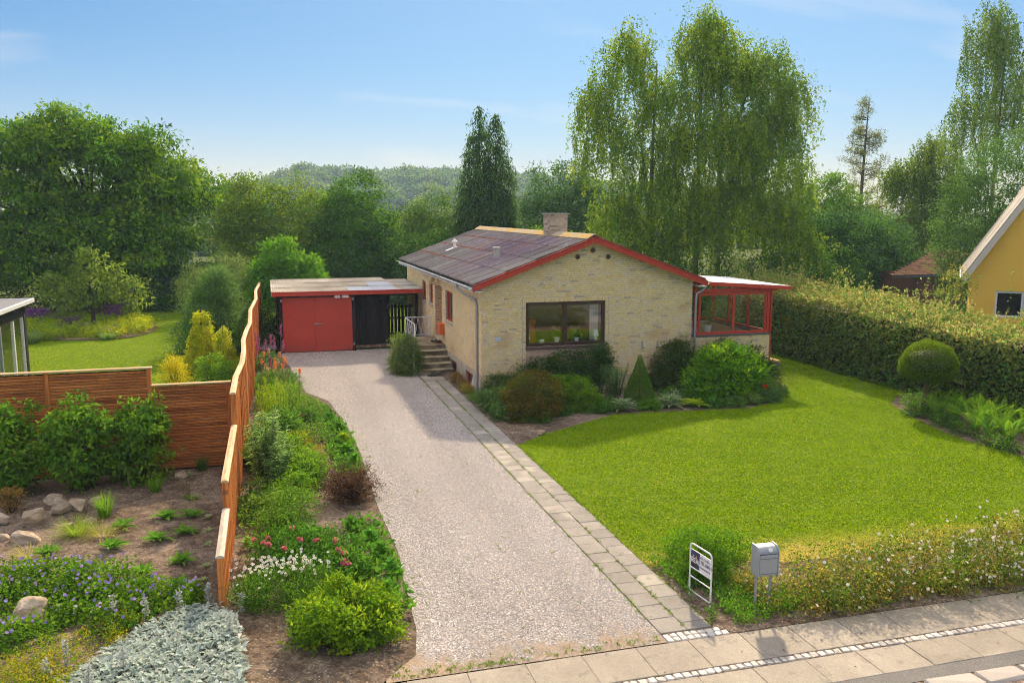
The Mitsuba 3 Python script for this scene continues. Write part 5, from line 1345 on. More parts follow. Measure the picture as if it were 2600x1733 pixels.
# ---------------------------------------------------------------- neighbouring houses
N1 = thing('wooden_house', 'black timber house corner with glass panels and a flat grey roof at the left edge', 'house')
nx, ny = -7.78, 32.0
part(N1, 'corner_post', uvc(box(nx - .28, nx, ny - .22, ny + .02, 0, 2.98), .5, .0), 'black_wood')
part(N1, 'lintel', uvc(box(nx - .20, nx - .01, 24, ny - .22, 2.55, 2.98), .5, .0), 'black_wood')
for i, y in enumerate((30.62, 29.2, 27.8)):
    part(N1, 'frame', box(nx - .12, nx - .03, y - .05, y + .05, 0, 2.55), 'white_paint' if i == 0 else 'galvanised')
for a, b in ((30.67, 31.78), (29.25, 30.57), (27.85, 29.15)):
    part(N1, 'pane', (np.array([[nx - .07, a, .05], [nx - .07, b, .05], [nx - .07, b, 2.54], [nx - .07, a, 2.54]]), np.array([[0, 2, 1], [0, 3, 2]])), 'glass')
part(N1, 'frame', box(nx - .12, nx - .03, 31.70, 31.78, 0, 2.55), 'white_paint')
part(N1, 'back_wall', uvc(box(nx - 6, nx - .3, ny - .05, ny, 0, 2.95), .4, 0), 'black_wood')
part(N1, 'room', col(join([box(nx - 4, nx - 3.9, 24, ny - .06, 0, 2.9), box(nx - 4, nx - .15, 24, ny - .06, -.02, .05)]), (.28, .29, .27)), 'plain')
part(N1, 'ceiling', col(box(nx - 4, nx - .2, 24, ny - .06, 2.7, 2.75), (.5, .5, .5)), 'plain')
part(N1, 'roof', col(box(nx - 7, nx + .14, 22, ny + .26, 2.985, 3.07), lin(120, 122, 128)), 'plain')
part(N1, 'roof_edge', box(nx + .141, nx + .23, 22, ny + .33, 2.97, 3.10, .01), 'white_paint')
part(N1, 'roof_edge', box(nx - 7, nx + .14, ny + .262, ny + .33, 2.97, 3.10, .01), 'white_paint')
N2 = thing('yellow_house', 'ochre yellow gabled house with a grey roof at the right edge', 'house')
ang = math.radians(-43.0); Rh = rz(ang); O = np.array([28.9, 30.2, 0.0])
def hh(m): return xf(m, Rh, O)
wd, ez, pitch = 7.6, 3.55, 1.62
gable = Polygon([(0, -.1), (wd, -.1), (wd, ez), (wd / 2, ez + pitch * wd / 2), (0, ez)])
wn = (.95, 2.0, 1.55, 2.66)
gable = gable.difference(sbox(wn[0], wn[2], wn[1], wn[3]))
part(N2, 'gable_wall', hh(wall_panel(gable, (0, 0, 0), (1, 0, 0), (0, -1, 0), .3)), 'ochre')
part(N2, 'side_wall', hh(box(0, .3, .301, 8, -.1, ez)), 'ochre')
wx = thing_part(N2, 'window')
part(wx, 'frame', hh(join(fbars(wn[0] + .003, wn[1] - .003, wn[2] + .003, wn[3] - .003, .05, .12, .08))), 'white_paint')
part(wx, 'pane', hh(vpane(wn[0] + .08, wn[1] - .08, .09, .09, wn[2] + .08, wn[3] - .08)), 'glass')
part(wx, 'room', col(hh(box(wn[0] - .5, wn[1] + .5, .8, .85, 1, 3.2)), (.04, .04, .045)), 'plain')
ln = math.hypot(1, pitch); ov = .55
def rpl(u0, u1, y0, y1, h0, h1, side=1):
    P = []
    for y in (y0, y1):
        for u in (u0, u1):
            for h in (h0, h1):
                x = u / ln; P.append((x - h * pitch / ln, y, ez + u * pitch / ln + h / ln))
    m = hull_pts(P)
    return m if side > 0 else (m[0] * [-1, 1, 1] + [wd, 0, 0], m[1][:, ::-1])
tl = wd / 2 * ln
r2 = part(N2, 'roof', hh(join([rpl(-ov, tl, -.28, 8.2, .06, .12, s) for s in (1, -1)])), 'black_wood')
q = 0
for k in range(9):
    u0 = -ov - .04 + k * (tl + ov) / 9
    for j in range(8):
        part(r2, 'roof_sheet', uvc(hh(rpl(u0, u0 + (tl + ov) / 9 + .03, -.34 + j * 1.07, -.34 + j * 1.07 + 1.06, .125 + .002 * (j % 2), .15 + .004 * (k % 2))), RN.random(), .2), 'pale_sheet')
part(N2, 'bargeboard', col(hh(rpl(-ov, tl, -.33, -.285, -.10, .118)), lin(205, 196, 186)), 'plain')
part(N2, 'soffit', col(hh(join([rpl(-ov + .15, tl, -.283, -.02, .0, .05), rpl(-ov, 0, -.28, 8.1, -.02, .05)])), lin(176, 160, 140)), 'plain')
part(N2, 'gutter', col(hh(tube([(-ov / ln - .10, -.33, ez - ov * pitch / ln + .06), (-ov / ln - .10, 8.2, ez - ov * pitch / ln + .06)], .065, 10)), lin(200, 200, 200)), 'plain', True)
N3 = thing('brown_outbuilding', 'low outbuilding with a mossy brown tiled roof behind the right hedge', 'outbuilding')
part(N3, 'wall', col(box(39.8, 50, 46.0, 49.5, 0, 2.0), lin(120, 78, 62)), 'plain')
r3 = part(N3, 'roof', hull_pts([(37.4, 45.4, 2.0), (52, 45.4, 2.0), (52, 49, 3.3), (44, 49, 3.3), (37.4, 45.4, 1.93), (52, 45.4, 1.93), (52, 49, 3.1), (44, 49, 3.1)]), 'old_tile')
for k in range(14):
    y0 = 45.38 + k * .257; z0 = 2.0 + k * .093; xa = 37.4 + k * .47
    x = xa
    while x < 46:
        part(r3, 'tile', uvc(hull_pts([(x + dx, y0 + dy, z0 + dz + .02) for dx in (0, .29) for dy, dz in ((0, 0), (.27, .10), (0, .035), (.27, .12))]), RN.random(), 0), 'old_tile') if x < 45.5 else None
        x += .30
part(N3, 'eave_board', col(box(37.4, 52, 45.33, 45.37, 1.88, 1.99), lin(88, 92, 100)), 'plain')
N4 = thing('greenhouse', 'white ribbed greenhouse roof showing through the huge tree', 'greenhouse')
part(N4, 'wall', col(box(-6.5, -4.5, 57.0, 58.5, 0, 2.6), lin(120, 124, 120)), 'plain')
shrub('garden_bush', 'dark bush hiding the greenhouse wall', [(-5.6, 55.9, 1.1, 1.5, .6, 1.4), (-4.0, 56, 1.4, 1.2, .6, 1.6), (-7.2, 55.9, .9, 1.0, .6, 1.2), (-3.0, 56.8, 1.3, 1.3, .6, 1.6)], 320, 22, .18, .08, [G2, DK, G1], 180, cr=.36, stems=False)
rr_ = thing_part(N4, 'roof')
for k in range(11): part(rr_, 'sheet', col(hull_pts([(-6.5 + k * .19 + dx, y, z) for dx in (.01, .15) for y, z in ((56.3, 2.75), (58.2, 3.6), (56.3, 2.79), (58.2, 3.64))]), (.74, .74, .76)), 'plain')
# ---------------------------------------------------------------- hedges
def hedge_mesh(face, n, L, cols, seed, W=.55, shoots=0, topcols=None, mat='leaf'):
    """face: (x0, x1, y0, y1, z0, zfun) box hedge; leaves on its sides and top."""
    rng = R_(seed); x0, x1, y0, y1, z0, zf = face
    H_ = float(np.mean([zf(y) for y in np.linspace(y0, y1, 9)]))
    sides = [('w', (y1 - y0) * H_), ('t', (y1 - y0) * (x1 - x0)), ('s', (x1 - x0) * H_), ('n', (x1 - x0) * H_)]
    tot = sum(a for _, a in sides); out = []
    for nm, a in sides:
        k = int(n * a / tot)
        u, v = rng.random(k), rng.random(k)
        d = -np.abs(rng.normal(0, .10, k)) + .03
        if nm == 'w':
            y = y0 + (y1 - y0) * u; z = z0 + v * (np.vectorize(zf)(y) - z0); bump = .30 * (meshkit.fbm(np.column_stack([y * 1.1, z * 1.3, z * 0]), 3, seed) - .5)
            P = np.column_stack([x0 - d - bump, y, z]); N = np.array([-1, 0, .25])
        elif nm == 't':
            y = y0 + (y1 - y0) * u; x = x0 + (x1 - x0) * v; bump = .55 * (meshkit.fbm(np.column_stack([x * 1.2, y * 1.2, x * 0]), 3, seed + 1) - .5)
            P = np.column_stack([x, y, np.vectorize(zf)(y) + d + bump]); N = np.array([-.15, 0, 1])
        else:
            x = x0 + (x1 - x0) * u; yy_ = y0 if nm == 's' else y1; z = z0 + v * (zf(yy_) - z0)
            P = np.column_stack([x, yy_ + (-d if nm == 's' else d), z]); N = np.array([0, -1 if nm == 's' else 1, .2])
        c = np.asarray(cols if nm != 't' or topcols is None else topcols)
        pat = meshkit.fbm(P * .9, 3, seed + 3)
        ci = np.clip(((pat - .25) * 2.0 + rng.normal(0, .25, k)) * len(c), 0, len(c) - 1).astype(int)
        if nm == 'w' and topcols is not None:
            up = (P[:, 2] / np.vectorize(zf)(P[:, 1]) + rng.normal(0, .07, k)) > .83
            tc = np.asarray(topcols)[rng.integers(0, len(topcols), k)]
        else: up, tc = np.zeros(k, bool), c[ci]
        cc = np.where(up[:, None], tc, c[ci]) * np.exp(rng.normal(0, .25, (k, 1)))
        out.append(leaves(P, rng.normal(0, .6, (k, 3)) + N * .5 - np.array([0, 0, .25]), N + rng.normal(0, .55, (k, 3)), L * rng.uniform(.6, 1.3, k), L * W, np.clip(cc * np.exp(rng.normal(0, .2, (k, 1))), .004, .9)))
    if shoots:
        y = rng.uniform(y0, y1, shoots); x = rng.uniform(x0 + .1, x1, shoots)
        h = rng.gamma(2.0, .17, shoots)
        kk = np.repeat(np.arange(shoots), 16); f = rng.random(len(kk))
        P = np.column_stack([x[kk], y[kk], np.vectorize(zf)(y)[kk] + f * h[kk]]) + rng.normal(0, .035, (len(kk), 3))
        c = np.asarray(topcols)[rng.integers(0, len(topcols), len(kk))] * np.exp(rng.normal(0, .2, (len(kk), 1)))
        out.append(leaves(P, rng.normal(0, .8, (len(kk), 3)) + [0, 0, .5], rng.normal(0, .7, (len(kk), 3)) + [0, 0, .5], L * .9, L * .5, c))
    return join(out)
BH_W = [(.055, .085, .036), (.070, .100, .040), (.085, .115, .042), (.115, .095, .040), (.055, .082, .032), (.05, .10, .028)]
BH_T = [(.17, .145, .08), (.115, .14, .06), (.21, .145, .095), (.085, .125, .045), (.23, .18, .12), (.075, .12, .045)]
t = thing('beech_hedge', 'tall clipped hedge along the right side of the lawn with bronze young tops', 'hedge')
zh = lambda y: float(np.interp(y, [9, 18, 22, 28, 36], [2.55, 2.35, 2.2, 2.55, 2.85]))
part(t, 'foliage', hedge_mesh((20.35, 23.6, 9, 36.5, .0, zh), 60000, .125, BH_W, 201, shoots=900, topcols=BH_T), 'leaf')
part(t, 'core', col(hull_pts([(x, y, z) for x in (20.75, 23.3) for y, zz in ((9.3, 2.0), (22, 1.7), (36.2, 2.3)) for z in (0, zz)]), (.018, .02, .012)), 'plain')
shrub('hedge_shoot', 'loose tall leafy stem rising out of the hedge before the yellow wall', [(24.6, 26.6, 3.2, .5, .4, .8), (25.3, 26.8, 3.4, .35, .3, .6), (24.2, 26.4, 2.7, .5, .4, .5)], 60, 14, .11, .05, [(.10, .12, .04), (.16, .14, .06)], 202, cr=.22, stemcol=(.1, .08, .05))
t = thing('yew_hedge', 'dark hedge closing the far end of the neighbour lawn', 'hedge')
m = hedge_mesh((-22, -.9, 57.4, 59.5, 0, lambda y: 2.6), 26000, .17, [(.022, .035, .016), (.03, .048, .02), (.038, .055, .022)], 203)
part(t, 'foliage', m, 'leaf')
# street hedge with white flowers
rng = R_(204)
blobs = []
for i in range(30):
    x = 7.35 + i * .30; f = min(i / 22, 1)
    h = .34 + .42 * f + rng.uniform(-.10, .12)
    y0 = 11.02 - .04 * f
    blobs.append((x, y0 + rng.uniform(-.15, .15), h * .66, .36 + rng.uniform(-.08, .08), .54 + .10 * f, h * .75))
    blobs.append((x + .1, 10.72 + rng.uniform(-.04, .06), .14, .26, .2, .17))
t = thing('flowering_hedge', 'low loose street hedge with bronze shoots and small white flowers', 'hedge')
m, c = crown(blobs, 2900, 15, .060, .028, [(.095, .12, .02), (.065, .10, .02), (.20, .14, .05), (.14, .15, .04), (.25, .16, .07), (.21, .145, .065), (.13, .145, .045), (.08, .125, .03), (.06, .105, .025)], 205, cr=.15, inner=.14, lo=.7, hi=1.28, dv=.3)
part(t, 'foliage', m, 'leaf')
f = c[(c[:, 2] > .12)]; f = f[rng.choice(len(f), 1500, p=(np.clip(f[:, 0] - 6.8, .3, 8) / np.clip(f[:, 0] - 6.8, .3, 8).sum()))] + rng.normal(0, .07, (1500, 3)) + [-.02, -.09, .07]
part(t, 'blossoms', flowers(f, rng.normal(0, .6, f.shape) + [-.2, -.5, .7], rng.uniform(.020, .032, len(f)), np.tile([.82, .79, .74], (len(f), 1)), 5), 'petal', kind='stuff')
ms = []
for i in range(240):
    b = blobs[rng.integers(0, len(blobs))]
    p = np.array([b[0], b[1], 0]); q = np.array([b[0], b[1], b[2]]) + sphere_dirs(rng, 1)[0] * np.array(b[3:]) * 1.05
    q[2] = abs(q[2])
    ms.append(tube(bez(p, (p + q) / 2, q, 4), [.006, .005, .004, .002], 4, False))
part(t, 'stems', col(join(ms), (.10, .06, .035)), 'bark', True)
b = blobs
shrub('grass_weed', 'tuft of long weed grass in the street hedge by the mailbox', [(7.75, 10.72, .12, .1, .1, .1)], 4, 3, .05, .02, [(.1, .16, .03)], 206, cat='grass', stems=False) if False else None
one('grass_tuft', tuft((7.85, 10.75, 0), 46, .42, .010, .10, .55, .55, (.12, .19, .04), 207), 'leaf', 'tuft of long pale grass at the foot of the street hedge', 'grass')

# ---------------------------------------------------------------- front bed by the gable
BR = [(.10, .062, .022), (.085, .07, .024), (.13, .075, .025), (.06, .065, .022), (.075, .085, .02)]
shrub('brown_conifer', 'round bronze-brown dwarf conifer at the bed end near the path', [(7.35, 23.75, .62, .84, .80, .74), (7.2, 23.7, .30, .80, .78, .42)], 620, 26, .085, .03, BR, 211, cr=.16, dv=.32, inner=.15, hi=1.03, up=.3)
shrub('box_ball', 'low rounded bright green shrub beside the bronze conifer', [(8.72, 24.5, .46, .78, .74, .58), (9.15, 24.35, .30, .55, .6, .42), (8.3, 24.7, .42, .55, .6, .56)], 620, 24, .08, .036, [(.075, .125, .012), (.095, .145, .014), (.05, .09, .014), (.125, .17, .015)], 212, cr=.12, inner=.12)
shrub('yew_bush', 'dark green spreading evergreen below the wide brown window', [(8.4, 26.35, .70, .75, .5, .55), (9.3, 26.4, .85, .8, .5, .6), (10.2, 26.4, 1.0, .7, .48, .68), (10.6, 26.45, 1.25, .3, .3, .38), (9.0, 26.1, .4, 1.5, .5, .42)], 760, 24, .095, .03, [(.028, .055, .022), (.038, .070, .026), (.022, .045, .02), (.05, .08, .03)], 213, cr=.15, inner=.15)
shrub('juniper_bush', 'dark spreading evergreen at the house corner behind the bronze conifer', [(7.0, 26.3, .42, .55, .5, .36), (7.6, 25.9, .5, .6, .6, .42), (6.95, 25.6, .30, .4, .5, .28)], 300, 24, .095, .03, [(.03, .055, .02), (.045, .072, .024), (.025, .045, .018)], 214, cr=.16, inner=.15)
shrub('euonymus_bush', 'silvery green loose shrub spilling onto the path edge by the corner', [(6.55, 25.0, .32, .5, .62, .36), (6.85, 24.4, .36, .5, .5, .40), (6.6, 23.7, .22, .42, .5, .26)], 360, 20, .085, .04, [(.075, .115, .055), (.055, .095, .042), (.11, .15, .085), (.04, .08, .03)], 215, cr=.14)
shrub('periwinkle', 'small bright green clump beside the downpipe foot', [(6.35, 26.35, .12, .32, .40, .17)], 90, 16, .045, .026, [(.06, .12, .03), (.08, .15, .045)], 216, cr=.1, stems=False)
shrub('groundcover_plant', 'fresh green low plants under the bronze conifer along the bed edge', [(7.2, 23.05, .1, .5, .22, .12), (9.2, 23.85, .12, .6, .25, .16), (9.9, 24.2, .16, .4, .3, .2)], 150, 15, .05, .03, [(.05, .11, .02), (.065, .13, .025)], 217, cr=.1, stems=False)
for i, (x, y, r, cc, lab) in enumerate(((9.6, 23.85, .34, (.06, .125, .022), 'low green plant at the lawn edge left of the white-edged hostas'), (11.0, 23.68, .3, (.07, .13, .02), 'low green plant in front of the cone spruce'), (13.1, 23.55, .34, (.06, .12, .03), 'low green plant in front of the laurel'), (13.8, 23.45, .32, (.085, .14, .05), 'pale green plant in front of the laurel'), (14.45, 23.55, .32, (.11, .15, .06), 'pale green plant left of the red peony'), (15.9, 24.3, .32, (.10, .15, .05), 'pale green plant right of the red peony'), (8.2, 23.75, .3, (.05, .10, .025), 'dark green low plant between the round shrubs and the lawn'))):
    shrub('edging_plant', lab, [(x, y, .12, r, r * .75, .18), (x + r * .5, y + .1, .10, r * .7, r * .6, .16)], 90, 14, .085, .04, [cc, np.asarray(cc) * 1.3, np.asarray(cc) * .75], 640 + i, cr=.1, stems=False)
shrub('white_flowered_plant', 'low plant with small white flowers in front of the laurel', [(12.1, 24.15, .2, .3, .25, .22)], 60, 14, .07, .03, [(.06, .12, .03), (.06, .12, .03), (.36, .34, .46)], 650, cr=.1, stems=False)
# willow-leaved perennial
t = thing('willow_leaved_perennial', 'feathery perennial with long narrow drooping leaves before the gable wall', 'plant'); rng = R_(218)
sp_, st = [], []
for i in range(34):
    a = rng.uniform(0, 6.28); r = .38 * math.sqrt(rng.random()); h = rng.uniform(.85, 1.28)
    b0 = np.array([10.58 + r * .5 * math.cos(a), 25.3 + r * .5 * math.sin(a), 0]); e = b0 + np.array([r * math.cos(a), r * math.sin(a), h])
    cv = bez(b0, (b0 + e) / 2 + [0, 0, .1], e, 26)
    st.append(tube(cv[::5], np.linspace(.008, .003, len(cv[::5])), 4, False))
    for q in range(4, 26):
        for s in range(3): sp_.append((cv[q], rng.uniform(0, 6.28)))
P = np.array([s[0] for s in sp_]); a = np.array([s[1] for s in sp_])
D = np.stack([np.cos(a), np.sin(a), .35 + 0 * a], 1)
part(t, 'foliage', blades(P, D, rng.uniform(.12, .22, len(P)), .014, .55, shade(rng, len(P), (.055, .105, .045), .2, .1), 2), 'leaf')
part(t, 'stems', col(join(st), (.08, .12, .05)), 'plain', True)
# cone spruce
t = thing('cone_spruce', 'neat narrow cone-shaped dwarf spruce in front of the gable', 'tree'); rng = R_(219)
n = 15000; f = 1 - np.sqrt(rng.random(n)); a = rng.uniform(0, 6.28, n)
prof = lambda f: np.interp(f, [0, .08, .2, .45, .7, .9, 1], [.36, .43, .45, .33, .17, .06, .015])
r = prof(f) * rng.uniform(.86, 1.04, n) * (1 + .12 * (meshkit.noise(np.column_stack([np.cos(a) * 2, np.sin(a) * 2, f * 6]), 3) - .5))
hor = np.stack([np.cos(a), np.sin(a), 0 * a], 1)
P = np.array([10.97, 24.25, .02]) + hor * r[:, None] + np.array([0, 0, 1.0]) * (f * 1.62)[:, None]
part(t, 'foliage', leaves(P, hor * .7 + rng.normal(0, .3, (n, 3)) + [0, 0, .9], hor + rng.normal(0, .5, (n, 3)), .05, .012, shade(rng, n, (.062, .105, .018), .25, .1)), 'leaf')
part(t, 'trunk', col(tube([(10.97, 24.25, 0), (10.97, 24.25, 1.5)], [.03, .008], 6), (.09, .06, .04)), 'bark', True)

# hostas: a leaf template, each leaf a part
def leaf_template(L, W, curl, c0, c1, n=6, edge=.62):
    """Broad leaf, base at the origin, pointing +x, lit face +z: margin colour c1, centre c0."""
    rows, C_ = [], []
    for i in range(n + 1):
        t = i / n; w = W * .5 * math.sin(math.pi * min(1, t * .93 + .07) ** .8) if 0 < i < n else .004
        x = L * t; z = .30 * L * t - curl * L * t * t
        for s in (-1, -edge, 0, edge, 1):
            rows.append((x, s * w, z + (abs(s) * w * .42 if abs(s) > 0 else 0)))
            C_.append(c1 if abs(s) == 1 else c0)
    F = []
    for i in range(n):
        for k in range(4):
            p = i * 5 + k; F += [[p, p + 5, p + 6], [p, p + 6, p + 1]]
    return np.array(rows), np.array(F), np.array(C_, float)
def rosette(name, label, x, y, n, L, W, c0, c1, seed, cat='plant', group=None, curl=.45, z=0, rings=3, mat='leaf_gloss', edge=.62, tall=0.0, partname='leaf'):
    rng = R_(seed); t = thing(name, label, cat, group)
    tmp = []
    for v in range(3):
        m = leaf_template(L, W, curl * rng.uniform(.7, 1.3), np.asarray(c0) * rng.uniform(.8, 1.2), np.asarray(c1) * rng.uniform(.85, 1.15), 5, edge)
        tmp.append(mikit.ply((m[0], m[1]), mat, smooth=True, color=thin(np.clip(m[2], 0, .9))))
    for i in range(n):
        ring = i / n
        a = i * 137.5 + rng.normal(0, 12); s = (.55 + .55 * ring) * rng.uniform(.85, 1.15)
        pitch = 52 * (1 - ring) + 10 + rng.normal(0, 7)
        part(t, partname, tmp[i % 3], mat, tw=T().translate([x, y, z + tall * (1 - ring) + .02]).rotate([0, 0, 1], float(a)).translate([.012 * L * 10 * ring * .3, 0, 0]).rotate([0, 1, 0], float(-pitch)).rotate([1, 0, 0], float(rng.normal(0, 12))).scale(float(s)))
    return t
HW, HG = (.62, .60, .45), (.045, .10, .025)
rosette('variegated_hosta', 'hosta with white-edged leaves left of the cone spruce', 10.2, 23.72, 60, .56, .14, HG, HW, 221, curl=.40, edge=.34, tall=.14, mat='leaf')
rosette('variegated_hosta', 'hosta with white-edged leaves right of the cone spruce', 11.78, 23.85, 60, .56, .14, HG, HW, 222, curl=.40, edge=.34, tall=.14, mat='leaf')
rosette('yellow_hosta', 'yellow-green hosta between the cone spruce and the laurel', 12.55, 23.6, 44, .48, .20, (.16, .20, .02), (.20, .22, .03), 223, curl=.40)
shrub('laurel_bush', 'large glossy bright green bush in front of the sunroom wall', [(14.05, 24.5, .62, 1.10, .95, .72), (13.9, 24.5, 1.05, .80, .75, .58), (14.9, 24.6, .75, .6, .7, .6), (13.2, 24.35, .5, .55, .6, .5), (14.3, 24.5, 1.3, .45, .45, .42)], 900, 15, .17, .052, [(.05, .115, .015), (.07, .145, .016), (.035, .085, .016), (.14, .20, .012), (.10, .17, .014)], 224, mat='leaf_gloss', cr=.2, up=.5, droop=-.5, dv=.2)
shrub('yew_bush', 'dark evergreen against the wall left of the laurel', [(13.0, 26.2, .8, .62, .5, .78), (12.7, 25.9, .45, .5, .5, .48), (13.5, 26.35, 1.1, .5, .4, .6)], 420, 24, .10, .03, [(.03, .048, .018), (.042, .062, .022), (.055, .07, .026)], 225, cr=.17)
shrub('yew_bush', 'dark evergreen against the low sunroom wall right of the laurel', [(15.9, 26.0, .7, .55, .5, .7), (16.5, 26.1, .45, .5, .45, .46), (14.9, 26.4, 1.05, .6, .4, .6)], 420, 24, .10, .03, [(.03, .048, .018), (.042, .062, .022), (.05, .068, .024)], 226, cr=.17)
shrub('fern_clump', 'low green ferns in the shade behind the yellow hosta', [(12.2, 24.7, .2, .4, .35, .26), (12.9, 23.9, .2, .35, .3, .24)], 110, 16, .07, .02, [(.06, .12, .02), (.08, .14, .02)], 227, cr=.12, stems=False)
def peony(name, label, x, y, r, h, nfl, fc, seed, leafc=(.045, .095, .03), fr=.05, low=0.0):
    rng = R_(seed)
    t = thing(name, label, 'plant')
    n = int(260 * r / .4)
    m, c = crown([(x, y, h * .5, r, r, h * .5), (x + r * .2, y, h * .35, r * .9, r * .9, h * .36)], n, 10, .095, .032, [leafc, np.asarray(leafc) * 1.35, np.asarray(leafc) * .75], seed, cr=.11, mat=None) if False else crown([(x, y, h * .5, r, r, h * .5), (x + r * .2, y, h * .35, r * .9, r * .9, h * .36)], n, 10, .095, .032, [leafc, np.asarray(leafc) * 1.35, np.asarray(leafc) * .75], seed, cr=.11)
    part(t, 'foliage', m, 'leaf_gloss')
    top = c[c[:, 2] > h * .6]
    for i in range(nfl):
        p = top[rng.integers(0, len(top))] + [0, 0, .05]
        P = p + rng.normal(0, fr * .42, (26, 3)) * [1, 1, .7]
        N = unit(P - p + [0, 0, fr * .5])
        part(t, 'flower', flowers(P, N, fr * rng.uniform(.35, .6, 26), np.clip(shade(rng, 26, fc, .18, .06), 0, .9), 6, .3), 'petal')
    return t
peony('peony', 'red flowered peony at the right end of the bed', 15.15, 23.9, .42, .46, 3, (.80, .03, .02), 228, (.07, .115, .05), .085)
shrub('grassy_perennial', 'pale bleached leaves and stems at the right bed corner', [(15.7, 24.9, .22, .55, .5, .28), (16.5, 25.6, .2, .4, .4, .28)], 130, 14, .08, .022, [(.12, .15, .05), (.09, .13, .04), (.20, .20, .09)], 229, cr=.14, stems=False)
one('garden_stone', rock((6.98, 21.75, .06), (.15, .11, .11), 230), 'stone', 'grey stone lying in the bark bed by the path', 'stone', smooth=True)
shrub('sedum', 'pinkish brown sedum by the basement windows', [(6.32, 29.4, .14, .16, .5, .2), (6.34, 28.5, .13, .15, .4, .18)], 150, 14, .05, .03, [(.16, .08, .06), (.12, .10, .05), (.22, .12, .09)], 231, cr=.08, stems=False)
shrub('sedum', 'yellow and pink low plants at the downpipe foot', [(6.3, 27.7, .10, .17, .38, .15)], 90, 14, .05, .028, [(.20, .17, .03), (.24, .11, .08), (.11, .13, .03)], 232, cr=.08, stems=False)
shrub('cotoneaster_bush', 'clipped grey-green bush beside the entrance steps', [(4.82, 31.75, .72, .52, .62, .74), (4.85, 31.55, .4, .54, .6, .45)], 520, 22, .09, .026, [(.065, .095, .035), (.085, .11, .045), (.12, .135, .06), (.045, .075, .025)], 233, cr=.15, hi=1.1, up=.4)
# right-hand bed
t = thing('topiary_yew', 'dome-clipped evergreen on a bare brown trunk before the hedge', 'tree'); rng = R_(241)
tx, ty = 18.75, 21.0
n = 30000; d = sphere_dirs(rng, n); d[:, 2] = np.where(d[:, 2] < 0, d[:, 2] * .45, d[:, 2])
P = np.array([tx + .05, ty, 1.36]) + d * np.array([.80, .80, .84]) * rng.uniform(.88, 1.02, (n, 1)) * (1 + .08 * (meshkit.noise(d * 4, 2)[:, None] - .5))
part(t, 'crown', leaves(P, d + rng.normal(0, .45, (n, 3)) + [0, 0, .3], d + rng.normal(0, .6, (n, 3)), rng.uniform(.03, .075, n), .014, shade(rng, n, (.070, .098, .014), .25, .1)), 'leaf')
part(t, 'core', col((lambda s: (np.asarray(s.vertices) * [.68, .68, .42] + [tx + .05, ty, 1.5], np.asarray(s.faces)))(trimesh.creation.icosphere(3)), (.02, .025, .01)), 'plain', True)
part(t, 'trunk', col(tube([(tx - .04, ty, -.02), (tx - .01, ty, .5), (tx + .03, ty, 1.2)], [.085, .07, .065], 10), (.20, .12, .085)), 'bark', True)
shrub('peony_foliage', 'dark green leafy plants round the topiary trunk', [(18.75, 20.3, .24, .5, .45, .30), (18.3, 20.9, .2, .3, .35, .26), (18.7, 21.3, .28, .4, .3, .32), (18.2, 19.6, .16, .3, .4, .2), (17.95, 18.6, .14, .25, .5, .18), (17.85, 17.3, .14, .25, .6, .18)], 330, 14, .08, .034, [(.045, .09, .035), (.06, .115, .035), (.10, .15, .03)], 242, cr=.13)
FC = [(.075, .135, .018), (.11, .17, .016), (.055, .11, .022)]
def fern(x, y, n, L, seed, label):
    """A shuttlecock of arching fronds, each frond a part with its leaflets."""
    rng = R_(seed); t = thing('fern', label, 'fern', 'ferns in the right bed')
    for i in range(n):
        a = i * 2.4 + rng.normal(0, .25); h = np.array([math.cos(a), math.sin(a), 0]); l = L * rng.uniform(.8, 1.15)
        lean = rng.uniform(.35, .95)
        cv = bez((x, y, 0), (x + h[0] * l * .18, y + h[1] * l * .18, l * .75), (x + h[0] * l * lean, y + h[1] * l * lean, l * rng.uniform(.72, .95)), 34)
        tan = unit(np.gradient(cv, axis=0)); s = unit(np.cross(tan, [0, 0, 1.0]) + 1e-6)
        f = np.linspace(0, 1, 34)[4:]; w = .115 * l * np.sin(np.clip(f * 1.02, 0, 1) * np.pi * .86 + .38)
        P = np.vstack([cv[4:], cv[4:]]); D = np.vstack([s[4:], -s[4:]]) + np.vstack([tan[4:]] * 2) * .45 - [0, 0, .12]
        N = np.cross(np.vstack([tan[4:]] * 2), np.vstack([s[4:]] * 2))
        N = np.where(N[:, 2:] < 0, -N, N)
        base = np.asarray(FC[rng.integers(0, 3)]) * rng.uniform(.8, 1.2)
        part(t, 'frond', leaves(P, D, N, np.tile(w, 2), .020, shade(rng, len(P), base, .08, .05), .05, .15), 'leaf')
fl = ['tall fern nearest the topiary', 'fern second from the topiary', 'fern at the lawn edge of the right bed', 'fern close to the hedge at the right edge', 'light green fern at the lawn edge near the right margin', 'fern at the back against the hedge', 'fern cut by the right margin', 'fern behind the one at the right margin', 'dark fern deep against the hedge', 'fern filling the gap behind the topiary', 'small fern at the lawn edge nearest the topiary', 'fern in the middle of the right bed', 'fern in the back row of the right bed', 'fern at the front of the right bed', 'fern low at the right margin', 'fern at the back near the right margin']
for k, (x, y) in enumerate(((18.45, 19.5), (18.75, 18.7), (18.15, 18.4), (18.9, 17.5), (18.15, 17.3), (19.3, 19.3), (18.4, 16.2), (19.3, 16.6), (19.55, 18.1), (19.5, 20.2), (18.4, 20.1), (18.55, 17.9), (19.2, 18.6), (18.0, 17.8), (18.1, 15.5), (19.1, 15.6))):
    fern(x, y, 17, [.98, .9, 1.05, .85][k % 4], 250 + k, fl[k])

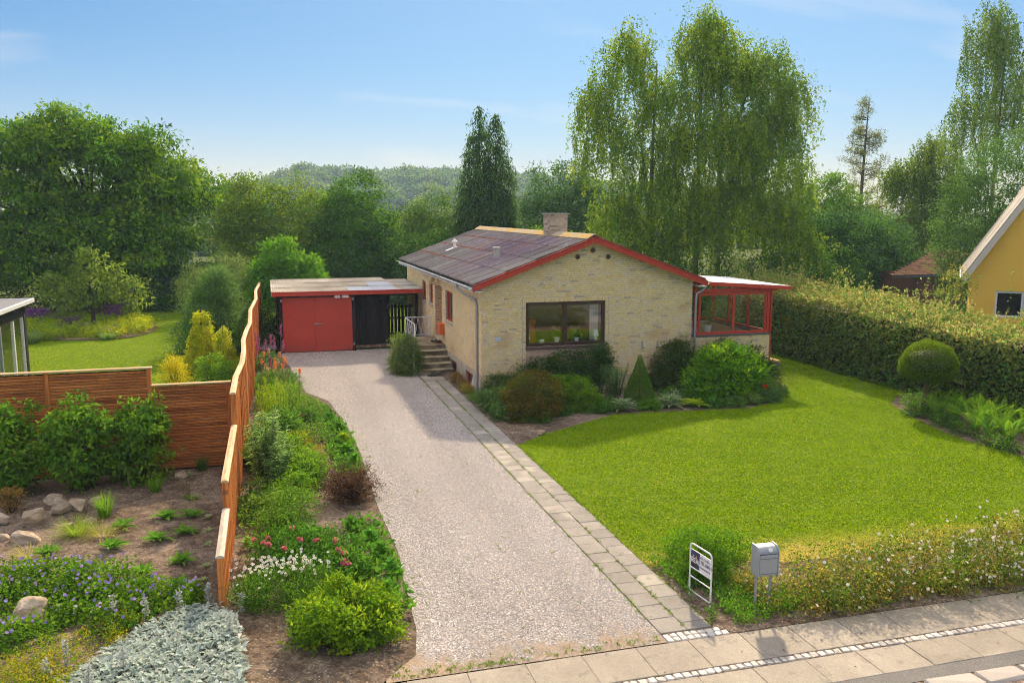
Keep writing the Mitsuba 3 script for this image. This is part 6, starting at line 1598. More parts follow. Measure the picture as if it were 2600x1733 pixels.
# ---------------------------------------------------------------- the street corner
t = thing('groundcover', 'glossy low green ground cover under the sign and mailbox', 'plant', kind='stuff'); rng = R_(261)
GP = Polygon([(6.15, 10.72), (6.15, 13.1), (6.9, 12.6), (7.4, 11.4), (7.75, 10.9), (7.5, 10.62), (6.5, 10.5)])
P2 = scatter(GP, 5200, rng)
P2 = P2[meshkit.fbm(np.column_stack([P2 * 3.0, P2[:, :1] * 0]), 3, 5) > .40]
n = len(P2); P = np.column_stack([P2, rng.uniform(.02, .16, n)])
put(t, leaves(P, rng.normal(0, 1, (n, 3)) + [0, 0, .5], rng.normal(0, .5, (n, 3)) + [0, 0, 1.0], rng.uniform(.04, .065, n), .028, shade(rng, n, (.065, .125, .018), .3, .15)), 'leaf_gloss')
shrub('box_bush', 'upright dense green bush right behind the for-sale sign', [(6.72, 12.15, .42, .36, .36, .44), (6.70, 12.1, .25, .38, .38, .28)], 330, 22, .045, .022, [(.05, .10, .014), (.07, .125, .016), (.095, .155, .018)], 262, cr=.09, up=.4)
shrub('box_bush', 'light green low bush between the sign and the mailbox', [(7.05, 12.75, .28, .50, .40, .34), (7.55, 12.75, .24, .40, .36, .30), (6.85, 13.0, .24, .4, .36, .28)], 360, 20, .05, .024, [(.085, .155, .018), (.115, .185, .02), (.06, .12, .018)], 263, cr=.1, droop=-.4)
shrub('bronze_shrub', 'bronze tinted low shrub behind the mailbox legs', [(7.2, 11.5, .16, .3, .28, .22), (7.15, 12.05, .12, .2, .2, .15)], 90, 14, .045, .02, [(.22, .14, .05), (.12, .11, .03), (.09, .12, .025)], 264, cr=.1)

# ---------------------------------------------------------------- the long bed between fence and drive
q = R_(270)
bl = [(.95, 11.8, .30, .56, .56, .30)]
for i in range(26):
    a_, k_ = q.uniform(0, 6.28), q.uniform(.3, 1.0)
    bl.append((.95 + .68 * k_ * math.cos(a_), 11.85 + .66 * k_ * math.sin(a_), q.uniform(.14, .62) * (1.1 - .35 * k_), q.uniform(.13, .24), q.uniform(.13, .24), q.uniform(.12, .22)))
shrub('physalis_bush', 'large lime green leafy bush at the near end of the bed', bl, 760, 13, .078, .040, [(.105, .16, .014), (.13, .185, .016), (.08, .135, .016), (.16, .20, .018), (.065, .115, .018)], 271, cr=.10, up=.8, droop=-.3, dv=.26, hi=1.15)
shrub('phlox_plant', 'small leafy sprout left of the lime green bush', [(.12, 11.75, .15, .12, .12, .2), (.28, 12.1, .16, .14, .14, .2)], 34, 10, .075, .032, [(.06, .12, .03), (.13, .17, .02)], 272, cr=.08)
t = thing('daisy_clump', 'clump of white daisies at the near end of the fence', 'plant'); rng = R_(273)
m, c = crown([(.05, 13.15, .22, .68, .50, .26), (.45, 13.25, .24, .42, .42, .26), (-.42, 13.2, .2, .32, .4, .22)], 620, 12, .06, .016, [(.06, .115, .018), (.08, .14, .022), (.045, .09, .018)], 274, cr=.1, up=.2, droop=-.7)
part(t, 'foliage', m, 'leaf')
st = []
for i in range(150):
    for _ in range(20):
        x, y = rng.normal(.08, .42), rng.normal(13.42, .24)
        if -.75 < x < .85 and 12.9 < y < 14.0: break
    z = .50 + rng.normal(0, .035) - .25 * max(0, 13.2 - y)
    p = np.array([x, y, z]); nn = unit(rng.normal(0, .3, 3) + [-.05, -.45, .85])
    r = rng.uniform(.020, .029)
    part(t, 'daisy', join([flowers(p[None], nn[None], r, [[.84, .84, .80]], 12, .02), flowers((p + nn * .004)[None], nn[None], r * .33, [[.62, .42, .03]], 8, -.2)]), 'petal')
    st.append(tube([p - [0, 0, .3], p], [.003, .0025], 4, False))
part(t, 'stems', col(join(st), (.07, .12, .03)), 'plain')
peony('peony', 'wide peony with fading pink flowers behind the white daisies', .30, 14.75, .80, .52, 9, (.72, .22, .24), 275, (.05, .11, .02), .05)
peony('peony', 'low peony with bright pink flowers beside the broad-leaved border', 1.05, 13.85, .32, .42, 4, (.80, .18, .28), 276, (.06, .12, .025), .06)
rosette('lungwort', 'pale blotched broad-leaved plant against the fence', -.52, 15.55, 30, .17, .11, (.20, .27, .13), (.09, .15, .04), 277, curl=.4, tall=.16)
shrub('jacobs_ladder', 'lacy light green foliage behind the peonies', [(.30, 16.9, .28, .46, .48, .34), (.05, 16.2, .2, .4, .34, .24)], 260, 15, .075, .024, [(.085, .145, .03), (.11, .17, .04), (.065, .12, .025)], 278, cr=.12, droop=.1)
shrub('daisy_foliage', 'green leafy clump with a few white flowers beside the dead shrub', [(.42, 18.1, .26, .42, .42, .32), (.62, 18.9, .24, .36, .4, .3)], 220, 13, .085, .028, [(.07, .13, .02), (.095, .155, .022)], 279, cr=.11)
# dead brown shrub
t = thing('dead_shrub', 'dead brown shrub with withered leaves beside the drive', 'shrub'); rng = R_(280)
st, P = [], []
for i in range(190):
    a = rng.uniform(0, 6.28); e = rng.uniform(.15, 1.35); l = rng.uniform(.55, .92)
    b0 = np.array([1.5, 17.7, .02]) + np.append(rng.normal(0, .06, 2), 0)
    q = b0 + l * np.array([math.cos(a) * math.cos(e), math.sin(a) * math.cos(e), math.sin(e)])
    cv = bez(b0, (b0 + q) / 2 + rng.normal(0, .06, 3), q, 12)
    st.append(tube(cv[::3], np.linspace(.007, .0025, len(cv[::3])), 4, False))
    for k in range(30): P.append(cv[rng.integers(3, 12)] + rng.normal(0, .035, 3))
P = np.array(P); n = len(P)
part(t, 'stems', col(join(st), (.16, .09, .06)), 'bark', True)
part(t, 'foliage', leaves(P, rng.normal(0, 1, (n, 3)), rng.normal(0, 1, (n, 3)), rng.uniform(.025, .055, n), .022, shade(rng, n, (.052, .027, .032), .4, .15), .3, .35), 'leaf')
# tall grey-green shrub
t = thing('buddleia', 'tall grey-green leafy shrub against the fence', 'shrub'); rng = R_(281)
st, P, A_ = [], [], []
for i in range(52):
    a = rng.uniform(0, 6.28); r = .56 * math.sqrt(rng.random()); h = rng.uniform(.65, 1.85) * (1 - .25 * r)
    b0 = np.array([-.10 + .25 * r * math.cos(a), 19.0 + .25 * r * math.sin(a), 0]); e = np.array([-.10 + r * math.cos(a), 19.0 + r * math.sin(a), h])
    cv = bez(b0, (b0 + e) / 2, e, 22); st.append(tube(cv[::7], [.009, .007, .005, .003][:len(cv[::7])], 4, False))
    for q in range(1, 22):
        for s in range(4): P.append(cv[q] + rng.normal(0, .02, 3)); A_.append(rng.uniform(0, 6.28))
P, A_ = np.array(P), np.array(A_); n = len(P)
D = np.stack([np.cos(A_), np.sin(A_), .5 + rng.normal(0, .3, n)], 1)
part(t, 'foliage', leaves(P, D, rng.normal(0, .35, (n, 3)) + [0, 0, 1.0], rng.uniform(.09, .15, n), .032, shade(rng, n, (.11, .16, .095), .3, .1), .15, .3), 'leaf')
part(t, 'stems', col(join(st), (.09, .09, .05)), 'plain', True)
one('daylily_clump', tuft((.78, 20.3, 0), 420, .58, .018, .16, .75, .5, (.11, .185, .02), 282), 'leaf', 'clump of bright grassy leaves between the tall shrub and the dead shrub', 'plant')
shrub('golden_spirea', 'golden yellow-green low shrub behind the tall grey-green shrub', [(.55, 21.7, .24, .36, .5, .3), (.9, 21.2, .14, .3, .34, .18)], 190, 14, .045, .02, [(.20, .19, .018), (.15, .17, .02), (.22, .15, .03)], 283, cr=.11)
peony('peony', 'peony bush with one open pink flower beside the broad-leaved border', .80, 23.9, .38, .62, 2, (.80, .30, .36), 284, (.05, .10, .03), .07)
def plumes(name, label, x, y, rx, ry, h, n, base, seed, leafl=.05):
    rng = R_(seed); t = thing(name, label, 'plant'); P, st = [], []
    for i in range(n):
        a = rng.uniform(0, 6.28); r = math.sqrt(rng.random())
        b0 = np.array([x + rx * r * math.cos(a), y + ry * r * math.sin(a), 0]); e = b0 + np.append(rng.normal(0, .07, 2), h * rng.uniform(.75, 1.08))
        cv = bez(b0, (b0 + e) / 2, e, 30); st.append(tube(cv[::9], .004, 4, False))
        for q in range(5, 30):
            for s in range(6): P.append(cv[q] + rng.normal(0, .05 * (1.15 - q / 30), 3))
    P = np.array(P); k = len(P)
    part(t, 'foliage', leaves(P, rng.normal(0, .7, (k, 3)) + [0, 0, .5], rng.normal(0, .6, (k, 3)) + [0, 0, .8], leafl, leafl * .3, shade(rng, k, base, .2, .1)), 'leaf')
    part(t, 'stems', col(join(st), (.10, .12, .04)), 'plain', True)
plumes('goldenrod', 'tall lime green feathery perennials along the fence', .02, 24.6, .36, .95, 1.22, 46, (.135, .20, .018), 285)
plumes('goldenrod', 'dark leafy perennials further along the fence', -.12, 27.2, .28, .9, .95, 26, (.07, .125, .025), 286)
shrub('phlox_plant', 'tall leafy green perennial behind the golden low shrub', [(.15, 22.2, .5, .4, .5, .5), (.25, 22.9, .45, .35, .45, .45)], 260, 13, .13, .042, [(.06, .115, .025), (.08, .14, .03)], 345, cr=.14, droop=-.3)
shrub('phlox_plant', 'leafy green perennial between the dead shrub and the fence', [(.75, 19.3, .3, .35, .5, .32), (.35, 20.3, .4, .4, .5, .42)], 240, 12, .12, .04, [(.085, .145, .025), (.11, .165, .03)], 346, cr=.13, droop=-.3)
shrub('phlox_plant', 'low leafy plants at the foot of the fence before the tall shrub', [(-.45, 17.2, .2, .25, .6, .22), (-.3, 18.0, .24, .3, .4, .26)], 150, 12, .08, .034, [(.06, .11, .03), (.10, .14, .04)], 347, cr=.12)
shrub('phlox_plant', 'leafy plants behind the tall grey-green shrub along the fence', [(-.3, 20.6, .35, .3, .6, .38), (-.2, 21.6, .4, .35, .5, .42)], 240, 12, .12, .042, [(.075, .13, .025), (.06, .105, .028)], 348, cr=.13, droop=-.2)
shrub('catmint', 'pale leafy mound beside the broad-leaved border past the golden shrub', [(1.0, 22.6, .25, .32, .5, .28), (1.05, 25.2, .3, .35, .6, .34)], 200, 13, .07, .028, [(.11, .15, .05), (.085, .13, .04)], 349, cr=.12)
shrub('catmint', 'leafy mound before the orange poker flowers', [(.55, 26.6, .3, .4, .7, .34), (.5, 27.6, .28, .4, .5, .32)], 220, 13, .08, .03, [(.075, .13, .025), (.10, .15, .03)], 350, cr=.13)
# red-hot pokers
t = thing('poker_plant', 'clump of strappy leaves with orange poker flower spikes', 'plant'); rng = R_(287)
part(t, 'foliage', join([tuft((.25 + rng.normal(0, .28), 28.6 + rng.normal(0, 1.1), 0), 95, .85, .022, .14, .6, .5, (.075, .125, .03), 290 + i) for i in range(10)]), 'leaf')
for i in range(15):
    x, y, h = .30 + rng.normal(0, .30), 28.2 + rng.normal(0, .95), rng.uniform(1.05, 1.5)
    s = thing_part(t, 'flower_spike')
    e = np.array([x + rng.normal(0, .06), y, h])
    part(s, 'stalk', col(tube([(x, y, 0), e], [.012, .009], 6), (.28, .22, .13)), 'plain')
    P = e + np.column_stack([rng.normal(0, .022, (40, 2)), rng.uniform(-.16, .02, 40)])
    part(s, 'flower', flowers(P, P - e + [0, 0, .05], .022, shade(rng, 40, (.85, .33, .12) if i % 3 else (.62, .45, .28), .15, .05), 5), 'petal')
t = thing('foxglove', 'clump of purple foxglove spikes in front of the garage', 'plant'); rng = R_(300)
part(t, 'foliage', join([tuft((.0 + rng.normal(0, .25), 32.5 + rng.normal(0, 1.2), 0), 60, .55, .03, .1, .6, .5, (.075, .115, .035), 301 + i) for i in range(8)]), 'leaf')
for i in range(9):
    x, y, h = .05 + rng.normal(0, .3), 31.8 + rng.normal(0, 1.3), rng.uniform(1.15, 1.6)
    s = thing_part(t, 'flower_spike'); e = np.array([x + rng.normal(0, .12), y, h])
    part(s, 'stalk', col(tube([(x, y, 0), e], [.012, .006], 6), (.14, .15, .06)), 'plain')
    P = e + (np.array([x, y, 0]) - e) * (rng.random(46) * .34)[:, None] + rng.normal(0, .022, (46, 3))
    part(s, 'flower', flowers(P, rng.normal(0, 1, (46, 3)) - [0, .6, .3], .026, shade(rng, 46, (.42, .13, .33), .2, .08), 5), 'petal')
shrub('rhubarb_plant', 'blue-green leafy clump near the garage corner', [(.0, 30.2, .25, .4, .8, .32), (-.1, 33.8, .28, .35, 1.0, .34), (.5, 30.8, .2, .3, .5, .26)], 260, 12, .11, .05, [(.05, .10, .045), (.06, .115, .05)], 302, cr=.16, stems=False)
# bergenia border: every broad leaf a part
BL0 = (.050, .105, .022)
rng = R_(310); kb = 0
for (x, y, lab) in [(1.62, 12.9, 'broad-leaved bergenia at the near end of the border'), (1.78, 13.7, 'second bergenia of the border along the gravel'), (1.72, 14.5, 'third bergenia of the border along the gravel'), (1.62, 15.2, 'fourth bergenia along the gravel, before the dead shrub'), (1.35, 15.9, 'bergenia directly in front of the dead shrub'), (1.55, 12.35, 'bergenia half under the lime green bush'),
                    (1.85, 20.2, 'bergenia just behind the dead shrub'), (1.72, 21.2, 'glossy bergenia second behind the dead shrub'), (1.75, 22.3, 'yellowing bergenia midway along the drive border'), (1.72, 23.5, 'bergenia beside the open pink peony'), (1.55, 24.7, 'bergenia near the bend of the drive'), (1.35, 25.9, 'bergenia past the bend of the drive'), (1.05, 27.0, 'farthest bergenia of the border')]:
    sc = .235 if y < 18 else .25
    c0 = np.asarray(BL0) * rng.uniform(.85, 1.35) * ([1.0, 1.0, 1.0] if kb not in (8,) else [2.0, 1.2, .6])
    rosette('bergenia', lab, x, y, 22 if y < 18 else 20, sc, sc * .86, c0 * 1.15, c0 * 1.35, 320 + kb, group='bergenia plants along the gravel', curl=.34, tall=.20)
    for j in range(3): pass
    kb += 1
t = thing('border_plants', 'mixed green leaves filling the drive border between the broad-leaved plants', 'plant', kind='stuff'); rng = R_(340)
P2 = np.vstack([scatter(Polygon([(1.3, 12.3), (1.9, 12.2), (2.0, 14.6), (1.85, 16.4), (1.2, 16.4), (1.3, 14)]), 700, rng), scatter(Polygon([(1.4, 19.2), (1.95, 19.2), (2.0, 22), (1.95, 24), (1.6, 26.6), (.9, 28), (.8, 27), (1.2, 24), (1.3, 21)]), 1500, rng)])
n = len(P2); P = np.column_stack([P2, rng.uniform(.03, .18, n)])
put(t, leaves(P, rng.normal(0, 1, (n, 3)) + [0, 0, .3], rng.normal(0, .5, (n, 3)) + [0, -.2, 1.0], rng.uniform(.09, .15, n), .075, shade(rng, n, (.055, .115, .02), .3, .15)), 'leaf_gloss')
t = thing('bed_weeds', 'scattered small weeds and white flowers on the bare soil along the fence', 'plant', kind='stuff'); rng = R_(341)
P2 = np.vstack([scatter(Polygon([(-.7, 15.9), (.2, 15.9), (.2, 18.5), (-.7, 18.5)]), 500, rng), scatter(Polygon([(-.6, 20), (1.0, 20), (1.0, 30), (-.5, 30)]), 1100, rng)])
n = len(P2); P = np.column_stack([P2, rng.uniform(.02, .3, n)])
put(t, leaves(P, rng.normal(0, .8, (n, 3)) + [0, 0, .6], rng.normal(0, .6, (n, 3)) + [0, 0, .8], rng.uniform(.07, .14, n), .034, shade(rng, n, (.075, .135, .022), .35, .15)), 'leaf')

t = thing('drive_weeds', 'tiny weeds, moss and grass along the edges of the gravel and in the joints of the paving', 'weed', kind='stuff'); rng = R_(342)
P2 = np.vstack([np.column_stack([5.215 + rng.normal(0, .012, 150), rng.uniform(10.7, 31, 150)]), np.column_stack([5.655 + rng.normal(0, .006, 160), rng.uniform(10.7, 30, 160)]), np.column_stack([6.07 + rng.normal(0, .02, 160), rng.uniform(10.7, 21, 160)]),
                np.column_stack([rng.uniform(1.3, 5.2, 110), 10.44 + np.abs(rng.normal(0, .12, 110))]), scatter(Polygon([(2.0, 10.5), (5.1, 10.5), (5.1, 30), (2.2, 24)]), 70, rng), scatter(Polygon([(1.9, 12), (2.25, 12), (2.3, 24), (2.0, 27)]), 70, rng)])
k = np.repeat(np.arange(len(P2)), 9); n = len(k)
P = np.column_stack([P2[k] + rng.normal(0, .018, (n, 2)), np.full(n, .008)])
put(t, leaves(P, rng.normal(0, .6, (n, 3)) + [0, 0, .6], rng.normal(0, .6, (n, 3)) + [0, 0, .6], rng.uniform(.02, .05, n), .013, shade(rng, n, (.085, .12, .025), .35, .2)), 'leaf')
t = thing('fallen_leaves', 'withered leaves and bits lying on the gravel, soil and paving', 'litter', kind='stuff'); rng = R_(343)
P2 = np.vstack([scatter(Polygon([(1.8, 10.5), (6, 10.5), (6, 30), (2.2, 24)]), 170, rng), scatter(Polygon([(-4.5, 14.5), (-1.0, 14), (-1.0, 20.8), (-4.5, 20.8)]), 420, rng), scatter(Polygon([(-.6, 10.5), (1.5, 10.5), (1.5, 12), (-.5, 13)]), 160, rng), scatter(Polygon([(6.2, 21.2), (9, 23.3), (9, 23.8), (6.2, 24)]), 240, rng), scatter(Polygon([(2, 8.9), (12, 8.9), (12, 10.3), (2, 10.3)]), 60, rng)])
n = len(P2); P = np.column_stack([P2, np.full(n, .012)])
put(t, leaves(P, rng.normal(0, 1, (n, 3)) * [1, 1, .15], rng.normal(0, .25, (n, 3)) + [0, 0, 1], rng.uniform(.02, .05, n), .018, shade(rng, n, (.16, .10, .05), .4, .2)), 'plain')
# ---------------------------------------------------------------- the left bed
def viburnum(x, y, r, h, seed, label, tilt=0):
    q = R_(seed + 50)
    bl = [(x, y, h * .45, r * .85, r * .75, h * .40)]
    for i in range(11):                                   # uneven upright shoots
        a, k = q.uniform(0, 6.28), q.uniform(.35, .8)
        bl.append((x + r * k * math.cos(a), y + r * k * .8 * math.sin(a), h * q.uniform(.25, .82), r * q.uniform(.24, .42), r * q.uniform(.24, .4), h * q.uniform(.14, .25)))
    bl.append((x + q.uniform(-.2, .2), y, h * .86, r * .26, r * .26, h * .17))
    return shrub('green_shrub', label, bl, 310, 13, .115, .068, [(.065, .125, .02), (.09, .155, .024), (.05, .10, .02), (.115, .175, .03)], seed, group='green shrubs before the slat fence', mat='leaf_gloss', cr=.14, up=.7, droop=.4, dv=.24, hi=1.2, inner=.1)
viburnum(-5.45, 20.1, .66, 1.85, 401, 'green shrub cut by the left edge in front of the slat fence')
viburnum(-4.08, 19.95, .70, 2.1, 402, 'middle and tallest of the green shrubs in front of the slat fence')
viburnum(-2.9, 20.25, .66, 1.85, 403, 'green shrub nearest the fence corner')
ROCKS = [(-4.42, 17.0, .05, .36, .20, .20, 'big pale boulder lying nearest in the rock group'), (-4.55, 18.0, .12, .34, .22, .22, 'long pale boulder behind the nearest one'), (-4.15, 18.35, .2, .22, .16, .22, 'tilted boulder in the middle of the rock group'), (-4.35, 19.0, .10, .25, .2, .18, 'boulder at the back of the rock group'), (-3.85, 18.6, .12, .24, .2, .2, 'grey boulder at the right of the rock group'), (-3.55, 18.9, .06, .2, .15, .15, 'grey-blue stone at the right end of the rock group'), (-3.85, 17.6, .02, .13, .1, .11, 'small stone in front of the grey boulder'), (-3.5, 17.75, .03, .15, .1, .11, 'stone beside the arching grass'), (-4.95, 17.3, .0, .24, .15, .14, 'flat stone left of the big pale boulder'), (-5.05, 16.6, .05, .22, .18, .2, 'stone cut by the left edge'), (-5.2, 18.2, .08, .22, .18, .2, 'stone at the left edge behind the others'),
         (-3.52, 13.55, .12, .33, .26, .27, 'large striped sandstone rock among the purple flowers'), (-2.05, 20.4, .05, .19, .14, .12, 'brown stone near the corner of the fences'), (-2.45, 15.05, .03, .07, .06, .06, 'small pink stone beside a hosta')]
for i, (x, y, z, a, b, c_, lab) in enumerate(ROCKS): one('boulder' if a > .15 else 'garden_stone', rock((x, y, z), (a, b, c_), 410 + i), 'stone', lab, 'rock', smooth=35)
HO = [(-2.86, 16.2, 'hosta in front of the arching grass, nearest to the rocks'), (-2.84, 17.25, 'hosta right of the upright grass tuft'), (-2.12, 16.4, 'hosta in the middle of the right planting'), (-2.11, 17.6, 'hosta at the back of the right planting'), (-1.63, 17.55, 'hosta at the back near the fence'), (-1.62, 15.2, 'hosta near the fence end, third from the back'), (-2.16, 14.8, 'hosta beside the small pink stone'), (-1.50, 14.1, 'hosta above the purple flowers near the fence'), (-3.9, 16.2, 'hosta left of the arching grass tips'), (-3.4, 15.4, 'hosta just behind the purple flowers'), (-1.66, 16.6, 'hosta second from the back near the fence'), (-4.75, 15.45, 'hosta cut by the left edge')]
for i, (x, y, lab) in enumerate(HO): rosette('hosta', lab, x, y, 28, .29, .085, (.07, .145, .025), (.12, .19, .05), 440 + i, group='small hostas on the bare soil', curl=.36)
one('grass_tuft', tuft((-3.28, 18.05, 0), 260, .62, .011, .09, .30, .22, (.095, .165, .02), 461), 'leaf', 'upright bright green grass tuft beside the rocks', 'grass')
one('grass_tuft', tuft((-2.5, 19.45, 0), 240, .50, .011, .09, .42, .25, (.09, .155, .022), 462), 'leaf', 'upright grass tuft in front of the right green shrub', 'grass')
one('grass_tuft', tuft((-1.62, 20.75, 0), 160, .50, .010, .09, .35, .25, (.045, .085, .035), 463), 'leaf', 'dark grass tuft against the slat fence', 'grass')
one('carex', join([tuft((-3.62, 17.15, 0), 420, .62, .007, .12, 1.1, .55, (.15, .19, .04), 464), tuft((-3.15, 16.9, 0), 200, .55, .006, .12, 1.3, .5, (.26, .22, .09), 465), tuft((-4.2, 16.2, 0), 130, .5, .006, .15, 1.3, .5, (.28, .23, .11), 466)]), 'leaf', 'arching yellowish grass flopping over the rocks', 'grass')
rng = R_(467)
for i, (x, y) in enumerate(((-1.25, 16.6), (-1.22, 15.9), (-1.2, 14.9), (-1.2, 14.3), (-1.25, 13.6), (-1.9, 20.5), (-1.3, 17.4))):
    rosette('lambs_ear_seedling', ['silvery seedling by the fence, second from the back', 'silvery seedling by the fence, midway', 'silvery seedling by the fence beside the third hosta', 'silvery seedling by the fence above the purple flowers', 'silvery seedling nearest the fence end', 'silvery plant beside the brown stone at the fence corner', 'silvery seedling by the fence, at the back'][i], x, y, 13, .12, .05, (.21, .26, .21), (.27, .31, .26), 470 + i, curl=.34, mat='leaf')
t = thing('flower_stalks', 'bent seed stalks of a withered plant near the fence', 'plant')
st = [tube(bez((-1.75, 18.9, 0), (-1.9 + dx * .4, 18.9, .3), (-1.85 + dx, 18.9 + dy, .62), 6), [.008, .007, .006, .005, .004, .003], 5) for dx, dy in ((-.2, .1), (.08, 0), (.2, .1))]
for q_ in st: part(t, 'stem', col(q_, (.16, .17, .06)), 'plain', True)
part(t, 'foliage', tuft((-1.7, 18.7, 0), 60, .30, .016, .06, 1.1, .6, (.10, .15, .04), 480), 'leaf')
# geranium carpet
t = thing('cranesbill_carpet', 'sprawling green cranesbill with purple-blue flowers', 'plant'); rng = R_(481)
gb = [(-4.3, 15.0, .12, .7, .5, .22), (-3.5, 14.75, .16, .6, .45, .26), (-2.8, 14.3, .18, .65, .5, .28), (-2.1, 13.75, .14, .55, .4, .24), (-1.55, 13.5, .12, .4, .35, .2), (-2.6, 13.6, .12, .7, .5, .2), (-3.3, 13.6, .08, .55, .5, .16), (-4.1, 14.2, .12, .5, .5, .22), (-4.0, 13.0, .08, .5, .45, .18), (-3.5, 12.75, .1, .45, .35, .2), (-4.6, 13.3, .1, .4, .6, .2), (-2.3, 13.1, .1, .5, .4, .18), (-3.2, 14.2, .15, .6, .4, .24)]
m, c = crown(gb, 1700, 11, .062, .048, [(.06, .115, .018), (.085, .15, .02), (.045, .09, .018), (.10, .15, .022)], 482, cr=.12, up=1.0, out=.35, inner=.1, flat_=.5)
part(t, 'foliage', m, 'leaf')
top = c[c[:, 2] > .16]; top = top[rng.permutation(len(top))[:290]]
for i, p in enumerate(top):
    P = p + np.array([0, 0, .07]) + rng.normal(0, .035, 3)
    q = P[None]; fc = [(.36, .27, .74), (.45, .34, .78), (.55, .36, .72), (.30, .25, .68)][i % 4]
    part(t, 'flower', flowers(q, rng.normal(0, .3, (1, 3)) + [0, -.5, .8], rng.uniform(.024, .032), shade(rng, 1, fc, .12, .04), 5, .2), 'petal')
# lambs ear mat
t = thing('lambs_ear', 'dense mat of silvery woolly leaves at the bottom left', 'plant', kind='stuff'); rng = R_(491)
LP = Polygon([(-.52, 9.6), (-.48, 11.4), (-.62, 12.6), (-.9, 13.15), (-1.35, 13.1), (-1.9, 12.75), (-2.35, 12.1), (-2.75, 11.4), (-2.9, 9.6)])
P2 = scatter(LP, 7600, rng); n = len(P2)
hgt = .05 + .15 * meshkit.fbm(np.column_stack([P2 * 2.4, P2[:, :1] * 0]), 3, 8)
P = np.column_stack([P2, hgt * rng.uniform(.35, 1.05, n)])
a = rng.uniform(0, 6.28, n)
tmpl = leaf_template(1, .50, .42, (1, 1, 1), (1.25, 1.22, 1.2), 3)
d = np.stack([np.cos(a), np.sin(a)], 1); L_ = rng.uniform(.08, .125, n); el = rng.normal(.45, .32, n)
V0 = tmpl[0]
ux = np.stack([d[:, 0] * np.cos(el), d[:, 1] * np.cos(el), np.sin(el)], 1); uy = np.stack([-d[:, 1], d[:, 0], 0 * a], 1); uz = np.cross(ux, uy)
V = P[:, None] + L_[:, None, None] * (V0[None, :, :1] * ux[:, None] + V0[None, :, 1:2] * uy[:, None] + V0[None, :, 2:] * uz[:, None])
F = (tmpl[1][None] + (np.arange(n) * len(V0))[:, None, None]).reshape(-1, 3)
cc = shade(rng, n, (.46, .54, .49), .18, .04)[:, None] * tmpl[2][None]
put(t, (V.reshape(-1, 3), F, np.clip(cc.reshape(-1, 3), 0, .8)), 'petal', smooth=True)
for i, (x, y, h) in enumerate(((-2.35, 13.0, .5), (-1.45, 13.1, .42), (-1.9, 12.95, .42), (-1.05, 13.25, .4), (-2.75, 11.9, .42), (-2.9, 11.5, .38), (-.7, 12.1, .42), (-2.0, 11.5, .42), (-2.35, 11.15, .4), (-.55, 12.9, .35))):
    P = np.array([x, y, 0]) + np.column_stack([rng.normal(0, .018, (90, 2)), rng.uniform(.05, h, 90)])
    one('lambs_ear_spike', join([leaves(P, rng.normal(0, 1, (90, 3)) * [1, 1, .4] + [0, 0, .2], rng.normal(0, .4, (90, 3)) + [0, 0, 1], .055, .026, shade(rng, 90, (.52, .55, .52), .12, .04)), col(tube([(x, y, 0), (x + .01, y, h)], .008, 5), (.5, .53, .5))]), 'petal', ['woolly flower spike at the back left of the silvery mat', 'woolly flower spike at the back of the silvery mat', 'woolly spike second from the back left of the silvery mat', 'woolly spike near the fence end', 'woolly spike at the left edge of the silvery mat', 'lower woolly spike at the left edge of the silvery mat', 'woolly spike at the right edge of the silvery mat', 'woolly spike in the middle of the silvery mat', 'woolly spike at the bottom of the silvery mat', 'short woolly spike right of the fence end'][i], 'plant')
shrub('golden_spirea', 'golden green low shrubby carpet in the bottom left corner', [(-2.95, 12.0, .12, .5, .45, .2), (-3.4, 11.6, .14, .6, .5, .24), (-4.0, 11.5, .12, .6, .5, .22), (-2.55, 12.5, .08, .4, .3, .15), (-3.0, 11.2, .12, .5, .4, .22), (-2.3, 12.95, .08, .3, .25, .13)], 640, 14, .042, .02, [(.12, .15, .018), (.20, .17, .022), (.085, .125, .018), (.26, .18, .025)], 495, cr=.1, up=.8, out=.3, stems=False)
shrub('withered_plant', 'dried brown flower heads at the left edge behind the rocks', [(-5.15, 18.9, .3, .25, .25, .2)], 60, 10, .06, .03, [(.20, .11, .06)], 496, cr=.1, cat='plant')
one('dry_twig', col(tube([(-2.9, 18.9, .1), (-2.98, 19.0, .72)], [.005, .003], 5), (.25, .14, .09)), 'plain', 'thin bare twig in the soil behind the grass tuft', 'twig')

# ---------------------------------------------------------------- neighbour's garden
tree('crab_apple_tree', 'small airy apple tree standing in the neighbour flower bed', 'tree', [(-8.6, 47.6, 2.2, 1.5, 1.4, .95), (-9.9, 47.6, 1.9, 1.0, 1, .7), (-7.3, 47.6, 2.2, 1.2, 1, .75), (-8.3, 47.6, 3.1, 1.1, 1, .75), (-10.4, 47.6, 2.4, .7, .7, .45), (-6.6, 47.6, 1.7, .7, .7, .5), (-8.6, 47.6, 3.8, .5, .5, .35)], (-8.55, 47.6, 0), (-8.5, 47.6, 2.8), .13, 190, 16, .22, .10, [(.12, .15, .04), (.085, .115, .03), (.14, .165, .045)], 501, cr=.34, droop=.5, ntwig=120)
shrub('ladys_mantle', 'mound of yellow lady\'s mantle at the right end of the neighbour flower bed', [(-6.9, 46.0, .35, 1.2, 1.1, .38), (-6.6, 47.4, .35, .9, 1.2, .42), (-8.3, 45.3, .3, 1.0, .8, .36), (-7.6, 44.7, .25, .9, .6, .3)], 520, 16, .10, .06, [(.30, .30, .018), (.22, .25, .02), (.36, .33, .02), (.12, .17, .02)], 502, cr=.2, stems=False)
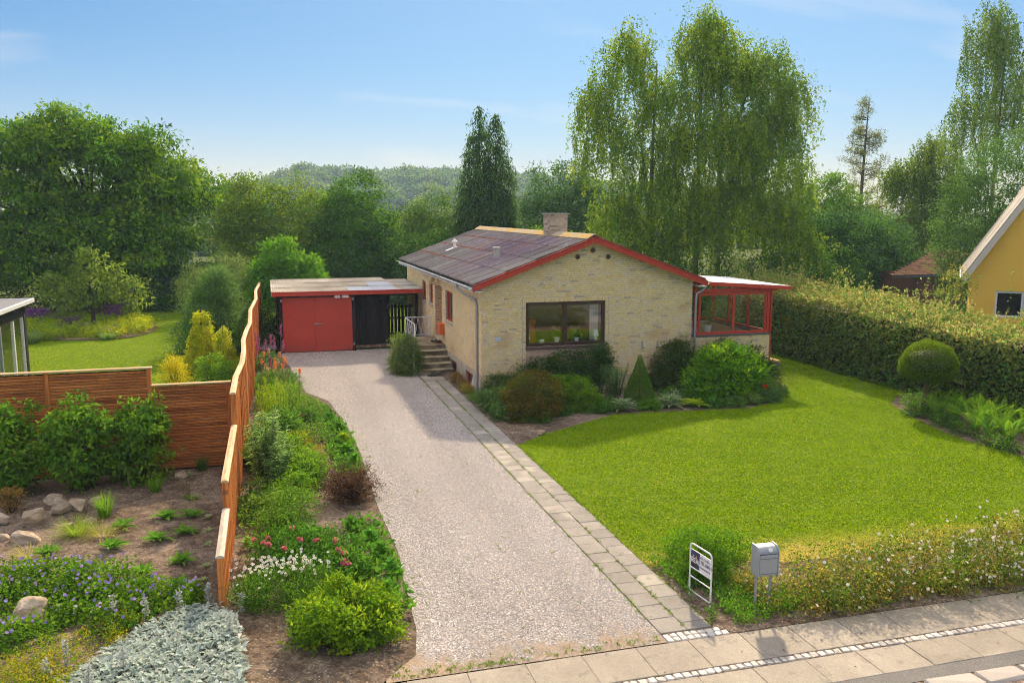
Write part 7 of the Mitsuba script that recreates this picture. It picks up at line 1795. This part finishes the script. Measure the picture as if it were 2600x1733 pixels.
shrub('ladys_mantle', 'mound of yellow lady\'s mantle left of the apple trunk', [(-9.7, 45.0, .3, .9, .7, .34), (-10.6, 45.8, .3, .7, .8, .34), (-11.6, 47.5, .3, .8, .8, .36)], 320, 16, .10, .06, [(.30, .30, .018), (.16, .20, .02), (.10, .15, .02)], 503, cr=.2, stems=False)
def mound_tuft(name, label, x, y, n, L, base, seed, fl=None, fn=0):
    t = thing(name, label, 'plant')
    part(t, 'foliage', tuft((x, y, 0), n, L, .03, .35, .6, .2, base, seed), 'leaf')
    if fl is not None:
        rng = R_(seed); P = np.array([x, y, 0]) + np.column_stack([rng.normal(0, .36, (fn, 2)), rng.uniform(L * .6, L * 1.1, fn)])
        part(t, 'flowers', leaves(P, rng.normal(0, .3, (fn, 3)) + [0, 0, 1], rng.normal(0, 1, (fn, 3)), .13, .05, shade(rng, fn, fl, .2, .06)), 'petal', kind='stuff')
mound_tuft('lavender', 'grey-green lavender mound at the left end of the neighbour flower bed', -10.6, 43.8, 520, .75, (.12, .15, .085), 504)
mound_tuft('lavender', 'low lavender mound before the yellow flowers', -7.35, 44.2, 300, .5, (.10, .14, .075), 505, (.25, .2, .4), 20)
PU = (.26, .06, .36)
mound_tuft('salvia', 'dark purple salvia cluster far left in the neighbour garden', -13.3, 52.5, 300, 1.1, (.07, .10, .03), 506, PU, 420)
mound_tuft('salvia', 'purple salvia cluster behind the lavender', -11.6, 49.2, 300, .9, (.08, .11, .03), 507, PU, 380)
mound_tuft('salvia', 'violet spiked salvia in front of the apple tree', -9.3, 46.3, 260, .8, (.08, .11, .03), 508, (.13, .06, .17), 240)
mound_tuft('salvia', 'tall purple salvia right of the apple trunk', -7.6, 47.9, 260, 1.15, (.08, .11, .03), 509, PU, 380)
shrub('cedar_bush', 'feathery blue-green conifer behind the orange fence', [(-2.3, 39, 1.3, 1.1, 1.1, 1.35), (-2.15, 39, 2.3, .75, .75, 1.0), (-2.5, 38.6, .7, 1.3, 1.2, .8), (-2.0, 39, 3.0, .4, .4, .6)], 800, 18, .22, .03, [(.075, .125, .055), (.06, .105, .055), (.095, .14, .06), (.05, .085, .045)], 511, cat='tree', cr=.32, hi=1.16, droop=.2)
conifer('golden_conifer', 'golden yellow conifer behind the low part of the slat fence', [(-2.42, 34, 2.55, .62, .8), (-2.5, 34, 1.3, .72, .7)], .05, 420, .15, [(.36, .32, .02), (.30, .29, .02), (.42, .35, .03), (.22, .24, .02)], 512, droop=.7, per=20, cr=.22)
conifer('golden_conifer', 'slim golden conifer beside the orange fence', [(-1.62, 33, 1.95, .34, .7)], .5, 200, .09, [(.26, .27, .03), (.32, .30, .03)], 513, droop=.7, per=18, cr=.18)
shrub('golden_pine', 'low orange-yellow pine peeping over the slat fence', [(-3.15, 31, .45, .45, .45, .42), (-3.2, 31, .75, .25, .25, .4)], 130, 18, .14, .012, [(.46, .33, .02), (.40, .31, .03), (.38, .26, .02)], 514, cr=.16, droop=-.6)
shrub('privet_bush', 'fresh green bush right behind the slat fence', [(-2.0, 32, .5, .5, .5, .5), (-1.5, 31.5, .4, .4, .5, .4)], 200, 14, .08, .045, [(.10, .17, .025), (.13, .20, .03)], 515, cr=.15)
shrub('oleaster_bush', 'grey-green bushy shrub behind the far end of the orange fence', [(-1.9, 47, 2.0, 1.1, 1.2, 1.9), (-2.5, 47, 1.0, 1.1, 1.2, 1.1), (-1.4, 46, 2.8, .6, .8, .9), (-3.6, 50, 1.6, 1.2, 1.2, 1.5)], 700, 20, .13, .04, [(.085, .11, .055), (.065, .095, .045), (.12, .14, .08)], 516, cr=.34)
shrub('elder_bush', 'green bush behind the fence beside the blue-green conifer', [(-1.35, 43, .8, .5, .9, .9), (-1.2, 38, .6, .35, .8, .7)], 240, 16, .11, .05, [(.07, .125, .03), (.09, .15, .035)], 517, cr=.24)
tree('hazel_tree', 'bright green young tree behind the left end of the garage', 'tree', [(.9, 46, 2.4, 1.4, 1.2, 1.5), (.6, 46, 3.5, .95, .9, 1.1), (1.9, 46, 2.5, .9, 1.0, 1.1), (-.1, 46, 2.4, .75, .9, 1.2)], (.8, 46, 0), (.8, 46, 3.2), .10, 480, 18, .22, .12, [(.085, .165, .022), (.11, .19, .024), (.065, .13, .022)], 518, cr=.34, mat='leaf_gloss', droop=-.1)
shrub('nettle_bush', 'dark green bush between the fence end and the garage', [(-.1, 42, .7, .45, .8, .8), (-.05, 39.6, .35, .3, .5, .4)], 200, 16, .11, .05, [(.04, .08, .025), (.055, .10, .03)], 519, cr=.22)
one('tarpaulin', col(xf(box(-.35, .30, 38.2, 40.2, .05, .18, .04)), lin(150, 158, 166)), 'satin', 'crumpled grey tarpaulin beside the garage wall', 'tarpaulin')
one('pine_sapling', crown([(-5.0, 24.5, 1.05, .3, .3, .55), (-5.15, 24.5, 1.5, .15, .15, .5)], 60, 14, .09, .02, [(.03, .06, .03)], 520, cr=.14)[0], 'leaf', 'dark conifer tip peeping over the slat fence', 'tree')
rng = R_(521)
# ---------------------------------------------------------------- grass
def grass(name, label, poly, n, L, W, seed, base, z=.0):
    rng = R_(seed); P2 = scatter(poly, n, rng)
    P = np.column_stack([P2, np.full(n, z)])
    f = meshkit.fbm(np.column_stack([P2 * .45, P2[:, :1] * 0]), 4, seed)
    c = shade(rng, n, base, .34, .14) * (.92 + .16 * f)[:, None]
    edge = np.clip((13.4 + (f - .5) * 1.6 - P2[:, 1]) / .9, 0, 1) * (P2[:, 0] > 5)
    c = np.clip(c, 0, 1) * (1 - .8 * edge[:, None]) + np.array([.38, .29, .10]) * (.8 * edge[:, None])
    D = rng.normal(0, .45, (n, 3)) + [0, 0, 1.0]
    band = np.sign(np.sin((P2[:, 1] + .32 * P2[:, 0]) * 2 * np.pi / 1.25))            # the mower's lanes lean the blades
    D = unit(D + band[:, None] * np.array([.28, .06, 0]))
    t = thing(name, label, 'grass', kind='stuff')
    put(t, blades(P, D, L * rng.uniform(.5, 1.2, n), W, .3, np.clip(c, .001, .8), 1), 'grass_leaf')
grass('grass', 'short mown grass of the front lawn', LAWN, 230000, .07, .019, 601, (.105, .148, .002))
grass('grass', 'mown grass of the neighbour garden', Polygon([(-16, 21.5), (-.95, 21.5), (-.8, 44), (-1, 57), (-16, 57)]).difference(ISLAND), 110000, .07, .024, 602, (.115, .155, .003))

# ---------------------------------------------------------------- the air
labels['haze'] = {'kind': 'stuff', 'label': 'thin summer haze'}
scene['haze'] = {'type': 'cube', 'to_world': T().translate([300, 760, 33.0]).scale([1500, 1350, 34.5]), 'bsdf': {'type': 'null'}, 'interior': {'type': 'ref', 'id': 'air'}}
